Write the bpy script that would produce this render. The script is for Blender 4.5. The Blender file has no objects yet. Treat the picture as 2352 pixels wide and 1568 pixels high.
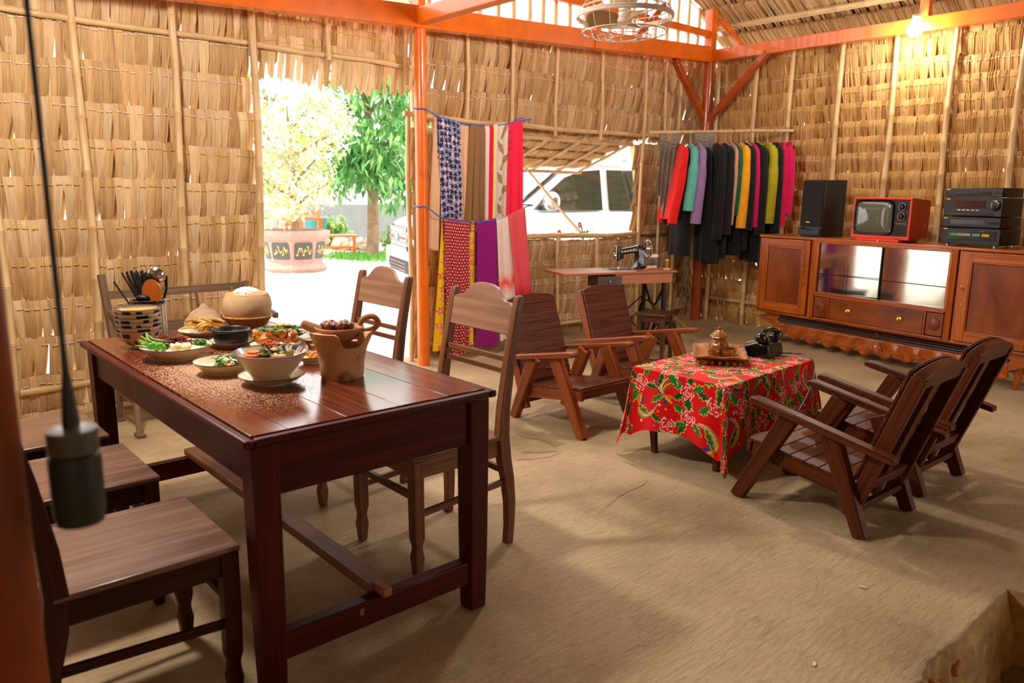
import bpy, bmesh, math, random
import numpy as np
from mathutils import Vector, Matrix, Euler

S = bpy.context.scene
COL = S.collection
RND = random.Random(11)
NPR = np.random.default_rng(11)
PI = math.pi

# ------------------------------------------------------------------ camera, world, sun, lamps, exposure
CAMH = 1.45
yaw, pitch, roll = math.radians(41.47), math.radians(11.03), math.radians(0.6)
FPX = 1748.0
fw = Vector((math.sin(yaw)*math.cos(pitch), math.cos(yaw)*math.cos(pitch), -math.sin(pitch)))
rt = Vector((math.cos(yaw), -math.sin(yaw), 0.0))
up = rt.cross(fw)
rt, up = rt*math.cos(roll)+up*math.sin(roll), -rt*math.sin(roll)+up*math.cos(roll)
cam = bpy.data.cameras.new('camera')
camo = bpy.data.objects.new('camera', cam)
COL.objects.link(camo)
m = Matrix(((rt.x, up.x, -fw.x, 0.0), (rt.y, up.y, -fw.y, 0.0), (rt.z, up.z, -fw.z, CAMH), (0, 0, 0, 1)))
camo.matrix_world = m
cam.sensor_width = 36.0
cam.lens = FPX/2352*36.0
cam.clip_start = 0.05
cam.clip_end = 300
cam.dof.use_dof = True
cam.dof.focus_distance = 3.8
cam.dof.aperture_fstop = 3.2
S.camera = camo

S.view_settings.view_transform = 'Standard'
S.view_settings.look = 'None'
S.view_settings.gamma = 1.0
S.view_settings.use_curve_mapping = False
S.view_settings.exposure = 0.38
S.cycles.max_bounces = 7
S.cycles.diffuse_bounces = 4
S.cycles.glossy_bounces = 3
S.cycles.transmission_bounces = 4
S.cycles.transparent_max_bounces = 6
S.cycles.caustics_reflective = False
S.cycles.caustics_refractive = False
S.cycles.sample_clamp_indirect = 6.0

world = bpy.data.worlds.new('sky')
S.world = world
world.use_nodes = True
bg = world.node_tree.nodes['Background']
bg.inputs['Color'].default_value = (1.0, 0.97, 0.96, 1)
bg.inputs['Strength'].default_value = 3.5

def light(name, kind, loc, energy, color, **kw):
    l = bpy.data.lights.new(name, kind)
    l.energy = energy
    l.color = color
    for k, v in kw.items():
        setattr(l, k, v)
    o = bpy.data.objects.new(name, l)
    COL.objects.link(o)
    o.location = loc
    return o

sun = light('sun', 'SUN', (0, 0, 10), 1.9, (1.0, 0.93, 0.82), angle=0.02)
sun.rotation_euler = Vector((0.75, 0.42, -1.25)).to_track_quat('-Z', 'Y').to_euler()

# ------------------------------------------------------------------ helpers
def lin(c):
    return tuple(((x/255.0)/12.92 if x/255.0 <= 0.04045 else ((x/255.0+0.055)/1.055)**2.4) for x in c)

def rotz(a):
    return Matrix.Rotation(a, 4, 'Z')

def frame(o, x, y, z):
    x, y, z = Vector(x), Vector(y), Vector(z)
    return Matrix(((x.x, y.x, z.x, o[0]), (x.y, y.y, z.y, o[1]), (x.z, y.z, z.z, o[2]), (0, 0, 0, 1)))

class MB:
    """collects shapes into one mesh; gp = grain coordinates, c = colour per vertex"""
    def __init__(self):
        self.v = []; self.f = []; self.g = []; self.c = []; self.mi = []
        self.col = (1, 1, 1); self.m = 0; self.M = None
    def add(self, vs, fs, gp=None):
        o = len(self.v)
        off = (RND.uniform(-9, 9), RND.uniform(-9, 9), RND.uniform(-9, 9))
        if gp is None:
            gp = vs
        for p, q in zip(vs, gp):
            p = Vector(p)
            if self.M is not None:
                p = self.M @ p
            self.v.append(p[:])
            self.g.append((q[0]+off[0], q[1]+off[1], q[2]+off[2]))
            self.c.append(self.col)
        for f in fs:
            self.f.append(tuple(i+o for i in f)); self.mi.append(self.m)
        return self
    def box(self, c, s, rot=None, top=(1, 1)):
        hx, hy, hz = s[0]/2, s[1]/2, s[2]/2
        vs = []
        for z in (-1, 1):
            tx, ty = top if z > 0 else (1, 1)
            for x, y in ((-1, -1), (1, -1), (1, 1), (-1, 1)):
                vs.append(Vector((x*hx*tx, y*hy*ty, z*hz)))
        ax = max(range(3), key=lambda i: s[i])
        gp = [(v[ax], v[(ax+1) % 3], v[(ax+2) % 3]) for v in vs]
        if rot is not None:
            rm = rot if isinstance(rot, Matrix) else Euler(rot).to_matrix()
            vs = [rm.to_3x3() @ v for v in vs]
        vs = [v+Vector(c) for v in vs]
        return self.add(vs, [(3, 2, 1, 0), (4, 5, 6, 7), (0, 1, 5, 4), (1, 2, 6, 5), (2, 3, 7, 6), (3, 0, 4, 7)], gp)
    def bar(self, p0, p1, w, h, side=(0, 0, 1), w1=None, h1=None):
        p0, p1 = Vector(p0), Vector(p1)
        d = (p1-p0); L = d.length; d.normalize()
        s = Vector(side)
        a = d.cross(s)
        if a.length < 1e-4:
            a = d.cross(Vector((1, 0, 0)))
        a.normalize(); b = a.cross(d).normalized()
        w1 = w if w1 is None else w1; h1 = h if h1 is None else h1
        vs, gp = [], []
        for p, ww, hh, t in ((p0, w, h, 0), (p1, w1, h1, L)):
            for x, y in ((-1, -1), (1, -1), (1, 1), (-1, 1)):
                vs.append(p+a*x*ww/2+b*y*hh/2); gp.append((t, x*ww/2, y*hh/2))
        return self.add(vs, [(3, 2, 1, 0), (4, 5, 6, 7), (0, 1, 5, 4), (1, 2, 6, 5), (2, 3, 7, 6), (3, 0, 4, 7)], gp)
    def loft(self, secs):
        """square sections (cx, cy, z, wx, wy)"""
        vs, gp, fs = [], [], []
        for (cx, cy, z, wx, wy) in secs:
            for x, y in ((-1, -1), (1, -1), (1, 1), (-1, 1)):
                vs.append((cx+x*wx/2, cy+y*wy/2, z)); gp.append((z, x*wx/2, y*wy/2))
        n = len(secs)
        for i in range(n-1):
            for k in range(4):
                a = i*4+k; b = i*4+(k+1) % 4
                fs.append((a, b, b+4, a+4))
        fs.append((3, 2, 1, 0)); e = (n-1)*4; fs.append((e, e+1, e+2, e+3))
        return self.add(vs, fs, gp)
    def tube(self, pts, r, n=8, cap=True):
        pts = [Vector(p) for p in pts]
        rs = r if isinstance(r, (list, tuple)) else [r]*len(pts)
        t0 = (pts[1]-pts[0]).normalized()
        a = t0.orthogonal().normalized()
        vs, gp, fs, L = [], [], [], 0
        for i, p in enumerate(pts):
            if i == 0: t = pts[1]-pts[0]
            elif i == len(pts)-1: t = pts[-1]-pts[-2]
            else: t = pts[i+1]-pts[i-1]
            t.normalize()
            a = (a-t*a.dot(t))
            if a.length < 1e-5: a = t.orthogonal()
            a.normalize(); b = t.cross(a)
            if i: L += (p-pts[i-1]).length
            for k in range(n):
                th = 2*PI*k/n
                q = a*math.cos(th)*rs[i]+b*math.sin(th)*rs[i]
                vs.append(p+q); gp.append((L, math.cos(th)*rs[i], math.sin(th)*rs[i]))
        for i in range(len(pts)-1):
            for k in range(n):
                fs.append((i*n+k, i*n+(k+1) % n, (i+1)*n+(k+1) % n, (i+1)*n+k))
        if cap:
            fs.append(tuple(reversed(range(n)))); e = (len(pts)-1)*n; fs.append(tuple(range(e, e+n)))
        return self.add(vs, fs, gp)
    def lathe(self, prof, c=(0, 0, 0), n=24, sx=1.0, sy=1.0, wob=None):
        vs, fs, ring = [], [], []
        for (r, z) in prof:
            if abs(r) < 1e-6:
                ring.append([len(vs)]); vs.append((c[0], c[1], c[2]+z))
            else:
                idx = []
                for k in range(n):
                    th = 2*PI*k/n
                    w = wob(th, z) if wob else 1.0
                    idx.append(len(vs)); vs.append((c[0]+r*w*sx*math.cos(th), c[1]+r*w*sy*math.sin(th), c[2]+z))
                ring.append(idx)
        for A, B in zip(ring[:-1], ring[1:]):
            if len(A) == 1 and len(B) == 1: continue
            for k in range(n):
                k2 = (k+1) % n
                if len(A) == 1: fs.append((A[0], B[k2], B[k]))
                elif len(B) == 1: fs.append((A[k], A[k2], B[0]))
                else: fs.append((A[k], A[k2], B[k2], B[k]))
        return self.add(vs, fs)
    def ell(self, c, r, n=12, m=8, rot=None, jit=0):
        prof = [(math.sin(PI*i/m), -math.cos(PI*i/m)) for i in range(m+1)]
        vs, fs, ring = [], [], []
        rm = Euler(rot).to_matrix() if rot is not None else None
        for (q, z) in prof:
            if q < 1e-6:
                ring.append([len(vs)]); pts = [(0, 0, z)]
            else:
                pts = [(q*math.cos(2*PI*k/n), q*math.sin(2*PI*k/n), z) for k in range(n)]
                ring.append(list(range(len(vs), len(vs)+n)))
            for p in pts:
                j = 1+RND.uniform(-jit, jit)
                p = Vector((p[0]*r[0]*j, p[1]*r[1]*j, p[2]*r[2]*j))
                if rm: p = rm @ p
                vs.append(p+Vector(c))
        for A, B in zip(ring[:-1], ring[1:]):
            for k in range(n):
                k2 = (k+1) % n
                if len(A) == 1: fs.append((A[0], B[k2], B[k]))
                elif len(B) == 1: fs.append((A[k], A[k2], B[0]))
                else: fs.append((A[k], A[k2], B[k2], B[k]))
        return self.add(vs, fs)
    def prism(self, out, t, M=None):
        n = len(out)
        xs = [p[0] for p in out]; ys = [p[1] for p in out]
        sw = (max(ys)-min(ys)) > (max(xs)-min(xs))
        vs = [Vector((p[0], p[1], -t/2)) for p in out]+[Vector((p[0], p[1], t/2)) for p in out]
        gp = [((v.y, v.x, v.z) if sw else (v.x, v.y, v.z)) for v in vs]
        if M is not None: vs = [M @ v for v in vs]
        fs = [tuple(reversed(range(n))), tuple(range(n, 2*n))]
        fs += [(i, (i+1) % n, n+(i+1) % n, n+i) for i in range(n)]
        return self.add(vs, fs, gp)
    def grid(self, fn, nu, nv, gpf=None, wrap=False):
        vs, gp, fs = [], [], []
        for j in range(nv+1):
            for i in range(nu+1):
                p = fn(i/nu, j/nv); vs.append(p); gp.append(gpf(i/nu, j/nv) if gpf else p)
        for j in range(nv):
            for i in range(nu):
                a = j*(nu+1)+i
                fs.append((a, a+1, a+nu+2, a+nu+1))
        return self.add(vs, fs, gp)
    def mesh(self, name, mats, smooth=40):
        me = bpy.data.meshes.new(name)
        me.from_pydata(self.v, [], self.f)
        if not isinstance(mats, (list, tuple)): mats = [mats]
        for mt in mats: me.materials.append(mt)
        if len(mats) > 1: me.polygons.foreach_set('material_index', self.mi)
        a = me.attributes.new('gp', 'FLOAT_VECTOR', 'POINT')
        a.data.foreach_set('vector', np.array(self.g, dtype=np.float32).ravel())
        a = me.attributes.new('tint', 'FLOAT_COLOR', 'POINT')
        cc = np.ones((len(self.v), 4), dtype=np.float32); cc[:, :3] = np.array(self.c, dtype=np.float32)
        a.data.foreach_set('color', cc.ravel())
        if smooth:
            me.polygons.foreach_set('use_smooth', np.ones(len(me.polygons), dtype=bool))
            me.set_sharp_from_angle(angle=math.radians(smooth))
        me.update()
        return me
    def build(self, name, mats, parent=None, bevel=0, smooth=40, loc=None, rot=None, solid=0, sub=0):
        me = self.mesh(name, mats, smooth)
        o = bpy.data.objects.new(name, me)
        COL.objects.link(o)
        if parent is not None: o.parent = parent
        if loc is not None: o.location = loc
        if rot is not None: o.rotation_euler = rot
        if solid:
            md = o.modifiers.new('solid', 'SOLIDIFY'); md.thickness = solid; md.offset = 0
        if sub:
            md = o.modifiers.new('sub', 'SUBSURF'); md.levels = sub; md.render_levels = sub
        if bevel:
            md = o.modifiers.new('bevel', 'BEVEL'); md.width = bevel; md.segments = 2
            md.limit_method = 'ANGLE'; md.angle_limit = math.radians(40); md.use_clamp_overlap = True
        return o

def tag(o, label=None, cat=None, group=None, kind=None):
    if label: o['label'] = label
    if cat: o['category'] = cat
    if group: o['group'] = group
    if kind: o['kind'] = kind
    return o

def thing(name, label, cat, loc=(0, 0, 0), rz=0.0, group=None):
    o = bpy.data.objects.new(name, None)
    o.empty_display_size = 0.1
    COL.objects.link(o)
    o.location = loc; o.rotation_euler = (0, 0, rz)
    return tag(o, label, cat, group)

def struct(name):
    o = bpy.data.objects.new(name, None); COL.objects.link(o)
    return tag(o, kind='structure')

def dup(root, loc, rz=None, label=None, group=None, scale=None):
    r = root.copy(); COL.objects.link(r); r.location = loc
    if rz is not None: r.rotation_euler = (0, 0, rz)
    if scale is not None: r.scale = scale
    if label: r['label'] = label
    if group: r['group'] = group
    for ch in list(root.children):
        c = ch.copy(); COL.objects.link(c); c.parent = r
        for g in list(ch.children):
            d = g.copy(); COL.objects.link(d); d.parent = c
    return r

# ------------------------------------------------------------------ materials
def newmat(name):
    mt = bpy.data.materials.new(name); mt.use_nodes = True
    nt = mt.node_tree
    return mt, nt, nt.nodes['Principled BSDF']

def nd(nt, t, **kw):
    n = nt.nodes.new(t)
    for k, v in kw.items(): setattr(n, k, v)
    return n

def ramp(nt, fac, stops):
    n = nd(nt, 'ShaderNodeValToRGB')
    cr = n.color_ramp
    while len(cr.elements) < len(stops): cr.elements.new(0.5)
    for e, (p, c) in zip(cr.elements, stops):
        e.position = p; e.color = (*c, 1) if len(c) == 3 else c
    nt.links.new(fac, n.inputs[0])
    return n.outputs[0]

def gpnoise(nt, scale=(1, 1, 1), ns=1.0, detail=4, rough=0.55, attr='gp', dist=0.0):
    a = nd(nt, 'ShaderNodeAttribute', attribute_name=attr)
    mp = nd(nt, 'ShaderNodeMapping'); mp.inputs['Scale'].default_value = scale
    nt.links.new(a.outputs['Vector'], mp.inputs['Vector'])
    n = nd(nt, 'ShaderNodeTexNoise')
    n.inputs['Scale'].default_value = ns; n.inputs['Detail'].default_value = detail
    n.inputs['Roughness'].default_value = rough; n.inputs['Distortion'].default_value = dist
    nt.links.new(mp.outputs[0], n.inputs['Vector'])
    return n.outputs['Fac']

def mixc(nt, fac, a, b, mode='MIX'):
    n = nd(nt, 'ShaderNodeMix', data_type='RGBA', blend_type=mode)
    for sock, val in ((n.inputs['Factor'], fac), (n.inputs['A'], a), (n.inputs['B'], b)):
        pass
    ins = {i.identifier: i for i in n.inputs}
    for key, val in (('Factor_Float', fac), ('A_Color', a), ('B_Color', b)):
        s = ins[key]
        if hasattr(val, 'is_linked') or isinstance(val, bpy.types.NodeSocket): nt.links.new(val, s)
        elif isinstance(val, (int, float)): s.default_value = val
        else: s.default_value = (*val, 1)
    return [o for o in n.outputs if o.identifier == 'Result_Color'][0]

def math_(nt, op, a, b=None, clamp=False):
    n = nd(nt, 'ShaderNodeMath', operation=op); n.use_clamp = clamp
    for i, val in enumerate((a, b)):
        if val is None: continue
        if isinstance(val, bpy.types.NodeSocket): nt.links.new(val, n.inputs[i])
        else: n.inputs[i].default_value = val
    return n.outputs[0]

def bump(nt, bs, h, strength=0.2, dist=0.01):
    n = nd(nt, 'ShaderNodeBump'); n.inputs['Strength'].default_value = strength; n.inputs['Distance'].default_value = dist
    nt.links.new(h, n.inputs['Height']); nt.links.new(n.outputs[0], bs.inputs['Normal'])

def plain(name, c, rough=0.5, metal=0.0, var=0.12, ns=25, spec=0.5, coat=0.0, bmp=0.0):
    mt, nt, bs = newmat(name)
    c = lin(c)
    f = gpnoise(nt, ns=ns)
    d = tuple(x*(1-var) for x in c); e = tuple(min(1, x*(1+var)) for x in c)
    nt.links.new(ramp(nt, f, [(0.3, d), (0.7, e)]), bs.inputs['Base Color'])
    bs.inputs['Roughness'].default_value = rough; bs.inputs['Metallic'].default_value = metal
    bs.inputs['Specular IOR Level'].default_value = spec
    bs.inputs['Coat Weight'].default_value = coat
    if bmp: bump(nt, bs, f, bmp, 0.004)
    return mt

def wood(name, dark, light_, rough=0.42, fine=55, bmp=0.12, wear=None, spec=0.5, coat=0.0):
    mt, nt, bs = newmat(name)
    f = gpnoise(nt, (1.6, fine, fine), 1.0, 6, 0.6, dist=0.3)
    g = gpnoise(nt, (1.2, 6, 6), 1.0, 3)
    c = ramp(nt, f, [(0.28, lin(dark)), (0.72, lin(light_))])
    c = mixc(nt, math_(nt, 'MULTIPLY', ramp_v(nt, g, 0.42, 0.75), 0.45), c, lin(tuple(x*0.62 for x in dark)))
    if wear:
        w = gpnoise(nt, (3.5, 16, 16), 1.0, 8, 0.75)
        c = mixc(nt, math_(nt, 'MULTIPLY', ramp_v(nt, w, wear[1], wear[1]+0.1), wear[2]), c, lin(wear[0]))
    nt.links.new(c, bs.inputs['Base Color'])
    nt.links.new(math_(nt, 'ADD', math_(nt, 'MULTIPLY', f, 0.22), rough-0.1), bs.inputs['Roughness'])
    bs.inputs['Specular IOR Level'].default_value = spec
    bs.inputs['Coat Weight'].default_value = coat; bs.inputs['Coat Roughness'].default_value = 0.2
    bump(nt, bs, f, bmp, 0.003)
    return mt

def ramp_v(nt, fac, lo, hi):
    n = nd(nt, 'ShaderNodeMapRange'); n.inputs['From Min'].default_value = lo; n.inputs['From Max'].default_value = hi
    nt.links.new(fac, n.inputs['Value'])
    return n.outputs['Result']

def tinted(name, rough=0.6, var=0.2, ns=40, spec=0.4, scale=(1, 1, 1), bmp=0.0, trans=0.0, sheen=0.0, detail=4):
    """base colour from the vertex colour of the piece itself, with a little grain"""
    mt, nt, bs = newmat(name)
    a = nd(nt, 'ShaderNodeAttribute', attribute_name='tint')
    f = gpnoise(nt, scale, ns, detail)
    v = ramp(nt, f, [(0.3, (1-var,)*3), (0.7, (1+var*0.5,)*3)])
    c = mixc(nt, 1.0, a.outputs['Color'], v, 'MULTIPLY')
    nt.links.new(c, bs.inputs['Base Color'])
    bs.inputs['Roughness'].default_value = rough; bs.inputs['Specular IOR Level'].default_value = spec
    bs.inputs['Sheen Weight'].default_value = sheen
    if bmp: bump(nt, bs, f, bmp, 0.004)
    if trans:
        tr = nd(nt, 'ShaderNodeBsdfTranslucent'); nt.links.new(c, tr.inputs[0])
        mx = nd(nt, 'ShaderNodeMixShader'); mx.inputs[0].default_value = trans
        nt.links.new(bs.outputs[0], mx.inputs[1]); nt.links.new(tr.outputs[0], mx.inputs[2])
        nt.links.new(mx.outputs[0], nt.nodes['Material Output'].inputs[0])
    return mt

M = {}
M['thatch'] = tinted('dry_palm_leaf', 0.7, 0.34, 1.0, 0.25, (7, 260, 260), 0.35, 0.12, detail=5)
M['thread'] = tinted('thread', 0.7, 0.1)
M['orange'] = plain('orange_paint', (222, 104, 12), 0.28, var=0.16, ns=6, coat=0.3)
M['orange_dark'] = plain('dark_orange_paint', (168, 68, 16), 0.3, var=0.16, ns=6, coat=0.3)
M['orange_shaded'] = plain('shaded_orange_paint', (132, 60, 14), 0.5, var=0.3, ns=5, spec=0.25)  # same orange paint, darkened in the colour for the unlit front post
M['table'] = wood('dining_table_wood', (52, 11, 4), (98, 28, 10), 0.4, bmp=0.08, wear=((150, 96, 60), 0.66, 0.5), spec=0.2)
M['chair'] = wood('dining_chair_wood', (86, 48, 26), (152, 98, 60), 0.42, bmp=0.08, spec=0.35)
M['chair_panel'] = wood('pale_dusty_chair_wood', (126, 88, 64), (178, 134, 102), 0.45, 40, 0.06)
M['seat_worn'] = wood('worn_chair_seat', (92, 62, 48), (150, 114, 94), 0.3, 30, 0.06)
M['chair_dark'] = wood('dark_chair_wood', (38, 14, 7), (76, 36, 18), 0.42, bmp=0.08, spec=0.2)
M['pale_bar'] = wood('pale_worn_bar', (120, 74, 44), (182, 124, 78), 0.5, 40, 0.2, spec=0.3)
M['lounge_leg'] = wood('lounge_leg_wood', (104, 44, 14), (162, 84, 32), 0.32, spec=0.35, wear=((186, 124, 70), 0.66, 0.5))
M['lounge'] = wood('lounge_chair_wood', (58, 22, 12), (108, 50, 28), 0.28, spec=0.5, bmp=0.1, wear=((176, 108, 60), 0.64, 0.6))
M['lounge_dull'] = wood('worn_lounge_wood', (54, 20, 6), (112, 52, 18), 0.4, bmp=0.15, spec=0.25, wear=((160, 110, 70), 0.63, 0.6))
M['cab'] = wood('cabinet_frame_wood', (142, 62, 8), (198, 104, 24), 0.26, 40, 0.04, coat=0.3)
M['cab_panel'] = wood('cabinet_burl_panel', (84, 30, 8), (160, 80, 18), 0.3, 4, 0.03, coat=0.25)
M['cab_dark'] = wood('cabinet_dark_wood', (44, 20, 10), (80, 38, 18), 0.32, 40, 0.04)
M['sewwood'] = wood('sewing_table_wood', (140, 66, 24), (196, 112, 50), 0.32, 40, 0.05)
M['brass'] = plain('brass', (212, 170, 70), 0.25, 1.0)
M['steel'] = plain('chrome_steel', (205, 205, 205), 0.18, 1.0)
M['black'] = plain('black_enamel', (14, 14, 14), 0.22, coat=0.4)
M['blackplastic'] = plain('black_plastic', (20, 19, 18), 0.42)
M['darkmetal'] = plain('dark_iron', (34, 30, 26), 0.5, 0.6)
M['white'] = plain('white_plastic', (232, 226, 214), 0.4, var=0.04)
M['color'] = tinted('glazed_colour', 0.35, 0.12)
M['matte'] = tinted('matte_colour', 0.75, 0.15)
M['cloth'] = tinted('cotton_cloth', 0.85, 0.08, 200, 0.2, sheen=0.1, trans=0.06)
M['food'] = tinted('food', 0.38, 0.3, 90, 0.5, bmp=0.3)
M['foliage'] = tinted('foliage', 0.5, 0.25, 8, 0.4, trans=0.35)
# ------------------------------------------------------------------ ground and floor
from mathutils import noise as mn
def smooth_path(p, n=6):
    p = [Vector(q) for q in p]; out = []
    for i in range(len(p)-1):
        a, b_, c, d = p[max(0, i-1)], p[i], p[i+1], p[min(len(p)-1, i+2)]
        for k in range(n):
            t = k/n
            out.append(0.5*((2*b_)+(c-a)*t+(2*a-5*b_+4*c-d)*t*t+(3*b_-a-3*c+d)*t**3))
    out.append(p[-1]); return out
M['chip'] = plain('pale_chip', (226, 206, 178), 0.8)
def floormat():
    mt, nt, bs = newmat('rough_cement')
    a = gpnoise(nt, ns=1.3, detail=5, rough=0.6)
    b = gpnoise(nt, (1.0, 4.0, 4), ns=14, detail=6, rough=0.7, dist=0.6)
    c = gpnoise(nt, ns=60, detail=3, rough=0.7)
    col = ramp(nt, a, [(0.3, lin((152, 129, 92))), (0.55, lin((186, 161, 122))), (0.75, lin((198, 174, 136)))])
    col = mixc(nt, math_(nt, 'MULTIPLY', ramp_v(nt, b, 0.5, 0.72), 0.4), col, lin((126, 102, 70)))
    col = mixc(nt, math_(nt, 'MULTIPLY', ramp_v(nt, c, 0.66, 0.74), 0.35), col, lin((96, 76, 50)))
    nt.links.new(col, bs.inputs['Base Color'])
    bs.inputs['Roughness'].default_value = 0.72; bs.inputs['Specular IOR Level'].default_value = 0.3
    h = math_(nt, 'ADD', math_(nt, 'MULTIPLY', b, 0.6), math_(nt, 'MULTIPLY', c, 0.25))
    bump(nt, bs, h, 0.8, 0.016)
    return mt
M['floor'] = floormat()
def groundmat():
    mt, nt, bs = newmat('pale_gravel')
    a = gpnoise(nt, ns=2.0, detail=8, rough=0.75)
    b = gpnoise(nt, ns=45, detail=4, rough=0.7)
    c = ramp(nt, a, [(0.35, lin((206, 200, 190))), (0.7, lin((232, 228, 222)))])
    c = mixc(nt, math_(nt, 'MULTIPLY', ramp_v(nt, b, 0.5, 0.7), 0.4), c, lin((150, 142, 130)))
    nt.links.new(c, bs.inputs['Base Color']); bs.inputs['Roughness'].default_value = 0.9
    bump(nt, bs, b, 0.5, 0.02)
    return mt
M['gravel'] = groundmat()
M['dirt'] = plain('packed_earth', (156, 136, 106), 0.9, var=0.3, ns=9, bmp=0.4)

def edge_y(x):
    base = 0.745+0.022*mn.noise((x*5, 0, 3))+0.012*mn.noise((x*19, 1, 3))
    t = min(1, max(0, (x-3.19)/0.05))
    return base*(1-t)+0.36*t
xs = np.concatenate([np.linspace(-1.6, 1.9, 60), np.linspace(1.94, 3.7, 120), np.linspace(3.75, 7.9, 84)])
ts = [-6, -5, -4, -3, -2, -1]+list(np.linspace(0, 1, 96)**1.5)
fb = MB(); nvx = len(xs); vs, fs = [], []
for t in ts:
    for x in xs:
        e = edge_y(x)
        if t < 0:
            k = -t/6.0
            z = -0.02-0.28*k
            n1 = mn.noise((x*7, z*9, 1.7)); n2 = mn.noise((x*22, z*25, 5.1))
            y = e-0.012-0.035*math.sin(k*PI*0.5)+(0.03*n1+0.015*n2)*(1 if k > 0.2 else 0.3)
            if t == -1: z = -0.012; y = e-0.004
        else:
            y = e+(5.62-e)*t
            z = 0.008*mn.noise((x*1.1, y*1.1, 0))+0.0035*mn.noise((x*5, y*5, 2))
            if t == 0: z -= 0.004
            z -= 0.006*math.exp(-((y-e)/0.08)**2)
            z *= 0.6
        vs.append((x, y, z))
for j in range(len(ts)-1):
    for i in range(nvx-1):
        a = j*nvx+i
        fs.append((a, a+1, a+nvx+1, a+nvx))
fb.add(vs, fs)
fb.mi = [1 if j < 5*(nvx-1) else 0 for j in range(len(fs))]
M['stepface'] = plain('mossy_cement', (178, 144, 84), 0.85, var=0.4, ns=16, bmp=0.6)
floor = fb.build('floor', [M['floor'], M['stepface']], smooth=60); tag(floor, kind='structure')
M['brickchip'] = plain('broken_brick', (192, 128, 62), 0.9, var=0.25, ns=60, bmp=0.4)
for (x, z, sx, sz, r) in ((2.44, -0.07, 0.09, 0.045, 0.5), (2.53, -0.13, 0.06, 0.05, 0.9), (2.66, -0.12, 0.11, 0.05, 1.0), (2.38, -0.15, 0.07, 0.05, 0.2)):
    b = MB(); b.box((0, 0, 0), (sx, 0.05, sz), (0.1, r, 0.1)); b.build('brick', M['brickchip'], floor, bevel=0.008, loc=(x, 0.742, z))

def crack(pts):
    b = MB(); p = smooth_path([(x, y, 0.0035) for x, y in pts], 8)
    vs = []
    for i, q in enumerate(p):
        w = 0.0012+0.002*abs(mn.noise((i*0.9, 3, pts[0][0]*7))); j = Vector((mn.noise((i*0.7, 1, 1))*0.012, mn.noise((i*0.7, 5, 1))*0.012, 0))
        vs += [q+j+Vector((w, w, 0)), q+j-Vector((w, w, 0))]
    b.add(vs, [(2*i, 2*i+1, 2*i+3, 2*i+2) for i in range(len(p)-1)]); b.build('crack', M['crackline'], floor)
M['crackline'] = plain('dark_crack', (92, 70, 44), 0.95)
crack([(2.55, 2.22), (2.75, 2.28), (2.95, 2.3), (3.08, 2.42), (3.12, 2.6)]); crack([(2.78, 3.05), (2.95, 2.95), (3.02, 3.1), (2.98, 3.3), (3.12, 3.5)]); crack([(2.68, 2.98), (2.85, 2.9), (2.98, 2.93)])
for (x, y, r) in ((2.15, 0.98, 0.4), (2.12, 0.84, 1.2), (1.86, 0.86, 0.2), (2.75, 1.1, 2.0)):
    b = MB(); b.box((0, 0, 0), (0.022, 0.009, 0.003)); b.build('pale_chip', M['chip'], floor, loc=(x, y, 0.006), rot=(0, 0, r))

gb = MB()
def gz(x, y):
    if y < 5.4: h = -0.3
    else: h = -0.02+0.14*min(1, max(0, (y-6.5)/3.5))
    return h+(0.012*mn.noise((x*2, y*2, 4)) if -8 < x < 20 and 5.4 < y < 20 else 0)
gys = [-40, -12, -6, -3, -1, 0, 0.6, 3, 5.0, 5.4, 5.62]+list(np.linspace(5.9, 18, 60))+[22, 30, 45, 90]
gxs = [-60, -30, -14, -8]+list(np.linspace(-5, 16, 70))+[20, 30, 60]
vs = [(x, y, gz(x, y)) for y in gys for x in gxs]; n = len(gxs)
fs = [(j*n+i, j*n+i+1, (j+1)*n+i+1, (j+1)*n+i) for j in range(len(gys)-1) for i in range(n-1)]
gb.add(vs, fs)
gb.mi = [1 if vs[f[2]][1] < 5.5 and -3 < vs[f[0]][0] < 9 and vs[f[0]][1] > -7 else 0 for f in fs]
tag(gb.build('ground', [M['gravel'], M['dirt']], smooth=60), kind='structure')

# ------------------------------------------------------------------ thatch
def leaf_proto(w, L, rng, deep=0.04):
    cols = [-0.5, -0.3, -0.08, 0.14, 0.32, 0.5]; nc = 6
    zz = [-0.0, 0.006, -0.05, -0.55*L, -L]
    yy = [-0.028, 0.0, 0.009, -0.011, -deep]
    taper = [1.0, 1.0, 1.0, rng.uniform(0.8, 1.0), rng.uniform(0.42, 0.85)]
    crease = [(1 if i % 2 else -1)*rng.uniform(0.1, 1)*0.005+rng.uniform(-1, 1)*0.002 for i in range(nc)]
    lean = rng.uniform(-0.3, 0.3)*w; sk = rng.uniform(-0.015, 0.015)
    curl = rng.uniform(-0.012, 0.012)
    vs, gp = [], []
    for k in range(5):
        for i, c in enumerate(cols):
            x = c*w*taper[k]+lean*(-zz[k]/L)
            y = yy[k]+crease[i]*(1 if k > 0 else 0.4)+curl*c*2*(-zz[k]/L)
            z = zz[k]+(sk*c*2 if k == 4 else 0)+(rng.uniform(-0.012, 0.012) if k == 4 else 0)
            vs.append((x, y, z)); gp.append((z, x, rng.uniform(0, 0.003)))
    fs = [(k*nc+i, k*nc+i+1, k*nc+i+nc+1, k*nc+i+nc) for k in range(4) for i in range(nc-1)]
    return np.array(vs), fs, np.array(gp)

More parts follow.
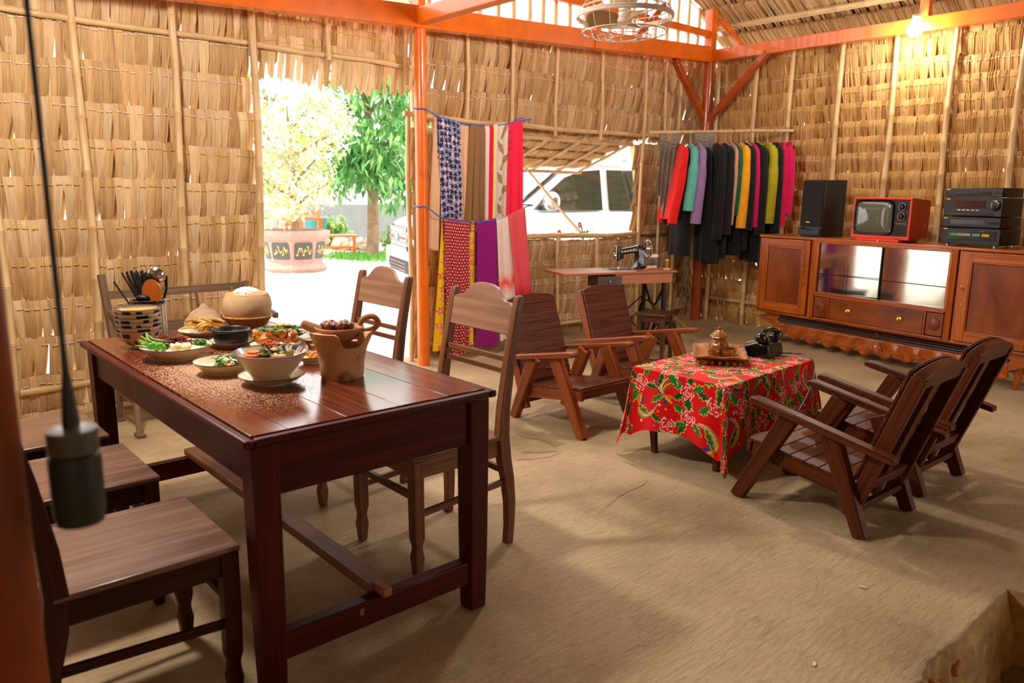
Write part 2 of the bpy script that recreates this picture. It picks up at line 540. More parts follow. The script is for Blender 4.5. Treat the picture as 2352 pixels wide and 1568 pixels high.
TH = [lin(c) for c in ((236, 203, 153), (228, 193, 140), (222, 187, 132), (218, 179, 124), (232, 201, 157), (208, 167, 114), (226, 188, 140))]
def thatch(root, O, U, V, N, ulen, rows, lw, L, hole=None, n_ind=300, seed=1, deep=0.04, bays=None, thread=None, back=True, gain=1.0, pitch=0.74):
    O, U, V, N = (Vector(q) for q in (O, U, V, N))
    rng = random.Random(seed)
    protos = []
    for i in range(14):
        w = lw*rng.uniform(0.8, 1.2)
        protos.append(leaf_proto(w, L*rng.uniform(0.94, 1.06), rng, deep))
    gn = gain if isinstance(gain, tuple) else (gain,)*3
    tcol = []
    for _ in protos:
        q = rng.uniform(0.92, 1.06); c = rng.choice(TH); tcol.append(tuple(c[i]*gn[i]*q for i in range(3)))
    pm = []
    for i, (pv, pf, pg) in enumerate(protos):
        b = MB(); b.col = tcol[i]; b.add([tuple(q) for q in pv], pf, [tuple(q) for q in pg])
        pm.append(b.mesh('leaf', M['thatch'], smooth=60))
    items, backs = [], []
    th = MB()
    for ri, v in enumerate(rows):
        ph = {}
        u = rng.uniform(-lw, 0)
        while u < ulen:
            bay = sum(1 for q in (bays or []) if u > q)
            if bay not in ph: ph[bay] = (rng.uniform(-0.018, 0.018), rng.uniform(-0.012, 0.012), rng.uniform(0, 1))
            dv, sl, lt = ph[bay]
            vv = v+dv+sl*(u-(bays[bay-1] if bays and bay else 0))
            if not (hole and hole(u, vv)):
                i = rng.randrange(len(protos))
                a = rng.uniform(-0.05, 0.05)
                P = O+U*u+V*(vv+rng.uniform(-0.006, 0.006))+N*rng.uniform(-0.006, 0.009)
                U2 = U*math.cos(a)+V*math.sin(a); V2 = V*math.cos(a)-U*math.sin(a)
                items.append((P, U2, V2, i))
                if thread and rng.random() < 0.86:
                    q = P+V*0.045+N*0.012
                    th.col = thread[ri % len(thread)]
                    q = q+N*0.006; th.bar(q-U*lw*0.22+V*rng.uniform(-.004, .004), q+U*lw*0.3, 0.005, 0.004, N)
                if back and rng.random() < 0.955:
                    P2 = O+U*(u+lw*0.4)+V*(vv+0.01)-N*(deep+0.012)
                    backs.append((P2, U, V, rng.randrange(len(protos))))
            u += lw*pitch*rng.uniform(0.85, 1.15)
    # the pieces that show largest are objects of their own
    sc = []
    for k, (P, U2, V2, i) in enumerate(items):
        d = P+V*0.12-Vector((0, 0, CAMH)); z = d.dot(fw)
        ok = False
        if z > 0.5:
            x = 1176+FPX*d.dot(rt)/z; y = 784-FPX*d.dot(up)/z
            ok = -10 < x < 2362 and -10 < y < 1000
        sc.append((0 if ok else 1, z if z > 0 else 99, k))
    sc.sort()
    chosen = set(k for q, z, k in sc[:n_ind] if q == 0)
    VS, FS, GP, CC, off = [], [], [], [], 0
    def put(P, U2, V2, i, wide=1.0):
        nonlocal off
        pv, pf, pg = protos[i]
        w = np.outer(pv[:, 0]*wide, np.array(U2))+np.outer(pv[:, 1], np.array(N))-np.outer(pv[:, 2], np.array(V2))+np.array(P)
        VS.append(w); FS.extend(tuple(q+off for q in f) for f in pf); off += len(pv)
        GP.append(pg+np.array((rng.uniform(-5, 5), rng.uniform(-5, 5), 0)))
        c = np.array(tcol[i])*rng.uniform(0.9, 1.07); CC.append(np.tile(c, (len(pv), 1)))
    for k, (P, U2, V2, i) in enumerate(items):
        if k in chosen:
            o = bpy.data.objects.new('leaf', pm[i]); COL.objects.link(o); o.parent = root
            o.matrix_local = frame(P, U2, N, -V2)
        else: put(P, U2, V2, i)
    for (P, U2, V2, i) in backs: put(P, U2, V2, i, 1.25)
    if VS:
        b = MB()
        b.v = np.concatenate(VS).tolist(); b.g = np.concatenate(GP).tolist(); b.c = np.concatenate(CC).tolist(); b.f = FS; b.mi = [0]*len(FS)
        tag(b.build('leaf_thatch', M['thatch'], root, smooth=60), kind='stuff')
    if thread and th.v:
        tag(th.build('stitching', M['thread'], root, smooth=0), kind='stuff')

def bamboomat():
    mt, nt, bs = newmat('bamboo')
    f = gpnoise(nt, (3, 40, 40), 1, 5); g = gpnoise(nt, (1.1, 1, 1), 1.4, 4)
    a = nd(nt, 'ShaderNodeAttribute', attribute_name='tint')
    c = ramp(nt, f, [(0.3, lin((190, 152, 100))), (0.7, lin((224, 192, 140)))])
    c = mixc(nt, math_(nt, 'MULTIPLY', ramp_v(nt, g, 0.66, 0.74), 0.75), c, lin((66, 52, 40)))
    c = mixc(nt, 1.0, c, a.outputs['Color'], 'MULTIPLY')
    nt.links.new(c, bs.inputs['Base Color']); bs.inputs['Roughness'].default_value = 0.42
    return mt
M['bamboo'] = bamboomat()
def bamboo(name, p0, p1, r, parent=None, seg=0.3, bend=0.012, n=10, tint=(1, 1, 1)):
    p0, p1 = Vector(p0), Vector(p1); L = (p1-p0).length
    b = MB(); b.col = tint
    side = (p1-p0).normalized().orthogonal(); s2 = side.cross((p1-p0).normalized())
    pts, rs = [], []
    t = 0; ph = RND.uniform(0, 6)
    def at(t):
        k = t/L
        return p0+(p1-p0)*k+side*bend*math.sin(k*PI*1.3+ph)*min(1, 4*k, 4*(1-k))+s2*bend*0.6*math.sin(k*PI*2+ph)*min(1, 4*k, 4*(1-k))
    t = RND.uniform(0.05, seg)
    stops = [(0, 1.0)]
    while t < L-0.03:
        stops += [(t-0.012, 1.0), (t-0.004, 1.14), (t, 1.05), (t+0.005, 1.16), (t+0.014, 1.0)]
        t += seg*RND.uniform(0.8, 1.2)
    stops.append((L, 0.97))
    stops = [(max(0, min(L, q)), s) for q, s in stops]; stops.sort()
    for q, s in stops:
        if pts and (at(q)-pts[-1]).length < 1e-4: continue
        pts.append(at(q)); rs.append(r*s*(1-0.1*q/L))
    b.tube(pts, rs, n)
    return b.build(name, M['bamboo'], parent, smooth=50)

WHT, YEL = lin((226, 214, 206)), lin((214, 178, 62))
# wall_left: from the left edge to the door, plus the strip over the door
wl = struct('wall_left')
WY = 5.5
rowsL = [2.72-0.245*i for i in range(12)]
door0, door1 = 2.36, 3.68
def holeL(u, v):
    x = -1.2+u; z = 3.2-v
    if x > door1: return True
    if x > door0-0.005: return True
    if x > door0-0.03 and z < 2.6 and 2.40 < x < 2.62 and RND.random() < 0.6: return True
    return False
thatch(wl, (-1.2, WY, 3.2), (1, 0, 0), (0, 0, -1), (0, -1, 0), 5.0, [0.06, 0.27]+[3.2-z for z in rowsL], 0.062, 0.285, holeL, 300, 3, 0.068, pitch=0.79,
       bays=[0.3, 1.0, 1.93, 2.43, 3.0, 3.57], thread=[YEL, YEL, YEL, WHT, WHT, WHT, YEL, YEL, YEL, YEL, WHT, WHT, WHT])
thatch(wl, (door0-0.02, WY, 3.2), (1, 0, 0), (0, 0, -1), (0, -1, 0), 1.36, [0.38, 0.52, 0.66], 0.062, 0.30, lambda u, v: 0.06 < u < 0.22 and v > 0.6 and RND.random() < 0.5, 0, 4, 0.05,
       bays=[0.57, 1.2], thread=[YEL], back=False, pitch=0.7)
for x, z1, r in ((-0.55, 3.0, .026), (0.10, 2.9, .026), (0.722, 2.95, .027), (1.218, 3.0, .027), (1.80, 2.95, .027), (2.345, 2.78, .028)):
    bamboo('bamboo_post', (x-0.012, WY-0.05, 0), (x+0.012, WY-0.05, z1), r, wl)
bamboo('bamboo_post', (2.95, WY-0.045, 2.42), (2.96, WY-0.045, 2.78), .02, wl)
bamboo('bamboo_post', (3.64, WY-0.045, 2.3), (3.65, WY-0.045, 2.78), .02, wl)
bamboo('bamboo_rail', (-1.2, WY-0.015, 2.50), (2.32, WY-0.03, 2.465), .022, wl)
bamboo('bamboo_rail', (2.33, WY-0.02, 2.465), (3.70, WY-0.03, 2.445), .021, wl)
bamboo('bamboo_rail', (-1.2, WY-0.02, 0.17), (2.36, WY-0.02, 0.20), .026, wl)
# wall_back: from the door to the corner, with the window
wb = struct('wall_back')
rowsB = [2.96, 2.77, 2.545, 2.31, 1.98, 1.76, 1.54, 1.32, 1.10, 0.985, 0.80, 0.61, 0.42, 0.23]
wx0, wx1, wz0, wz1 = 4.93, 6.68, 1.03, 2.06
def holeB(u, v):
    x = 3.765+u; z = 3.2-v
    inwin = wx0 < x < wx1
    if inwin: return wz0-0.02 < z < wz1+0.18
    return False
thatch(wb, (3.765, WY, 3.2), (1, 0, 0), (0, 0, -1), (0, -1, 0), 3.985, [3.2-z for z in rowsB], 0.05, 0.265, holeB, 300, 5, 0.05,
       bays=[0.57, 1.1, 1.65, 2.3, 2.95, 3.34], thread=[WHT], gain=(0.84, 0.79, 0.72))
for x, z0, z1 in ((3.645, 0.0, 2.12), (4.268, 1.95, 2.8), (4.797, 0.0, 2.85), (5.353, 2.0, 2.85), (6.0, 2.0, 2.88), (6.68, 0.0, 2.9), (7.04, 1.9, 2.92), (7.3, 0.0, 2.9),
                  (5.41, 0.0, 1.03), (5.99, 0.0, 1.03)):
    bamboo('bamboo_post', (x, WY-0.05, z0), (x+0.005, WY-0.05, z1), .021 if z0 == 0 else .019, wb)
bamboo('bamboo_rail', (3.60, WY-0.06, 2.08), (4.86, WY-0.06, 2.06), .022, wb)
bamboo('bamboo_rail', (4.82, WY-0.02, 2.075), (6.7, WY-0.02, 2.07), .024, wb)
bamboo('bamboo_rail', (4.82, WY-0.03, 1.035), (6.68, WY-0.03, 1.025), .026, wb)
bamboo('bamboo_rail', (6.66, WY-0.03, 2.09), (7.05, WY-0.03, 2.08), .02, wb)
bamboo('bamboo_rail', (3.75, WY-0.03, 0.12), (7.6, WY-0.03, 0.12), .022, wb)
bamboo('bamboo_rail', (6.7, WY-0.03, 1.03), (7.5, WY-0.03, 1.03), .02, wb)
# wall_right
WX = 7.72
wr = struct('wall_right')
rowsR = [3.03-0.168*i for i in range(18)]
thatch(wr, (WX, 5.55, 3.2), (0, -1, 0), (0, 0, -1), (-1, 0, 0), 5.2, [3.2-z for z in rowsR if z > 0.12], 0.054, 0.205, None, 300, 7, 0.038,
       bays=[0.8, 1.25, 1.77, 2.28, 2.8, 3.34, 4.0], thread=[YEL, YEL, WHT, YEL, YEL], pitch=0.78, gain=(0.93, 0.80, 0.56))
for y, z1 in ((5.2, 2.95), (4.72, 2.9), (4.31, 2.93), (3.785, 2.96), (3.27, 2.96), (2.755, 2.96), (2.21, 2.96), (1.6, 2.96), (1.05, 2.96)):
    bamboo('bamboo_post', (WX-0.06, y-0.01, 0), (WX-0.06, y+0.005, z1), .026, wr)
bamboo('bamboo_rail', (WX-0.02, 5.4, 0.26), (WX-0.02, 0.6, 0.24), .022, wr)

# ------------------------------------------------------------------ roof
SL = math.atan(0.60)
ce = struct('ceiling')
RX, EZ = 3.62, 3.42             # ridge x, underside height above the right beam
def roof_z(x): return EZ+(7.6-x)*0.60 if x > RX else EZ+(7.6-RX)*0.60-(RX-x)*0.60
slen = (8.95-RX)/math.cos(SL)
Y0R, Y1R = -3.2, 5.42
rb = MB()
for sx in (1, -1):
    xe = 8.95 if sx > 0 else -2.4
    a = [(RX, Y0R, roof_z(RX)+0.10), (RX, Y1R, roof_z(RX)+0.10), (xe, Y1R, roof_z(xe)+0.10), (xe, Y0R, roof_z(xe)+0.10)]
    b_ = [(p[0], p[1], p[2]+0.06) for p in a]
    rb.add(a+b_, [(0, 1, 2, 3), (7, 6, 5, 4), (0, 4, 5, 1), (1, 5, 6, 2), (2, 6, 7, 3), (3, 7, 4, 0)])
M['roofback'] = plain('roof_thatch_mass', (104, 76, 44), 0.9, var=0.3, ns=20)
tag(rb.build('thatch_layer', M['roofback'], ce), kind='stuff')
# rows run along Y, leaves point down the slope towards the right wall
Vd = (math.cos(SL), 0, -math.sin(SL)); Nd = (-math.sin(SL), 0, -math.cos(SL))
rrows = [i*0.46 for i in range(int(slen/0.46)+1)]
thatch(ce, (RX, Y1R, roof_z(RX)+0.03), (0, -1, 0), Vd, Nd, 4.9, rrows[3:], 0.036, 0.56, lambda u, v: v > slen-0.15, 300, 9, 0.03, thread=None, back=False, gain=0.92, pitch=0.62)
bamboo('bamboo_purlin', (7.765, 5.4, roof_z(7.765)-0.025), (7.765, -1.0, roof_z(7.765)-0.025), .032, ce)
bamboo('bamboo_purlin', (6.2, 5.4, roof_z(6.2)-0.02), (6.2, 0.0, roof_z(6.2)-0.02), .035, ce)
bamboo('bamboo_purlin', (5.0, 5.4, roof_z(5.0)-0.02), (5.0, 0.0, roof_z(5.0)-0.02), .035, ce)
# unseen sides of the room behind and left, added to hold back daylight
wfr = struct('wall_unseen')
M['wallback'] = plain('dull_thatch_panel', (150, 112, 66), 0.9, var=0.3, ns=20)
b = MB(); b.box((2.1, -3.0, 1.6), (6.8, 0.1, 3.9)); b.box((3.6, -3.0, 4.4), (6.0, 0.1, 2.2)); b.build('thatch_panel', M['wallback'], wfr)
b = MB(); b.box((-1.75, 1.2, 1.1), (0.1, 8.6, 2.9)); b.build('thatch_panel', M['wallback'], wfr)
b = MB(); b.box((WX+0.06, -1.35, 1.5), (0.08, 3.5, 3.6)); b.build('thatch_panel', M['wallback'], wr)
# gable screen of upright bamboo
wg = struct('wall_gable')
for x in np.arange(3.85, 7.7, 0.185):
    x = float(x)+RND.uniform(-.02, .02)
    bamboo('bamboo_slat', (x, WY-0.06, 2.86), (x+RND.uniform(-.03, .03), WY-0.06, roof_z(x)+0.05), .021, wg, bend=0.01)

# ------------------------------------------------------------------ orange frame
def roundpost(name, label, x, y, z0, z1, r, mat='orange'):
    b = MB(); b.lathe([(0, z0), (r*1.05, z0), (r*1.02, z0+0.3), (r, (z0+z1)/2), (r*0.98, z1), (0, z1)], (0, 0, 0), 24)
    o = b.build(name, M[mat], loc=(x, y, 0), smooth=50)
    return tag(o, label, 'post', 'orange posts')
roundpost('post', 'glossy orange round post beside the open doorway', 3.645, 5.26, 0, 2.72, 0.05)
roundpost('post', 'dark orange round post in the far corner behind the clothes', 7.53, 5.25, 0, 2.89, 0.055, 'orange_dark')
roundpost('post', 'blurred orange round post at the left front edge', 0.085, 1.115, -0.3, 3.2, 0.062, 'orange_shaded')
def beam(name, label, p0, p1, w, h, mat='orange', cat='beam', bev=0.006, group=None):
    b = MB(); b.bar(p0, p1, w, h)
    return tag(b.build(name, M[mat], bevel=bev), label, cat, group)
ob = thing('beam', 'long orange beam over doorway and window along the back wall', 'beam', (3.6, 5.24, 2.7), 0, 'orange beams')
def rel(p): return (p[0]-3.6, p[1]-5.24, p[2]-2.7)
b = MB(); b.bar(rel((-1.0, 5.25, 2.57)), rel((5.6, 5.25, 2.885)), 0.1, 0.165); b.build('timber', M['orange'], ob, bevel=0.006)
b = MB(); b.bar(rel((5.61, 5.25, 2.886)), rel((7.5, 5.25, 2.975)), 0.11, 0.165); b.build('timber', M['orange'], ob, bevel=0.006)
beam('beam', 'orange beam along the top of the right wall under the thatch roof', (7.54, 5.3, 2.96), (7.54, -1.4, 2.98), 0.09, 0.125, 'orange', group='orange beams')
beam('beam', 'orange tie beam coming towards the viewer from the doorway post', (3.62, 5.2, 2.79), (3.62, -1.4, 2.82), 0.1, 0.115, 'orange', group='orange beams')
beam('beam', 'high orange rail crossing the bamboo gable screen', (4.9, 5.26, 3.20), (7.5, 5.26, 3.19), 0.06, 0.075, 'orange', group='orange beams')
beam('post', 'short square orange king post standing above the doorway post', (3.645, 5.27, 2.72), (3.645, 5.27, 4.9), 0.09, 0.07, 'orange', 'post', group='orange posts')
beam('post', 'square orange upright rising above the far corner post', (7.53, 5.25, 2.89), (7.53, 5.25, 3.45), 0.1, 0.1, 'orange', 'post', group='orange posts')
beam('post', 'square orange stub post above the right wall beam near the bulb', (7.54, 3.0, 3.03), (7.54, 3.0, 3.46), 0.08, 0.08, 'orange', 'post', group='orange posts')
beam('post', 'square orange upright in the gable screen behind the fan', (5.72, 5.3, 2.97), (5.72, 5.3, 4.2), 0.08, 0.08, 'orange', 'post', group='orange posts')
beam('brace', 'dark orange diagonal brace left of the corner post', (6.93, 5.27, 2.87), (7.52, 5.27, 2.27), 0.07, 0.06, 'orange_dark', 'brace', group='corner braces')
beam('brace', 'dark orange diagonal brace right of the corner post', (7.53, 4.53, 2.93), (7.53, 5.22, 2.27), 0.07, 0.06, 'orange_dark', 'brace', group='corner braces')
beam('brace', 'short orange rafter above the right wall beam beside the corner', (7.56, 5.14, 3.33), (8.5, 5.08, 2.77), 0.05, 0.06, 'orange', 'brace')
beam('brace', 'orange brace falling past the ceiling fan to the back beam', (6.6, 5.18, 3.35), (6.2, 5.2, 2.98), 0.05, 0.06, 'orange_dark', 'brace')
# ------------------------------------------------------------------ dining table
def tabletop_mat():
    mt, nt, bs = newmat('worn_table_top')
    f = gpnoise(nt, (1.6, 50, 50), 1.0, 6, 0.6, dist=0.3)
    c = ramp(nt, f, [(0.3, lin((78, 32, 16))), (0.72, lin((126, 60, 32)))])
    tc = nd(nt, 'ShaderNodeTexCoord')
    mp = nd(nt, 'ShaderNodeMapping'); mp.inputs['Scale'].default_value = (210, 62, 1); nt.links.new(tc.outputs['Object'], mp.inputs[0])
    n1 = nd(nt, 'ShaderNodeTexNoise'); n1.inputs['Scale'].default_value = 1.0; n1.inputs['Detail'].default_value = 9; n1.inputs['Roughness'].default_value = 0.72
    nt.links.new(mp.outputs[0], n1.inputs[0])
    # worn area: the left middle of the top where the varnish is gone
    sx = nd(nt, 'ShaderNodeSeparateXYZ'); nt.links.new(tc.outputs['Object'], sx.inputs[0])
    dx = math_(nt, 'DIVIDE', math_(nt, 'ADD', sx.outputs[0], 0.20), 0.30)
    dy = math_(nt, 'DIVIDE', math_(nt, 'ADD', sx.outputs[1], 0.10), 0.72)
    d2 = math_(nt, 'ADD', math_(nt, 'MULTIPLY', dx, dx), math_(nt, 'MULTIPLY', dy, dy))
    area = math_(nt, 'SUBTRACT', 1.0, d2, True)
    thr = math_(nt, 'SUBTRACT', 0.67, math_(nt, 'MULTIPLY', area, 0.27))
    w = math_(nt, 'MULTIPLY', math_(nt, 'SUBTRACT', n1.outputs['Fac'], thr), 16.0, True)
    c = mixc(nt, math_(nt, 'MULTIPLY', w, 0.82), c, lin((190, 152, 114)))
    nt.links.new(c, bs.inputs['Base Color'])
    r = math_(nt, 'ADD', math_(nt, 'MULTIPLY', w, 0.45), math_(nt, 'ADD', math_(nt, 'MULTIPLY', f, 0.12), 0.11))
    nt.links.new(r, bs.inputs['Roughness'])
    bump(nt, bs, f, 0.05, 0.003)
    return mt
M['ttop'] = tabletop_mat()
TZ = 0.80
tx0, tx1, ty0, ty1 = 0.742, 1.62, 1.905, 3.70
tcx, tcy = (tx0+tx1)/2, (ty0+ty1)/2
tw, tl = tx1-tx0, ty1-ty0
dt = thing('dining_table', 'long dark red dining table with a worn scratched top', 'table', (tcx, tcy, 0))
# boards run along the table, all cut from one top so the wear pattern is continuous
xb = [-tw/2+0.03, -0.30, -0.12, 0.07, 0.25, tw/2-0.03]
for a, c_ in zip(xb[:-1], xb[1:]):
    b = MB(); b.box(((a+c_)/2, 0, TZ-0.014), (c_-a-0.0022, tl-0.06, 0.028)); b.build('plank', M['ttop'], dt, bevel=0.0012)
b = MB()
for s in (-1, 1):
    b.box((s*(tw/2-0.0155), 0, TZ-0.017), (0.031, tl, 0.026)); b.box((0, s*(tl/2-0.0155), TZ-0.017), (tw-0.062, 0.031, 0.026))
b.build('edge_moulding', M['table'], dt, bevel=0.008)
lx, ly = 0.375, 0.845
for sx in (-1, 1):
    for sy in (-1, 1):
        b = MB(); b.loft([(sx*lx, sy*ly, 0, 0.066, 0.066), (sx*lx, sy*ly, 0.3, 0.076, 0.076), (sx*lx, sy*ly, TZ-0.03, 0.08, 0.08)])
        b.build('leg', M['table'], dt, bevel=0.005)
for sx in (-1, 1):
    b = MB(); b.box((sx*(lx+0.012), 0, TZ-0.092), (0.025, 2*ly-0.08, 0.125)); b.build('apron', M['table'], dt, bevel=0.003)
for sy in (-1, 1):
    b = MB(); b.box((0, sy*(ly+0.012), TZ-0.108), (2*lx-0.08, 0.025, 0.155)); b.build('apron', M['table'], dt, bevel=0.003)
    b = MB(); b.box((0, sy*ly, 0.145), (2*lx-0.06, 0.05, 0.085)); rl = b.build('end_rail', M['table'], dt, bevel=0.006)
    if sy < 0:
        b = MB()
        for (q, s) in (((0, 0), (0.004, 0.018)), ((0.006, 0.008), (0.011, 0.003)), ((0.005, 0), (0.009, 0.003)), ((0.006, -0.008), (0.011, 0.003))):
            b.box((-0.09+q[0], -ly-0.0258, 0.16+q[1]), (s[0], 0.001, s[1]))
        M['yellowpaint'] = plain('faded_yellow_paint', (176, 128, 48), 0.7)
        b.build('painted_letter', M['yellowpaint'], rl)
b = MB(); b.bar((0, -ly+0.02, 0.20), (0, ly+0.05, 0.20), 0.075, 0.032); b.build('stretcher', M['pale_bar'], dt, bevel=0.006)
b = MB(); b.box((0.0, -ly-0.005, 0.20), (0.034, 0.07, 0.03)); b.build('tenon', M['pale_bar'], dt, bevel=0.005)

# ------------------------------------------------------------------ dining chairs (front = +x)
def dining_chair(label, mat, pmat, smat):
    t = thing('dining_chair', label, 'chair', group='dining chairs')
    b = MB(); b.box((0.0, 0, 0.472), (0.462, 0.461, 0.018)); b.build('seat', smat, t, bevel=0.006)
    b = MB()
    for s in (-1, 1): b.box((0.0, s*0.205, 0.427), (0.40, 0.022, 0.07))
    b.box((0.203, 0, 0.427), (0.022, 0.39, 0.07)); b.box((-0.2, 0, 0.427), (0.022, 0.39, 0.07))
    b.build('seat_frame', mat, t, bevel=0.003)
    for s in (-1, 1):
        b = MB(); y = s*0.205
        b.loft([(0.2, y, 0, 0.031, 0.031), (0.2, y, 0.035, 0.036, 0.036), (0.2, y, 0.075, 0.043, 0.043), (0.2, y, 0.105, 0.034, 0.034), (0.2, y, 0.125, 0.034, 0.034),
                (0.2, y, 0.155, 0.047, 0.044), (0.202, y, 0.3, 0.048, 0.045), (0.203, y, 0.463, 0.048, 0.046)])
        b.build('leg', mat, t, bevel=0.004)
        b = MB(); y = s*0.21
        b.loft([(-0.255, y, 0, 0.036, 0.034), (-0.262, y, 0.08, 0.038, 0.034), (-0.262, y, 0.18, 0.044, 0.036), (-0.248, y, 0.29, 0.052, 0.038), (-0.228, y, 0.38, 0.056, 0.04), (-0.218, y, 0.48, 0.054, 0.04),
                (-0.225, y, 0.60, 0.048, 0.038), (-0.252, y, 0.78, 0.042, 0.036), (-0.292, y, 0.98, 0.036, 0.034), (-0.303, y, 1.03, 0.034, 0.033), (-0.306, y, 1.045, 0.026, 0.025)])
        b.build('back_post', mat, t, bevel=0.004)
    # camel-backed top panel between the posts
    hw = 0.196
    half = [(hw, 0.0), (hw, 0.125), (0.188, 0.121), (0.178, 0.128), (0.165, 0.133), (0.148, 0.132), (0.132, 0.138), (0.115, 0.152), (0.098, 0.17), (0.08, 0.184), (0.055, 0.193), (0.028, 0.197), (0, 0.198)]
    out = half+[(-x, y) for x, y in reversed(half[:-1])]
    zd = Vector((-0.2, 0, 1)).normalized(); xd = Vector((0, 1, 0))
    b = MB(); b.prism(out, 0.019, frame((-0.268, 0, 0.885), xd, zd, xd.cross(zd))); b.build('back_panel', pmat, t, bevel=0.003)
    for z, x in ((0.79, -0.252), (0.742, -0.243)):
        b = MB(); b.box((x, 0, z), (0.014, 0.385, 0.022)); b.build('back_slat', mat, t, bevel=0.002)
    for s in (-1, 1):
        b = MB(); b.bar((0.2, s*0.205, 0.245), (-0.25, s*0.208, 0.275), 0.016, 0.026); b.build('stretcher', mat, t, bevel=0.002)
    b = MB(); b.bar((0.2, -0.2, 0.315), (0.2, 0.2, 0.315), 0.02, 0.026); b.build('stretcher', mat, t, bevel=0.002)
    b = MB(); b.bar((-0.24, -0.2, 0.32), (-0.24, 0.2, 0.32), 0.018, 0.026); b.build('stretcher', mat, t, bevel=0.002)
    return t
c1 = dining_chair('brown dining chair with curved top, nearest on the right of the dining table', M['chair'], M['chair_panel'], M['chair'])
c1.location = (1.727, 2.468, 0); c1.rotation_euler = (0, 0, PI)
dup(c1, (1.765, 3.315, 0), PI+0.02, 'brown dining chair with curved top, behind the clay stove in front of the doorway')
c2 = dining_chair('dark dining chair nearest at the lower left of the table', M['chair_dark'], M['chair_dark'], M['seat_worn'])
c2.location = (0.513, 2.207, 0); c2.rotation_euler = (0, 0, 0)
dup(c2, (0.51, 2.895, 0), 0.0, 'dark dining chair in the middle of the left row')
dup(c2, (0.50, 3.50, 0), 0.0, 'dark dining chair farthest of the left row near the thatch wall')

# ------------------------------------------------------------------ lounge chairs (front = +y)
def lounge_chair(label, mat, lmat):
    t = thing('lounge_chair', label, 'armchair', group='low wooden armchairs')
    for s in (-1, 1):
        x = s*0.235
        b = MB(); b.bar((x, 0.305, 0.0), (x, 0.055, 0.465), 0.048, 0.062, (0, 1, 0), 0.048, 0.085); b.build('leg', lmat, t, bevel=0.004)
        b = MB(); b.bar((x, -0.315, 0.0), (x, -0.135, 0.425), 0.048, 0.056, (0, 1, 0), 0.048, 0.085); b.build('leg', lmat, t, bevel=0.004)
        b = MB()
        out = [(0.245, -0.018), (0.25, -0.004), (0.24, 0.012), (0.20, 0.016), (-0.44, 0.012), (-0.445, -0.016), (0.2, -0.020)]
        d = Vector((0, 0.682, 0.128)).normalized()
        b.prism(out, 0.062, frame((s*0.262, 0.0, 0.470), d, Vector((0, -d.z, d.y)), Vector((1, 0, 0)))); b.build('armrest', lmat, t, bevel=0.006)
        b = MB(); b.bar((s*0.2, 0.255, 0.255), (s*0.2, -0.30, 0.175), 0.03, 0.07); b.build('side_rail', lmat, t, bevel=0.003)
        b = MB(); b.bar((s*0.206, -0.235, 0.07), (s*0.206, -0.468, 0.735), 0.034, 0.06, (0, 1, 0)); b.build('back_stile', lmat, t, bevel=0.003)
    n = 7
    for i in range(n):
        k = (i+0.5)/n; y = 0.27-0.50*k; z = 0.298-0.072*k
        b = MB(); b.box((0, y, z), (0.44, 0.50/n-0.0012, 0.016), (0.143, 0, 0)); b.build('seat_slat', mat, t, bevel=0.003)
    b = MB(); b.box((0, 0.268, 0.262), (0.445, 0.02, 0.055), (0.143, 0, 0)); b.build('front_rail', mat, t, bevel=0.003)
    bd = Vector((0, -0.233, 0.665)).normalized(); bn = Vector((0, bd.z, -bd.y)); bf = Vector((1, 0, 0)).cross(bd)
    P0 = Vector((0, -0.285, 0.235))+bn*0.037
    n = 9
    for i in range(n):
        w0 = 0.565/n; off = (i+0.5)*w0
        if i < n-1:
            b = MB(); b.box((0, 0, 0), (0.43, w0-0.0012, 0.014)); pass
            o = b.build('back_slat', mat, t, bevel=0.0025)
            o.matrix_local = frame(P0+bd*off, (1, 0, 0), bd, bf)
    arc = [(-0.215, -0.03), (0.215, -0.03), (0.215, 0.01), (0.16, 0.026), (0.08, 0.037), (0, 0.041), (-0.08, 0.037), (-0.16, 0.026), (-0.215, 0.01)]
    b = MB(); b.prism(arc, 0.014, frame(P0+bd*(0.565*8/9+0.031), (1, 0, 0), bd, bf)); b.build('top_slat', mat, t, bevel=0.003)
    arc2 = [(-0.222, -0.05), (0.222, -0.05), (0.222, 0.005), (0.16, 0.022), (0.08, 0.034), (0, 0.038), (-0.08, 0.034), (-0.16, 0.022), (-0.222, 0.005)]
    b = MB(); b.prism(arc2, 0.05, frame(Vector((0, -0.468, 0.742)), (1, 0, 0), bd, bf)); b.build('top_rail', mat, t, bevel=0.004)
    b = MB(); b.bar((0, -0.252, 0.13), (0, -0.458, 0.71), 0.06, 0.02, (0, 1, 0)); b.build('centre_stile', mat, t, bevel=0.002)
    b = MB(); b.box((0, -0.29, 0.22), (0.44, 0.03, 0.05), (0.3, 0, 0)); b.build('rear_rail', mat, t, bevel=0.003)
    b = MB(); b.bar((-0.22, -0.27, 0.115), (0.22, -0.27, 0.115), 0.03, 0.03); b.build('stretcher', mat, t, bevel=0.003)
    return t
la = lounge_chair('reddish slatted low armchair nearest the dining chairs, facing the red cloth', M['lounge'], M['lounge_leg'])
la.location = (3.46, 3.30, 0); la.rotation_euler = (0, 0, PI)
dup(la, (4.24, 3.36, 0), PI-0.03, 'reddish low armchair under the sewing table, second of the far pair')
ld = lounge_chair('worn brown low armchair in the foreground seen from behind', M['lounge_dull'], M['lounge_dull'])
ld.location = (3.415, 1.605, 0); ld.rotation_euler = (0, 0, -0.02)
dup(ld, (4.11, 1.625, 0), -0.03, 'worn brown low armchair behind the nearest one, by the cabinet')

